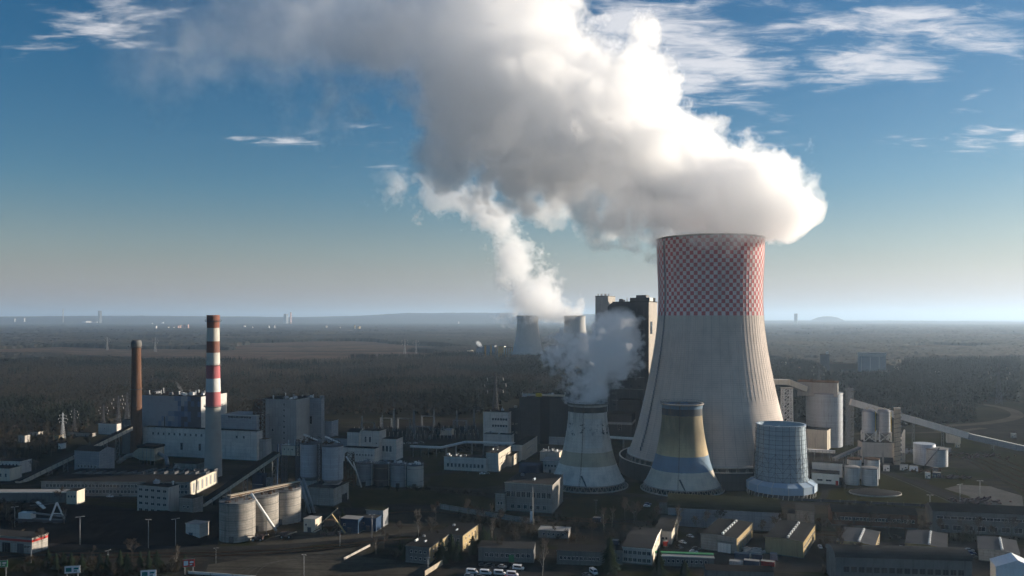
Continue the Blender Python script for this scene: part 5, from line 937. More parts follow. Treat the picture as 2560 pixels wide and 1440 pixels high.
    b.part('scrap_pile', 'concrete_light', t)

def bare_tree_mesh(seed, h, spread, dens=1.0, thick=1.0):
    """trunk mesh and crown mesh: a branching skeleton with many fine upward twigs"""
    rr = random.Random(seed); tr, cr = MB(), MB()
    def grow(p, d, ln, r, lv):
        q = p + d * ln; (tr if lv < 2 else cr).tube(p, q, max(r, .05), max(r * .62, .035), n=6 if lv < 2 else 3, caps=False)
        if lv >= 4 or r < .004: return
        n = (5, 5, 5, 5)[lv] if lv else 9
        for k in range(n):
            f = rr.uniform(.35, 1.0) if lv else rr.uniform(.28, 1.0); b = p + d * ln * f
            a = rr.uniform(0, 2 * PI); tilt = rr.uniform(.35, .85) * spread; side = d.cross(Vector((math.cos(a), math.sin(a), .1))).normalized()
            nd = (d * math.cos(tilt) + side * math.sin(tilt) + Vector((0, 0, .22))).normalized()
            grow(b, nd, ln * rr.uniform(.38, .58) * (1.0 if lv else (1.05 - .55 * (f - .28))), r * rr.uniform(.38, .5), lv + 1)
    grow(Vector((0, 0, 0)), Vector((rr.uniform(-.05, .05), rr.uniform(-.05, .05), 1)).normalized(), h * .78, h * .013 * thick, 0)
    return tr, cr
def conifer_mesh(seed, h, r):
    rr = random.Random(seed); tr, cr = MB(), MB(); tr.tube((0, 0, 0), (0, 0, h * .95), h * .016, .02, n=6, caps=False)
    n = int(h * 44)
    for i in range(n):
        f = i / n; z = h * (.06 + .93 * f); R_ = r * (1 - f) ** .6 * rr.uniform(.35, 1.15) * (1 + .25 * math.sin(f * 17 + seed)) + .15; a = rr.uniform(0, 2 * PI); w = .22 + .5 * (1 - f)
        dx, dy = math.cos(a), math.sin(a); px, py = -dy, dx; dr = R_ * rr.uniform(.18, .42)
        cr.add([(0, 0, z + .15), (dx * R_ * .6 + px * w, dy * R_ * .6 + py * w, z - dr * .4), (dx * R_, dy * R_, z - dr), (dx * R_ * .6 - px * w, dy * R_ * .6 - py * w, z - dr * .4)], [(0, 1, 2, 3)])
    return tr, cr
def trees():
    pr = {}
    def proto(kind):
        if kind in pr: return pr[kind]
        c = {'bare': lambda: (bare_tree_mesh(11, 12, 1.0), 'bark', 'twig', 'bare_tree'), 'birch': lambda: (bare_tree_mesh(23, 14, .72), 'birch_bark', 'twig_pale', 'birch_tree'), 'broad': lambda: (bare_tree_mesh(37, 10, 1.2, thick=1.2), 'bark', 'twig', 'bare_tree'), 'spruce': lambda: (conifer_mesh(5, 12, 3.4), 'bark', 'needle', 'spruce_tree'), 'fir': lambda: (conifer_mesh(8, 9, 3.5), 'bark', 'needle', 'spruce_tree')}[kind]()
        (tr, cr), bm_, cm, nm = c; pr[kind] = (tr.mesh('trunk', [bm_]), cr.mesh('crown', [cm]), nm); return pr[kind]
    def put(kind, u, v, px, lab, grp=None):
        mt, mc, nm = proto(kind); P = G(u, v); H = {'bare': 12, 'birch': 14, 'broad': 10, 'spruce': 12, 'fir': 9}[kind]; s_ = px * P.y / F / H
        t = thing(nm, lab, 'tree', P, rr.uniform(0, 360), grp); child('trunk', mt, t); child('crown', mc, t); t.scale = (s_ * rr.uniform(.9, 1.15), s_ * rr.uniform(.9, 1.15), s_)
    rr = random.Random(21)
    T = [('birch', 1356, 1440, 82, 'bare pale birch in front of the long low sheds'), ('birch', 1047, 1352, 66, 'bare birch at the end of the sandy yard'), ('bare', 1562, 1312, 62, 'bare tree on the grass left of the mossy hall'), ('birch', 1692, 1352, 74, 'bare pale birch above the small pale house'), ('bare', 1590, 1318, 58, 'second bare tree left of the mossy hall, nearer the hall'), ('birch', 2092, 1440, 110, 'large bare birch before the long dark rounded roof'), ('bare', 2072, 1420, 70, 'bare tree behind the large birch'), ('bare', 2140, 1445, 80, 'bare tree over the left end of the rounded roof'), ('bare', 1640, 1320, 48, 'bare tree above the tiny pale shack'), ('bare', 1250, 1330, 50, 'bare tree behind the long concrete fence'), ('bare', 1200, 1325, 50, 'bare tree left of the fence end'), ('broad', 1390, 1345, 40, 'small bare tree by the barrack roof'), ('bare', 1480, 1350, 46, 'bare tree right of the barrack'), ('broad', 1440, 1365, 40, 'spreading bare tree behind the dark low shed'), ('bare', 1315, 1340, 44, 'bare tree just left of the pale mast'),
         ('broad', 1100, 1098, 38, 'dark spreading tree in front of the switchyard'), ('broad', 1070, 1102, 28, 'smaller dark tree left of the spreading one at the switchyard'), ('bare', 1835, 1345, 40, 'bare tree behind the garage hall'), ('bare', 1905, 1345, 40, 'bare tree between the first two boxy halls'), ('bare', 1765, 1330, 46, 'bare tree before the long mossy hall'), ('bare', 1740, 1335, 40, 'thin bare tree above the white cars')]
    for t in T: put(*t)
    S = [(1104, 1404, 58, 'spruce at the lit corner of the yellow ended house'), (1128, 1396, 60, 'tall spruce between the two yellow ended houses'), (1144, 1402, 50, 'spruce right of the tall one between the houses'), (1208, 1382, 64, 'tall spruce right of the farther yellow ended house'), (1222, 1376, 52, 'spruce behind the tall one beyond the farther house'), (1238, 1378, 40, 'small spruce left of the long low shed'), (1182, 1384, 44, 'spruce before the lit end of the farther house'), (1524, 1432, 86, 'dark tall spruce left of the two storey house'), (1648, 1438, 66, 'dark spruce right of the two storey house'), (1712, 1440, 40, 'spruce in front of the green edged shed'), (1010, 1400, 40, 'spruce left of the yellow ended house'), (1000, 1385, 34, 'small spruce behind the yellow ended house'), (1118, 1352, 40, 'spruce above the farther dark house'), (856, 1308, 40, 'lone spruce beside the crushing plant'),
         (140, 1424, 40, 'spruce in the lower left group, far left'), (158, 1418, 36, 'spruce in the lower left group, second from the left'), (178, 1424, 42, 'spruce in the lower left group above the white billboard'), (205, 1426, 40, 'spruce in the lower left group right of the white billboard'), (250, 1428, 44, 'spruce left of the short lamp at the bottom'), (268, 1434, 46, 'spruce behind the short lamp at the bottom'), (300, 1424, 48, 'spruce right of the short lamp at the bottom'), (318, 1430, 46, 'spruce farther right of the short lamp'), (350, 1424, 44, 'spruce above the cut billboard'), (372, 1426, 48, 'bushy spruce right of the cut billboard'), (392, 1422, 44, 'spruce at the right end of the lower left group'), (462, 1424, 36, 'spruce beside the red and white billboard'), (120, 1408, 36, 'spruce near the red banded building')]
    for i, (u, v, px, lab) in enumerate(S): put('spruce' if i % 3 else 'fir', u, v, px * 1.05, lab)
    near = [('the barrack', 1330, 1352), ('the pale mast', 1350, 1330), ('the fence end', 1230, 1345), ('the parking road bend', 1290, 1372), ('the dark low shed', 1420, 1376), ('the blue container by the tracks', 1510, 1330), ('the blue tarpaulin box', 1560, 1350), ('the tiny pale shack', 1600, 1362), ('the tracks left of the mossy hall', 1530, 1318), ('the tracks before the mossy hall', 1800, 1322), ('the right end of the mossy hall', 1945, 1335), ('the plain grey shed', 2020, 1330),
            ('the sandy yard edge', 1000, 1342), ('the turning circle edge', 960, 1372), ('the low pale wall', 940, 1385), ('the access road bend', 1080, 1346), ('the spruces by the farther house', 1250, 1392), ('the pump house', 1230, 1300), ('the concrete fence middle', 1170, 1305), ('the concrete fence start', 1090, 1300), ('the coal yard corner', 60, 1366), ('the red banded building', 105, 1380), ('the left yard lamp', 15, 1300), ('the coal reclaimer', 160, 1318), ('the rails below the coal yard', 330, 1405), ('the short bottom lamp', 230, 1412), ('the red and white billboard', 440, 1418)]
    for i, (sp, u, v) in enumerate(near):
        put(('bare', 'broad', 'birch')[i % 3], u, v, rr.uniform(34, 56), ('thin leafless tree near ', 'bushy leafless tree beside ', 'pale leafless birch close to ')[i % 3] + sp)
    # scrubby row in front of the brick warehouses: bare trees in a hedge line, told apart by what they stand before
    spots = ['left end of the brick building', 'first windows of the brick building', 'left third of the brick building', 'middle of the brick building', 'right third of the brick building', 'right gable of the brick building', 'gap between the two warehouses', 'left end of the right edge warehouse', 'left third of the right edge warehouse', 'middle of the right edge warehouse', 'right part of the right edge warehouse', 'far right end of the right edge warehouse']
    for i, sp in enumerate(spots): put('bare' if i % 2 else 'broad', 2050 + i * 44 + rr.uniform(-8, 8), 1338 + i * 1.6 + rr.uniform(-3, 5), rr.uniform(38, 58), 'leafless scrub tree in front of the ' + sp, 'bare trees before the warehouses')
    spots2 = ['left lower corner beside the red banded building', 'dark slope under the white roofed shed', 'wood edge below the ochre cabin', 'wood edge left of the coal conveyor', 'slope behind the cream block', 'wood edge above the cream block']
    for i, (sp, (u, v)) in enumerate(zip(spots2, ((30, 1335), (150, 1262), (128, 1140), (225, 1128), (90, 1185), (20, 1150)))): put('broad', u, v, 40, 'leafless tree on the ' + sp)
# ================================================================== the setting
def ground_mat():
    m, nt, out = new_mat('dull_earth'); b = N(nt, 'ShaderNodeBsdfPrincipled'); b.inputs['Roughness'].default_value = .95; b.inputs['Specular IOR Level'].default_value = 0
    P = N(nt, 'ShaderNodeTexCoord').outputs['Object']
    n1 = noise(nt, P, .012, 6, .6); n2 = noise(nt, P, .11, 5, .65); n3 = noise(nt, mapping(nt, P, (.0006, .0016, 1)), 1.0, 6, .6)
    col = ramp(nt, n1, [(.3, (0.0121, 0.0127, 0.0077)), (.5, (0.0220, 0.0215, 0.0127)), (.62, (0.0341, 0.0286, 0.0182)), (.75, (0.0413, 0.0380, 0.0264))]).outputs[0]
    x, y, z = sep(nt, P)
    fld = ramp(nt, n3, [(.34, (0.0165, 0.0171, 0.0121)), (.44, (0.0330, 0.0303, 0.0187)), (.55, (0.0413, 0.0341, 0.0231)), (.62, (0.0275, 0.0275, 0.0165)), (.72, (0.0495, 0.0413, 0.0303))]).outputs[0]
    col = MIX(nt, SS(nt, y, 1900, 2500), col, fld)
    col = MIX(nt, M(nt, 'MULTIPLY', SS(nt, n2, .35, .75), .5), col, (0.0165, 0.0165, 0.0132))
    L(nt, col, b.inputs['Base Color']); L(nt, b.outputs[0], out.inputs[0]); MATS['dull_earth'] = m
def patch_mat(name, cols, scale=.05, fine=.6, lines=None):
    m, nt, out = new_mat(name); b = N(nt, 'ShaderNodeBsdfPrincipled'); b.inputs['Roughness'].default_value = .92; b.inputs['Specular IOR Level'].default_value = 0
    P = N(nt, 'ShaderNodeTexCoord').outputs['Object']; n1 = noise(nt, P, scale, 6, .65, .4); n2 = noise(nt, P, fine, 4, .6)
    col = ramp(nt, n1, [(.3 + .4 * i / (len(cols) - 1), c) for i, c in enumerate(cols)]).outputs[0]
    col = MIX(nt, M(nt, 'MULTIPLY', SS(nt, n2, .4, .7), .35), col, tuple(c * .45 for c in cols[0]))
    if lines: n3 = noise(nt, mapping(nt, P, lines), 1.0, 3, .6); col = MIX(nt, M(nt, 'MULTIPLY', SS(nt, n3, .5, .62), .45), col, tuple(c * .35 for c in cols[0]))
    L(nt, col, b.inputs['Base Color']); L(nt, b.outputs[0], out.inputs[0]); MATS[name] = m
def yard_mat():
    m, nt, out = new_mat('yard_surface'); b = N(nt, 'ShaderNodeBsdfPrincipled'); b.inputs['Roughness'].default_value = .92; b.inputs['Specular IOR Level'].default_value = 0
    P = N(nt, 'ShaderNodeTexCoord').outputs['Object']; R_ = mapping(nt, P, (1, 1, 1), (0, 0, 0), (0, 0, R(15)))
    n1 = noise(nt, mapping(nt, R_, (.010, .022, 1)), 1.0, 7, .62, .6); n2 = noise(nt, mapping(nt, R_, (.035, .05, 1), (9, 4, 0)), 1.0, 6, .66, .8); n3 = noise(nt, P, .45, 5, .65); n4 = noise(nt, mapping(nt, R_, (.012, .30, 1)), 1.0, 3, .6)
    col = ramp(nt, n1, [(.34, (0.0149, 0.0193, 0.0068)), (.43, (0.0223, 0.0246, 0.0097)), (.47, (0.0223, 0.0216, 0.0201)), (.53, (0.0252, 0.0246, 0.0231)), (.56, (0.0386, 0.0342, 0.0267)), (.66, (0.0335, 0.0297, 0.0208)), (.72, (0.0223, 0.0252, 0.0097))]).outputs[0]
    col = MIX(nt, M(nt, 'MULTIPLY', SS(nt, n2, .53, .60), .75), col, (0.0446, 0.0386, 0.0297)); col = MIX(nt, M(nt, 'MULTIPLY', SS(nt, n2, .46, .38), .8), col, (0.0127, 0.0149, 0.0074))
    col = MIX(nt, M(nt, 'MULTIPLY', SS(nt, n3, .45, .7), .45), col, (0.0089, 0.0089, 0.0068)); col = MIX(nt, M(nt, 'MULTIPLY', SS(nt, n4, .58, .66), .4), col, (0.0558, 0.0505, 0.0416))
    L(nt, col, b.inputs['Base Color']); L(nt, b.outputs[0], out.inputs[0]); MATS['yard_surface'] = m
def sheet(name, pix, z, mat, kind='structure'):
    bm = bmesh.new(); bm.faces.new([bm.verts.new((p.x, p.y, z)) for p in [G(u, v) for u, v in pix]]); bmesh.ops.recalc_face_normals(bm, faces=bm.faces)
    for f in bm.faces:
        if f.normal.z < 0: f.normal_flip()
    me = D.meshes.new(name); bm.to_mesh(me); bm.free(); me.materials.append(MATS[mat]); o = D.objects.new(name, me); COL.objects.link(o); o['kind'] = kind; return o
def strip(name, pix, w, z, mat, kind='structure', obj=True, n=6):
    """a road or track of even width along a line of ground points, rounded by subdivision"""
    pts = [G(u, v) for u, v in pix]
    for _ in range(2):
        q = [pts[0]]
        for a, b in zip(pts[:-1], pts[1:]): q += [a * .75 + b * .25, a * .25 + b * .75]
        pts = q + [pts[-1]]
    vs = []
    for i, p in enumerate(pts):
        d = (pts[min(i + 1, len(pts) - 1)] - pts[max(i - 1, 0)]).normalized(); s_ = Vector((d.y, -d.x, 0)) * (w / 2); vs += [(p.x - s_.x, p.y - s_.y, z), (p.x + s_.x, p.y + s_.y, z)]
    fs = [(2 * i, 2 * i + 1, 2 * i + 3, 2 * i + 2) for i in range(len(pts) - 1)]
    me = D.meshes.new(name); me.from_pydata(vs, [], fs); me.materials.append(MATS[mat]); me.update(); o = D.objects.new(name, me); COL.objects.link(o); o['kind'] = kind; return o, pts
def track(pix, z=.12):
    o, pts = strip('rail_track', pix, 3.4, z, 'ballast'); b = MB()
    for s_ in (-.72, .72):
        for a, c in zip(pts[:-1], pts[1:]):
            d = (c - a).normalized(); n = Vector((d.y, -d.x, 0)) * s_; b.beam(a + n + Vector((0, 0, z + .15)), c + n + Vector((0, 0, z + .15)), .16, .2)
    b.part('rails', 'rust_steel', o)
def setting():
    ground_mat()
    yard_mat(); patch_mat('lawn_grass', [(0.0180, 0.0190, 0.0042), (0.0255, 0.0242, 0.0066), (0.0330, 0.0295, 0.0105)], .06, .9); patch_mat('dark_grass', [(0.0150, 0.0180, 0.0070), (0.0250, 0.0260, 0.0110), (0.0350, 0.0310, 0.0150)], .05)
    patch_mat('coal_surface', [(.008, .008, .009), (.014, .014, .015), (.02, .02, .02)], .05); patch_mat('asphalt', [(0.0220, 0.0220, 0.0226), (0.0303, 0.0297, 0.0292), (0.0385, 0.0374, 0.0358)], .06); patch_mat('worn_concrete', [(0.0209, 0.0193, 0.0160), (0.0303, 0.0275, 0.0231), (0.0468, 0.0424, 0.0358)], .04, .4, (.02, .25, 1))
    patch_mat('sandy_ground', [(0.0420, 0.0378, 0.0300), (0.0630, 0.0570, 0.0456), (0.0900, 0.0822, 0.0672)], .035, .4, (.02, .25, 1)); patch_mat('pale_paving', [(0.0840, 0.0819, 0.0770), (0.1050, 0.1015, 0.0945), (0.1330, 0.1260, 0.1190)], .05); patch_mat('ballast', [(0.0165, 0.0149, 0.0127), (0.0275, 0.0242, 0.0204), (0.0358, 0.0319, 0.0275)], .2); patch_mat('sand_track', [(0.0550, 0.0457, 0.0341), (0.0715, 0.0605, 0.0468), (0.0880, 0.0743, 0.0578)], .05)
    me = D.meshes.new('ground'); me.from_pydata([(-70000, -3000, 0), (70000, -3000, 0), (70000, 70000, 0), (-70000, 70000, 0)], [], [(0, 1, 2, 3)]); me.materials.append(MATS['dull_earth']); o = D.objects.new('ground', me); COL.objects.link(o); o['kind'] = 'structure'
    sheet('plant_yard', [(-500, 1500), (-300, 1240), (60, 1190), (250, 1110), (420, 1085), (1000, 1045), (1210, 1045), (1330, 1060), (1600, 1050), (1900, 1060), (2130, 1090), (2330, 1110), (2420, 1130), (2600, 1250), (2900, 1330), (3000, 1500)], .03, 'yard_surface')
    sheet('coal_yard', [(-300, 1262), (100, 1250), (335, 1272), (400, 1292), (560, 1296), (545, 1350), (545, 1362), (300, 1366), (-300, 1352)], .06, 'coal_surface')
    sheet('switchyard_ground', [(880, 1105), (905, 1070), (1000, 1055), (1205, 1058), (1205, 1104), (1010, 1110)], .06, 'ballast')
    sheet('sandy_yard', [(640, 1362), (700, 1330), (850, 1322), (960, 1308), (1075, 1306), (1040, 1330), (900, 1350), (700, 1368)], .06, 'sandy_ground')
    sheet('turning_circle', [(505, 1460), (520, 1412), (640, 1392), (800, 1378), (925, 1364), (905, 1392), (985, 1400), (1085, 1418), (1068, 1436), (1050, 1465)], .06, 'sandy_ground')
    for (rx, k) in ((1, 0), (.78, 1), (.6, 2), (.42, 3)):
        strip('lane_marking', [(690 + (-125) * rx, 1452), (690 - 118 * rx, 1432), (690 - 60 * rx, 1412), (690 + 60 * rx, 1398), (690 + 150 * rx, 1388)], .22, .085, 'pale_paving')
    strip('access_road', [(-200, 1360), (200, 1364), (520, 1372), (700, 1366), (900, 1350), (1080, 1330), (1180, 1318)], 6.0, .07, 'asphalt')
    strip('works_road', [(560, 1300), (760, 1290), (1000, 1268), (1150, 1270), (1250, 1296)], 6.5, .07, 'asphalt')
    strip('parking_road', [(1090, 1450), (1140, 1410), (1240, 1378), (1400, 1352), (1560, 1338), (1660, 1335)], 6.0, .075, 'worn_concrete')
    sheet('car_park', [(1130, 1470), (1150, 1416), (1330, 1416), (1400, 1440), (1420, 1480)], .09, 'asphalt')
    sheet('hall_yard', [(1690, 1400), (1690, 1350), (1740, 1335), (1800, 1400), (2470, 1425), (2470, 1375), (2560, 1380), (2600, 1470), (1690, 1420)], .09, 'asphalt') if False else sheet('hall_yard', [(1690, 1425), (1700, 1350), (1745, 1334), (2060, 1350), (2460, 1362), (2600, 1380), (2640, 1440)], .09, 'asphalt')
    for pix in ([(-200, 1380), (200, 1384), (520, 1384), (700, 1376), (900, 1358), (1060, 1342)], [(-200, 1391), (200, 1395), (520, 1392), (720, 1382), (900, 1364)], [(1330, 1292), (1450, 1298), (1650, 1306), (1900, 1326), (2100, 1332)], [(1330, 1298), (1450, 1304), (1650, 1313), (1900, 1334), (2100, 1340)], [(700, 1312), (880, 1300), (1010, 1276), (1190, 1288), (1330, 1312)]): track(pix)
    for pix in ([(2700, 1290), (2560, 1228), (2470, 1180), (2420, 1150), (2330, 1128), (2240, 1122)], [(2700, 1278), (2570, 1218), (2480, 1172), (2425, 1144), (2340, 1123), (2240, 1117)], [(2720, 1268), (2580, 1208), (2490, 1165), (2430, 1139), (2350, 1118), (2250, 1112)], [(2720, 1250), (2590, 1196), (2500, 1158), (2440, 1134)], [(2720, 1236), (2600, 1186), (2510, 1151), (2450, 1129)]): track(pix)
    # lawns
    sheet('lawn', [(1940, 1250), (2010, 1225), (2060, 1232), (2120, 1212), (2205, 1184), (2260, 1208), (2330, 1238), (2450, 1286), (2300, 1270), (2080, 1258)], .07, 'lawn_grass')
    sheet('lawn', [(2318, 1208), (2330, 1196), (2380, 1186), (2450, 1205), (2560, 1250), (2560, 1300), (2480, 1285), (2380, 1232)], .07, 'lawn_grass')
    sheet('lawn', [(1060, 1215), (1080, 1190), (1200, 1176), (1300, 1182), (1300, 1205), (1190, 1222)], .07, 'dark_grass')
    sheet('lawn', [(1400, 1300), (1410, 1250), (1500, 1238), (1620, 1244), (1660, 1260), (1640, 1298), (1480, 1296)], .07, 'dark_grass')
    sheet('lawn', [(1560, 1232), (1580, 1215), (1620, 1215), (1790, 1240), (1890, 1215), (1930, 1250), (1800, 1248)], .07, 'lawn_grass')
    sheet('lawn', [(880, 1270), (870, 1225), (1060, 1225), (1230, 1245), (1240, 1275), (1010, 1258)], .065, 'dark_grass')
    sheet('lawn', [(1080, 1180), (1050, 1140), (1110, 1128), (1200, 1132), (1210, 1142), (1105, 1146)], .065, 'dark_grass')
    sheet('lawn', [(2270, 1115), (2420, 1108), (2600, 1150), (2700, 1200), (2560, 1190), (2440, 1150), (2300, 1135)], .065, 'dark_grass')
    strip('lawn_road', [(2190, 1176), (2250, 1192), (2340, 1228), (2400, 1255), (2470, 1292), (2520, 1310)], 7.0, .09, 'asphalt'); strip('kerb', [(2195, 1181), (2248, 1199), (2330, 1234), (2390, 1262), (2450, 1292)], .7, .11, 'pale_paving')
    strip('service_road', [(1880, 1256), (2000, 1258), (2080, 1262), (2300, 1274), (2500, 1288)], 5.5, .09, 'asphalt'); strip('service_road', [(2040, 1262), (2066, 1236), (2058, 1210), (2110, 1218), (2200, 1222)], 4.5, .10, 'asphalt')
    sheet('paved_pad', [(2360, 1222), (2400, 1212), (2475, 1216), (2555, 1240), (2560, 1272), (2450, 1262), (2420, 1240)], .10, 'pale_paving')
    strip('curving_road', [(2300, 1068), (2400, 1063), (2470, 1058), (2530, 1048), (2548, 1038), (2530, 1024), (2480, 1014), (2420, 1006)], 14, .07, 'sand_track')
    strip('curving_road', [(2130, 1085), (2250, 1083), (2380, 1080), (2460, 1070)], 9, .065, 'sand_track')
    sheet('bare_ground', [(2240, 1076), (2400, 1066), (2500, 1056), (2535, 1040), (2600, 1040), (2700, 1080), (2700, 1120), (2450, 1085)], .045, 'worn_concrete')
    sheet('lawn', [(2440, 1118), (2600, 1150), (2760, 1200), (2760, 1300), (2600, 1270), (2500, 1200), (2420, 1146)], .05, 'dark_grass')
    sheet('lawn', [(1930, 1120), (2000, 1130), (2020, 1160), (2030, 1215), (1990, 1215), (1930, 1180)], .05, 'dark_grass')
    sheet('lawn', [(2125, 1105), (2260, 1095), (2440, 1100), (2420, 1112), (2270, 1113), (2200, 1125), (2130, 1125)], .05, 'dark_grass')
    # coal heap: a real low mound in the yard
    b = MB(); nx, ny = 60, 26; rr = np.random.default_rng(3); A = G(0, 1300)
    x0, x1, y0, y1 = -300, -165, 432, 505
    jit = rr.normal(0, .22, (nx + 1, ny + 1))
    for j in range(ny + 1):
        for i in range(nx + 1):
            u, v = i / nx, j / ny; e = min(1, min(u, 1 - u) * 7) * min(1, min(v, 1 - v) * 5); b.v.append((x0 + (x1 - x0) * u + 12 * v, y0 + (y1 - y0) * v - 12 * u, .05 + e * (2.6 + 1.2 * math.sin(u * 9) * math.cos(v * 5)) + e * jit[i, j]))
    for j in range(ny):
        for i in range(nx): a = j * (nx + 1) + i; b.f.append((a, a + 1, a + nx + 2, a + nx + 1)); b.m.append(0); b.sm.append(True)
    o = b.part('coal_heap', 'coal'); tag(o, 'wide flat heap of black coal in front of the four storey office block', 'coal heap')

def in_poly(u, v, poly):
    ins = np.zeros(u.shape, bool); n = len(poly)
    for i in range(n):
        x0, y0 = poly[i]; x1, y1 = poly[(i + 1) % n]
        c = ((y0 > v) != (y1 > v)); 
        with np.errstate(divide='ignore', invalid='ignore'): xi = (x1 - x0) * (v - y0) / ((y1 - y0) if y1 != y0 else 1e-9) + x0
        ins ^= c & (u < xi)
    return ins
def vnoise(x, y, s, seed=0):
    """smooth value noise in numpy"""
    r = np.random.default_rng(seed); T = r.random((256, 256)); x = x / s; y = y / s; xi = np.floor(x).astype(int); yi = np.floor(y).astype(int); fx = x - xi; fy = y - yi
    fx = fx * fx * (3 - 2 * fx); fy = fy * fy * (3 - 2 * fy); g = lambda a, b: T[a % 256, b % 256]
    return (g(xi, yi) * (1 - fx) + g(xi + 1, yi) * fx) * (1 - fy) + (g(xi, yi + 1) * (1 - fx) + g(xi + 1, yi + 1) * fx) * fy
def np_mesh(name, V, T, mat, tint=None):
    me = D.meshes.new(name); n = len(T); me.vertices.add(len(V)); me.vertices.foreach_set('co', V.astype(np.float32).ravel()); me.loops.add(3 * n); me.loops.foreach_set('vertex_index', T.astype(np.int32).ravel())
    me.polygons.add(n); me.polygons.foreach_set('loop_start', np.arange(0, 3 * n, 3, dtype=np.int32)); me.update(calc_edges=True)
    if tint is not None: a = me.attributes.new('tint', 'FLOAT', 'POINT'); a.data.foreach_set('value', tint.astype(np.float32))
    me.materials.append(mat); o = D.objects.new(name, me); COL.objects.link(o); return o
def tint_mat(name, stops, rough=.95):
    m, nt, out = new_mat(name); b = N(nt, 'ShaderNodeBsdfPrincipled'); b.inputs['Roughness'].default_value = rough; b.inputs['Specular IOR Level'].default_value = .1
    a = N(nt, 'ShaderNodeAttribute', attribute_name='tint'); r = ramp(nt, a.outputs['Fac'], stops); L(nt, r.outputs[0], b.inputs['Base Color']); L(nt, b.outputs[0], out.inputs[0]); return m
WOOD = [(-250, 1215), (20, 1168), (150, 1128), (235, 1062), (350, 1050), (880, 1036), (1195, 1042), (1290, 1000), (1560, 985), (1940, 1048), (2105, 1064), (2150, 1080), (2300, 1062), (2440, 1055), (2445, 1020), (2470, 1000), (2600, 1010), (2700, 960), (2700, 900), (2260, 905), (2230, 940), (2080, 945), (2030, 915), (1930, 900), (1500, 885), (1230, 884), (1130, 890), (960, 896), (780, 908), (400, 905), (200, 902), (-250, 915)]
def woodland():
    n = 90000; Yf = 120 * F / (884 - V0); Yn = 120 * F / (1215 - V0)
    Y = np.sqrt(RNG.random(n) * (Yf ** 2 - Yn ** 2) + Yn ** 2); u = RNG.random(n) * 2750 - 200; X = (u - U0) / F * Y; v = V0 + HC * F / Y
    keep = in_poly(u, v, WOOD) & (RNG.random(n) < np.clip(1.15 - Y / 4200, .35, 1)); X, Y, u = X[keep], Y[keep], u[keep]; n = len(X)
    pine = (vnoise(X, Y, 130, 4) * .7 + vnoise(X, Y, 45, 9) * .3 + .07 * (u > 1100) + .36 * (u > 1900)) > .66
    H = 11 + 8 * vnoise(X, Y, 90, 2) + RNG.normal(0, 1.6, n); H = np.clip(H, 6, 24); H[pine] *= 1.05
    tb = np.clip(.5 + .35 * (vnoise(X, Y, 160, 7) - .5) * 2 + RNG.normal(0, .09, n), 0, 1)
    # leafless trees: a thin stem and a fan of fine upswept twigs
    d = ~pine; xs, ys, hs, tt = X[d], Y[d], H[d], tb[d]; k = len(xs); m = 17
    far = np.clip(ys / 1300, .8, 1.9)
    Vs, Ts, Tn = [], [], []; base = 0
    a = RNG.random(k) * 6.283; r = .16 * far
    stem = np.stack([np.stack([xs - np.cos(a) * r, ys - np.sin(a) * r, np.zeros(k)], 1), np.stack([xs + np.cos(a) * r, ys + np.sin(a) * r, np.zeros(k)], 1), np.stack([xs, ys, hs * .92], 1)], 1)
    Vs.append(stem.reshape(-1, 3)); Tn.append(np.repeat(np.clip(tt + .25, 0, 1), 3)); nt_ = k
    for j in range(m):
        f = RNG.uniform(.30, .95, k); ang = RNG.random(k) * 6.283; ln = hs * RNG.uniform(.16, .34, k) * (1.15 - .5 * f); out_ = RNG.uniform(.25, .8, k); w = RNG.uniform(.14, .34, k) * far
        p0 = np.stack([xs, ys, hs * f * .86], 1); dv = np.stack([np.cos(ang) * out_, np.sin(ang) * out_, np.ones(k) * RNG.uniform(.45, 1.0, k)], 1) * ln[:, None]
        sd = np.stack([-np.sin(ang) * w, np.cos(ang) * w, w * .4], 1); mid = p0 + dv * .55
        Vs.append(np.stack([p0, mid + sd, p0 + dv], 1).reshape(-1, 3)); Tn.append(np.repeat(np.clip(tt + RNG.normal(0, .05, k), 0, 1), 3)); nt_ += k
    V = np.concatenate(Vs); T = np.arange(len(V)).reshape(-1, 3)
    m1 = tint_mat('bare_wood', [(0, (0.0187, 0.0182, 0.0121)), (.35, (0.0308, 0.0275, 0.0187)), (.6, (0.0440, 0.0352, 0.0248)), (.85, (0.0605, 0.0484, 0.0352)), (1, (0.0935, 0.0798, 0.0633))])
    o = np_mesh('bare_woodland', V, T, m1, np.concatenate(Tn)); tag(o, 'wide belt of leafless brown trees behind the power station', 'woodland', kind='stuff')
    # pines in groups
    xs, ys, hs, tt = X[pine], Y[pine], H[pine], tb[pine]; k = len(xs); Vs, Tn = [], []
    for j in range(16):
        f = (j + .5) / 16; ang = RNG.random(k) * 6.283; z = hs * (.22 + .74 * f); rad = hs * .21 * (1.08 - f) * RNG.uniform(.7, 1.2, k) + .2; w = rad * .55
        c, s_ = np.cos(ang), np.sin(ang); top = np.stack([xs, ys, z + hs * .09], 1); e1 = np.stack([xs + c * rad - s_ * w, ys + s_ * rad + c * w, z - hs * .05], 1); e2 = np.stack([xs + c * rad + s_ * w, ys + s_ * rad - c * w, z - hs * .05], 1)
        Vs.append(np.stack([top, e1, e2], 1).reshape(-1, 3)); Tn.append(np.repeat(np.clip(tt + RNG.normal(0, .1, k), 0, 1), 3))
    r = .22; a = RNG.random(k) * 6.283; Vs.append(np.stack([np.stack([xs - np.cos(a) * r, ys - np.sin(a) * r, np.zeros(k)], 1), np.stack([xs + np.cos(a) * r, ys + np.sin(a) * r, np.zeros(k)], 1), np.stack([xs, ys, hs * .8], 1)], 1).reshape(-1, 3)); Tn.append(np.ones(3 * k))
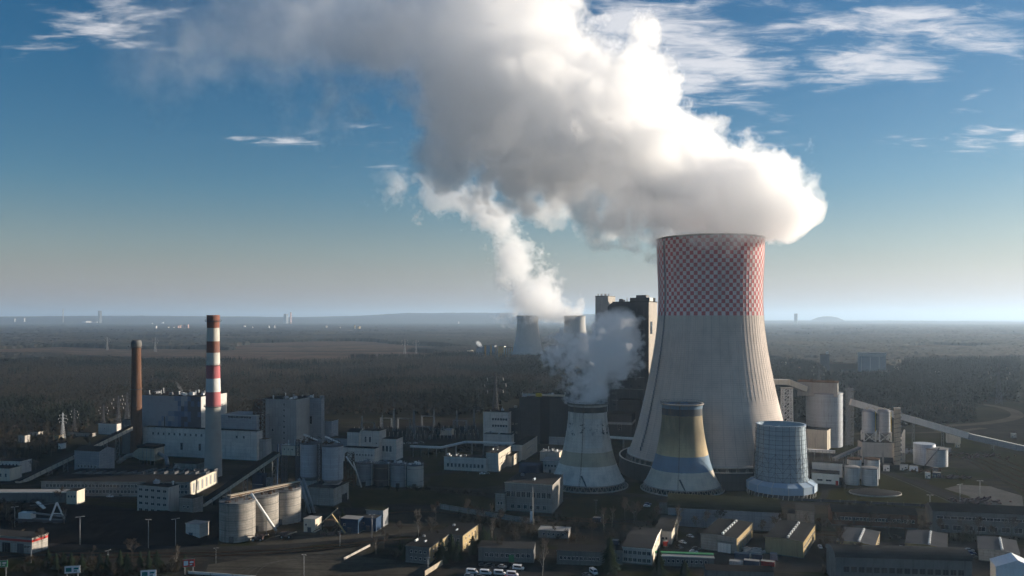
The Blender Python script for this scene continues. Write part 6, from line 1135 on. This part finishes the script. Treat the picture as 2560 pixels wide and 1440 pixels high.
    V = np.concatenate(Vs); m2 = tint_mat('pine_wood', [(0, (0.0055, 0.0094, 0.0066)), (.5, (0.0099, 0.0154, 0.0105)), (1, (0.0187, 0.0242, 0.0154))])
    o = np_mesh('pine_woodland', V, np.arange(len(V)).reshape(-1, 3), m2, np.concatenate(Tn)); tag(o, 'scattered dark pines standing in groups within the brown wood', 'woodland', kind='stuff')
    # understorey: rough brush floor so that no bare sheet shows between the stems
    nn = 26000; Y = np.sqrt(RNG.random(nn) * (2400 ** 2 - Yn ** 2) + Yn ** 2); u = RNG.random(nn) * 2750 - 200; X = (u - U0) / F * Y; v = V0 + HC * F / Y; kp = in_poly(u, v, WOOD); X, Y = X[kp], Y[kp]; k = len(X); Vs, Tn = [], []; tt = np.clip(RNG.normal(.3, .2, k), 0, 1)
    for j in range(4):
        ang = RNG.random(k) * 6.283; w = RNG.uniform(1.5, 4.0, k); hh = RNG.uniform(1.5, 4.5, k); c, s_ = np.cos(ang), np.sin(ang)
        Vs.append(np.stack([np.stack([X - c * w, Y - s_ * w, 0 * X], 1), np.stack([X + c * w, Y + s_ * w, 0 * X], 1), np.stack([X + s_ * w * .6, Y + c * w * .6, hh], 1)], 1).reshape(-1, 3)); Tn.append(np.repeat(tt, 3))
    V = np.concatenate(Vs); o = np_mesh('underwood', V, np.arange(len(V)).reshape(-1, 3), m1, np.concatenate(Tn)); tag(o, 'low brush on the floor of the leafless wood', 'underwood', kind='stuff')

SCRUB = [[(1340, 1296), (1640, 1304), (1660, 1345), (1600, 1366), (1400, 1352), (1320, 1330)], [(960, 1352), (1080, 1336), (1250, 1318), (1340, 1340), (1200, 1372), (1010, 1412), (970, 1390)], [(2060, 1326), (2300, 1334), (2620, 1352), (2620, 1372), (2300, 1352), (2060, 1344)], [(-60, 1404), (440, 1402), (450, 1436), (-60, 1450)], [(-60, 1240), (150, 1262), (40, 1300), (-60, 1310)], [(1085, 1282), (1330, 1318), (1310, 1330), (1060, 1300)], [(80, 1192), (240, 1120), (260, 1128), (140, 1196)], [(2110, 1258), (2470, 1282), (2560, 1300), (2540, 1312), (2300, 1290), (2100, 1266)], [(1100, 1120), (1205, 1112), (1200, 1128), (1060, 1140)], [(870, 1226), (1060, 1222), (1230, 1240), (1000, 1232)], [(2060, 1400), (2180, 1396), (2160, 1440), (2050, 1460)]]
def scrub():
    """uncountable leafless brush along tracks, fences and plot edges"""
    Xs, Ys, Hs = [], [], []
    for f in SCRUB:
        us = [p[0] for p in f]; vs = [p[1] for p in f]; n = 900; u = RNG.uniform(min(us), max(us), n); v = RNG.uniform(min(vs), max(vs), n); k = in_poly(u, v, f); u, v = u[k], v[k]; Y = HC * F / (v - V0); X = (u - U0) / F * Y
        kk = vnoise(X, Y, 9, 77) > .42; Xs.append(X[kk]); Ys.append(Y[kk]); Hs.append(np.clip(RNG.gamma(3.0, .75, kk.sum()), .8, 5.5))
    X, Y, H = np.concatenate(Xs), np.concatenate(Ys), np.concatenate(Hs); k = len(X); Vs, Tn = [], []; tt = np.clip(RNG.normal(.42, .2, k), 0, 1)
    for j in range(26):
        ang = RNG.random(k) * 6.283; o_ = RNG.uniform(.1, .75, k) * H; w = RNG.uniform(.04, .11, k) + .012 * H; c, s_ = np.cos(ang), np.sin(ang); f0 = RNG.uniform(0, .35, k)
        p0 = np.stack([X + c * o_ * .15, Y + s_ * o_ * .15, H * f0], 1); p2 = np.stack([X + c * o_, Y + s_ * o_, H * RNG.uniform(.5, 1, k)], 1); md = p0 * .5 + p2 * .5 + np.stack([-s_ * w, c * w, w * .5], 1)
        Vs.append(np.stack([p0, md, p2], 1).reshape(-1, 3)); Tn.append(np.repeat(np.clip(tt + RNG.normal(0, .08, k), 0, 1), 3))
    V = np.concatenate(Vs); o = np_mesh('scrub', V, np.arange(len(V)).reshape(-1, 3), tint_mat('scrub_twigs', [(0, (.012, .014, .007)), (.4, (.028, .024, .016)), (.7, (.045, .036, .026)), (1, (.075, .062, .048))]), np.concatenate(Tn)); tag(o, 'low leafless brush along the tracks and fences in the foreground', 'scrub', kind='stuff')
FIELDS = [[(-200, 880), (150, 868), (330, 872), (560, 876), (620, 858), (760, 853), (900, 852), (1000, 862), (1180, 872), (1000, 878), (1130, 888), (960, 896), (780, 910), (420, 908), (250, 898), (120, 888), (-200, 900)], [(2230, 868), (2330, 862), (2480, 866), (2420, 876), (2300, 880)], [(1930, 905), (2030, 898), (2240, 905), (2330, 915), (2240, 912)], [(1930, 838), (2080, 832), (2160, 836), (2000, 844)], [(1950, 826), (2100, 823), (2110, 827), (1960, 830)]]
def far_fields():
    patch_mat('dry_field', [(0.0490, 0.0385, 0.0259), (0.0910, 0.0665, 0.0490), (0.1190, 0.0840, 0.0630), (0.0700, 0.0560, 0.0385), (0.1050, 0.0805, 0.0616)], .004, .02, (.0012, .011, 1))
    for f in FIELDS[:3]: sheet('field', f, .3, 'dry_field')
def far_land():
    """everything beyond the wood: rough tree cover as a mesh with a crown-height relief, open where the fields are; then low hills"""
    na, nr = 760, 330; ang = np.linspace(-.66, .66, na); r = 2050 * (16500 / 2050) ** (np.linspace(0, 1, nr)); A, Rr = np.meshgrid(ang, r); X = Rr * np.sin(A); Y = Rr * np.cos(A)
    X += RNG.normal(0, 1, X.shape) * Rr * .0006; Y += RNG.normal(0, 1, X.shape) * Rr * .0018
    u = U0 + F * X / Y; v = V0 + HC * F / Y
    wood = np.ones(X.shape, bool)
    un = u + (vnoise(X, Y, 180, 21) - .5) * 60; vn = v + (vnoise(X, Y, 300, 22) - .5) * 4
    for f in FIELDS: wood &= ~in_poly(un, vn, f)
    wood &= ~in_poly(u, v, WOOD) | (v < 884)
    town = vnoise(X, Y, 900, 31) * .6 + vnoise(X, Y, 260, 32) * .4
    wood &= ~((town > .66) & (v < 850))
    H = (7 + 9 * vnoise(X, Y, 150, 41) + 3 * RNG.random(X.shape)) * wood; H[~wood] = -2.0
    idx = np.arange(na * nr).reshape(nr, na); q = np.stack([idx[:-1, :-1], idx[:-1, 1:], idx[1:, 1:], idx[1:, :-1]], -1).reshape(-1, 4)
    ok = (wood.ravel()[q].sum(1) >= 1); q = q[ok]; T = np.concatenate([q[:, [0, 1, 2]], q[:, [0, 2, 3]]])
    tint = np.clip(.45 + .5 * (vnoise(X, Y, 420, 51) - .5) * 2 * .8 + RNG.normal(0, .08, X.shape), 0, 1)
    m = tint_mat('far_wood', [(0, (0.0072, 0.0105, 0.0077)), (.4, (0.0165, 0.0171, 0.0121)), (.7, (0.0319, 0.0264, 0.0187)), (1, (0.0550, 0.0451, 0.0330))])
    o = np_mesh('far_woodland', np.stack([X, Y, H], -1).reshape(-1, 3), T, m, tint.ravel()); tag(o, 'distant dark woodland stretching to the horizon', 'woodland', kind='stuff')
    # hills on the horizon
    na, nr = 400, 24; ang = np.linspace(-.70, .70, na); r = np.linspace(16000, 27000, nr); A, Rr = np.meshgrid(ang, r); X = Rr * np.sin(A); Y = Rr * np.cos(A); u = U0 + F * np.tan(A)
    top = np.interp(u, [-300, 0, 200, 560, 760, 900, 1020, 1150, 1300, 1450, 1700, 1850, 2000, 2300, 2900], [92, 95, 118, 95, 92, 118, 165, 162, 176, 150, 90, 40, 25, 15, 10]) * 1.0 + (vnoise(X, Y, 1500, 61) - .5) * 26 + (vnoise(X, Y, 420, 62) - .5) * 12
    prof = np.clip((Rr - 16000) / 6000, 0, 1); prof = prof * prof * (3 - 2 * prof); H = np.maximum(top, 0) * prof * 1.55 - 1.0 + prof * RNG.normal(0, 2, X.shape)
    idx = np.arange(na * nr).reshape(nr, na); q = np.stack([idx[:-1, :-1], idx[:-1, 1:], idx[1:, 1:], idx[1:, :-1]], -1).reshape(-1, 4); T = np.concatenate([q[:, [0, 1, 2]], q[:, [0, 2, 3]]])
    o = np_mesh('hills', np.stack([X, Y, H], -1).reshape(-1, 3), T, m, np.clip(RNG.normal(.4, .15, X.size), 0, 1)); o['kind'] = 'structure'

def far_things():
    # the distant power station
    banded('far_shell', [(0, (.46, .45, .43)), (1, (.46, .45, .43))], (.3, .28, .25), (60, 130), .3, (60, 4, (.02, .05), .2), None, .2)
    for (u, lab) in ((1319, 'left distant cooling tower of the pair, half sunlit and steaming'), (1437, 'right distant cooling tower of the pair, partly behind the dark boiler house')):
        Y = 2450; s_ = 1.0; t = thing('cooling_tower', lab, 'cooling tower', ((u - U0) / F * Y, Y, 0), 0, 'pair of distant cooling towers')
        pf = smooth_prof([(49, 8), (43.5, 30), (38.5, 55), (34, 85), (32.3, 105), (32.4, 118), (33.2, 127)], 24); b = MB(); b.lathe(pf, 64); b.lathe([(33.2, 127), (32.2, 127), (31, 90), (46, 10)], 48); b.part('shell', 'far_shell', t); MB().lathe([(33.2, 125.6), (34.2, 125.8), (34.2, 127.4), (32, 127.4)], 48).part('rim', 'concrete_dark', t)
        c = MB()
        for k in range(36): a0 = 2 * PI * k / 36; c.beam((50.5 * math.cos(a0), 50.5 * math.sin(a0), 0), (49 * math.cos(a0 + .06), 49 * math.sin(a0 + .06), 8), 1.2); c.beam((50.5 * math.cos(a0), 50.5 * math.sin(a0), 0), (49 * math.cos(a0 - .06), 49 * math.sin(a0 - .06), 8), 1.2)
        c.part('leaning_columns', 'concrete', t)
    Y = 2460
    def far_bld(name, lab, cat, u0, u1, v0, v1, wm, Yd=Y, dep=30, right=None, yaw=12, roofm='roof_grey', ribs=0, rmat='white_paint', wide=None):
        P = Vector(((u1 - U0) / F * Yd, Yd, 0)); t = thing(name, lab, cat, P, yaw); w = (u1 - u0) / F * Yd; h = HC - (v0 - V0) / F * Yd; b = MB(); b.box(-w, 0, 0, dep, 0, h)
        if right: b.m[2] = 1
        b.part('walls', [wm, right or wm], t); MB().box(-w - .5, .5, -.5, dep + .5, h + .01, h + 1.0).part('roof', roofm, t)
        for k in range(ribs): MB().box(-w + w * (k + .25) / ribs, -w + w * (k + .6) / ribs, -.4, -.01, 1, h - 1).part('stripe', rmat, t)
        return t
    far_bld('factory', 'distant white and orange striped factory block with a small steam puff', 'factory', 1206, 1236, 864, 889, 'bluegrey_panel', ribs=2, rmat='orange_wall'); far_bld('factory', 'distant square orange block left of the far cooling tower', 'factory', 1245, 1259, 866, 889, 'orange_wall', right='white_paint')
    far_bld('factory', 'distant orange hall with slanting stripes touching the far cooling tower', 'factory', 1259, 1281, 869, 889, 'orange_wall', ribs=4); far_bld('factory', 'distant grey blue factory beside the white striped block', 'factory', 1190, 1207, 870, 888, 'bluegrey_panel'); far_bld('factory', 'distant low white hall far left of the orange blocks', 'factory', 1112, 1134, 879, 886, 'white_paint', Yd=2700); far_bld('factory', 'distant small white hall between the low hall and the orange blocks', 'factory', 1145, 1149, 877, 884, 'white_paint', Yd=2700)
    far_bld('factory', 'distant yellowish shed left of the grey blue factory', 'factory', 1168, 1177, 876, 886, 'cream_wall', Yd=2600); far_bld('factory', 'distant grey hall between the two far cooling towers', 'factory', 1373, 1391, 863, 888, 'bluegrey_panel', Yd=2500)
    # hazy plant on the right
    t = far_bld('mine_building', 'hazy broad plant building with a pale top storey on the right', 'mine building', 2152, 2215, 883, 925, 'bluegrey_panel', Yd=1750, dep=30, yaw=20, roofm='roof_pale', right='white_paint'); MB().box(-56, .8, -.9, 31, 35, 43).part('top_storey', 'white_wall', t)
    for k in range(3): MB().box(-50 + 18 * k, -49 + 18 * k, -.3, -.01, 2, 34).part('stripe', 'white_paint', t)
    t = far_bld('mine_building', 'hazy dark winding tower building left of the broad plant building', 'mine building', 2052, 2074, 887, 925, 'concrete_dark', Yd=1760, dep=20, yaw=20); MB().box(-7, -3, 4, 8, 40, 46).part('light_box', 'white_paint', t)
    for (u0, u1, v0, v1, wm, Yd, lab) in ((2240, 2252, 918, 930, 'white_paint', 1800, 'hazy white hut right of the broad plant building'), (2110, 2150, 925, 932, 'concrete', 1780, 'hazy long low shed left of the broad plant building'), (2200, 2225, 926, 938, 'white_wall', 1700, 'hazy pale hall at the foot of the broad plant building'), (1955, 1985, 905, 912, 'white_wall', 1980, 'hazy pale hall nearest the great tower on the right'), (2000, 2035, 918, 926, 'pink_block', 1850, 'hazy reddish hall left of the winding tower building'), (2330, 2350, 928, 934, 'white_paint', 1720, 'hazy white shed far right of the broad plant building'), (2160, 2205, 942, 950, 'concrete_light', 1560, 'hazy pale shed row before the broad plant building')):
        far_bld('shed', lab, 'shed', u0, u1, v0, v1, wm, Yd=Yd, dep=15)
    # town blocks near the left and middle horizon
    towns = [(36, 796, 808, 2, 'pale_block', 'left one of two thin white towers at the far left horizon'), (60, 795, 807, 2.4, 'pale_block', 'right one of two thin white towers at the far left horizon'), (389, 815, 824, 3, 'pale_block', 'first white block of the distant estate left of the striped chimney'), (420, 817, 823, 3, 'pale_block', 'second white block of the distant estate left of the striped chimney'), (434, 818, 823, 2.5, 'pale_block', 'third white block of the distant estate left of the striped chimney'), (445, 814, 824, 2.5, 'pink_block', 'first salmon tower block of the distant estate'), (450, 813, 823, 2.5, 'pink_block', 'second salmon tower block of the distant estate'), (459, 812, 824, 2.8, 'pink_block', 'third salmon tower block of the distant estate'), (463, 813, 824, 2.5, 'pink_block', 'fourth salmon tower block of the distant estate'), (469, 811, 824, 3, 'pink_block', 'right end salmon tower block of the distant estate'), (506, 817, 820, 3, 'pale_block', 'white block left beside the top of the striped chimney'), (380, 807, 812, 2, 'pale_block', 'thin white tower above the first white block'),
             (610, 814, 820, 4, 'pale_block', 'white house group right of the striped chimney top'), (631, 817, 824, 2, 'pale_block', 'white block a little right of the house group'), (672, 814, 822, 2, 'pale_block', 'left thin white chimney block right of the striped chimney'), (686, 813, 822, 2, 'pale_block', 'right thin white chimney block right of the striped chimney'), (815, 814, 822, 3, 'concrete_light', 'faint grey block in the middle distance'), (850, 818, 822, 2, 'pale_block', 'small faint block right of the grey one'), (886, 813, 825, 2.5, 'yellow_brick', 'faint yellowish tower in the middle distance'), (895, 816, 825, 6, 'yellow_brick', 'faint yellowish works beside the yellowish tower'), (982, 833, 836, 3, 'pale_block', 'lone white speck of a house in the far wood'), (1146, 804, 806, 3, 'pale_block', 'white house on the slope of the hill'), (726, 781, 794, 2.5, 'pink_block', 'reddish tower standing up on the horizon'), (712, 785, 793, 8, 'bluegrey_panel', 'dark works beside the reddish horizon tower'),
             (157, 772, 795, 1.4, 'concrete', 'thin chimney on the left horizon'), (247, 777, 790, 6, 'concrete_dark', 'square dark tower on the left horizon'), (210, 803, 806, 16, 'pale_block', 'long white roof left, under the horizon'), (232, 804, 806, 10, 'pale_block', 'second long white roof under the left horizon'), (190, 808, 810, 14, 'pale_block', 'third white roof lower under the left horizon'), (1989, 784, 799, 7, 'concrete_dark', 'hazy square tower on the right horizon'), (405, 806, 809, 4, 'pale_block', 'low white block above the salmon estate')]
    for (u, v0, v1, w, wm, lab) in towns:
        Yd = min(HC * F / max(v1 - V0, 7.5), 15500); P = Vector(((u - U0) / F * Yd, Yd, 0)); hh = HC - (v0 - V0) / F * Yd; ww = w / F * Yd
        t = thing('apartment_block' if v1 > 800 else 'horizon_tower', lab, 'building', P, 30); h = max(hh, 8); MB().box(-ww / 2, ww / 2, 0, ww, 0, h).part('walls', wm, t); MB().box(-ww / 2 - .4, ww / 2 + .4, -.4, ww + .4, h + .02, h + 1.2).part('roof', 'roof_grey', t)
    # spoil heap far right
    b = MB(); b.lathe([(560, 0), (400, 80), (250, 140), (120, 165), (1, 170)], 40); o = b.part('spoil_heap', 'earth'); o.location = ((2068 - U0) / F * 23000, 23000, 0); tag(o, 'hazy rounded spoil heap on the right horizon', 'spoil heap')

def build_steam():
    k = .302
    prof = [(-190, 200, 1), (-165, 190, 60), (-118, 148, 112), (-70, 134, 140), (-36, 128, 165), (114, 70, 184), (222, 48, 220), (332, 40, 238), (378, 12, 262), (476, 2, 250), (624, 0, 284), (712, 0, 288), (840, 0, 265), (1000, -150, 330), (1250, -330, 290), (1400, -420, 220), (1540, -480, 60)]
    mul = [1, 1, 1, 1, 1, 1, 1, 1, 1, 1, .95, .85, .66, .40, .24, .13, 0]
    steam('steam_plume', 'huge white steam plume drifting left from the checkered cooling tower', (154, 604, 179), k, (-.8, 0, .6), (.6, 0, .8), [(a, b, r * (.97 if a < 60 else 1.03) if r > 40 else r) for a, b, r in prof], mul, .052, 38, 1.3, .13, 4.2, ydrift=-.05, yr=1.15, tail=.3, soft=.9, amp2=1.2, color=(.996, .996, .998), detail=5, aniso=.28)
    prof = [(-50, 65, 12), (-20, 30, 52), (30, -5, 92), (71, -12, 96), (142, 3, 76), (212, 10, 60), (260, 5, 64), (306, -2, 80), (346, -34, 94), (404, -92, 110), (470, -155, 100), (530, -205, 50)]
    steam('steam_plume', 'distant white plume twisting up from the far pair of cooling towers', Vector(((1370 - U0) / F * 2450, 2450, HC + 5 / F * 2450)), 1.225, (-.5, 0, .866), (.866, 0, .5), prof, [1, 1, 1, 1, 1, .95, .9, .85, .7, .5, .32, 0], .018, 46, 2.4, .3, 9, amp2=1.7, color=(.995, .995, .997), seed=1, tail=.5)
    prof = [(-7, 0, 44), (20, 0, 62), (60, 24, 92), (110, 10, 112), (160, 26, 106), (205, 56, 76), (240, 80, 14)]
    steam('steam_plume', 'ragged wisp of steam rising from the grey banded cooling tower', Vector(((1469 - U0) / F * 575, 575, 60)), .2875, (0, 0, 1), (1, 0, 0), prof, [.8, .75, .75, .8, .75, .7, 0], .2, 12, 3.8, .55, 1.8, amp2=2.6, color=(.995, .995, .997), seed=2, detail=5, aniso=.4)
    prof = [(-4, 4, 1), (0, 2, 3), (6, 2, 5), (12, -3, 9), (18, -8, 7), (24, -10, 1)]
    steam('steam_plume', 'tiny white steam puff over the distant striped factory', Vector(((1206 - U0) / F * 2470, 2470, HC - 74 / F * 2470)), 1.235, (-.8, 0, .6), (.6, 0, .8), [(-4, 0, 1), (2, 0, 4), (10, 2, 7), (18, 2, 8), (24, 2, 2)], [1, 1, 1, .8, 0], .1, 8, 1.0, .3, 4, seed=3, detail=3)
    steam('steam_plume', 'thin steam wisp over the roof of the patched boiler house', Vector(((455 - U0) / F * 712, 712, HC - 190 / F * 712)), .356, (-.35, 0, .94), (.94, 0, .35), [(-2, 0, 4), (10, 3, 6), (22, 0, 7), (34, -4, 5), (42, -6, 1)], [.6, .6, .5, .3, 0], .10, 4, 1.6, .5, 1.2, seed=4, detail=3)
def haze():
    b = MB(); b.box(-75000, 75000, -4000, 71000, -1, 560); m, nt, out = new_mat('hazy_air'); v = N(nt, 'ShaderNodeVolumePrincipled'); v.inputs['Density'].default_value = HAZE; v.inputs['Color'].default_value = (.60, .79, 1, 1); v.inputs['Anisotropy'].default_value = .32; L(nt, v.outputs[0], out.inputs['Volume']); MATS['hazy_air'] = m
    o = b.part('haze', 'hazy_air'); o['kind'] = 'stuff'
HAZE = 5.2e-5
# ================================================================== assemble
SUN_E, EXPO, VB = 3.0, 1.62, 22
setup(); build_world(); make_mats()
setting(); woodland(); scrub(); far_fields(); far_land(); far_things()
great_tower(); old_towers(); dry_tower(); chimneys()
left_works(); conveyors(); silos(); power_block(); middle(); foreground(); right_works(); street(); cars(); trees()
build_steam(); haze()
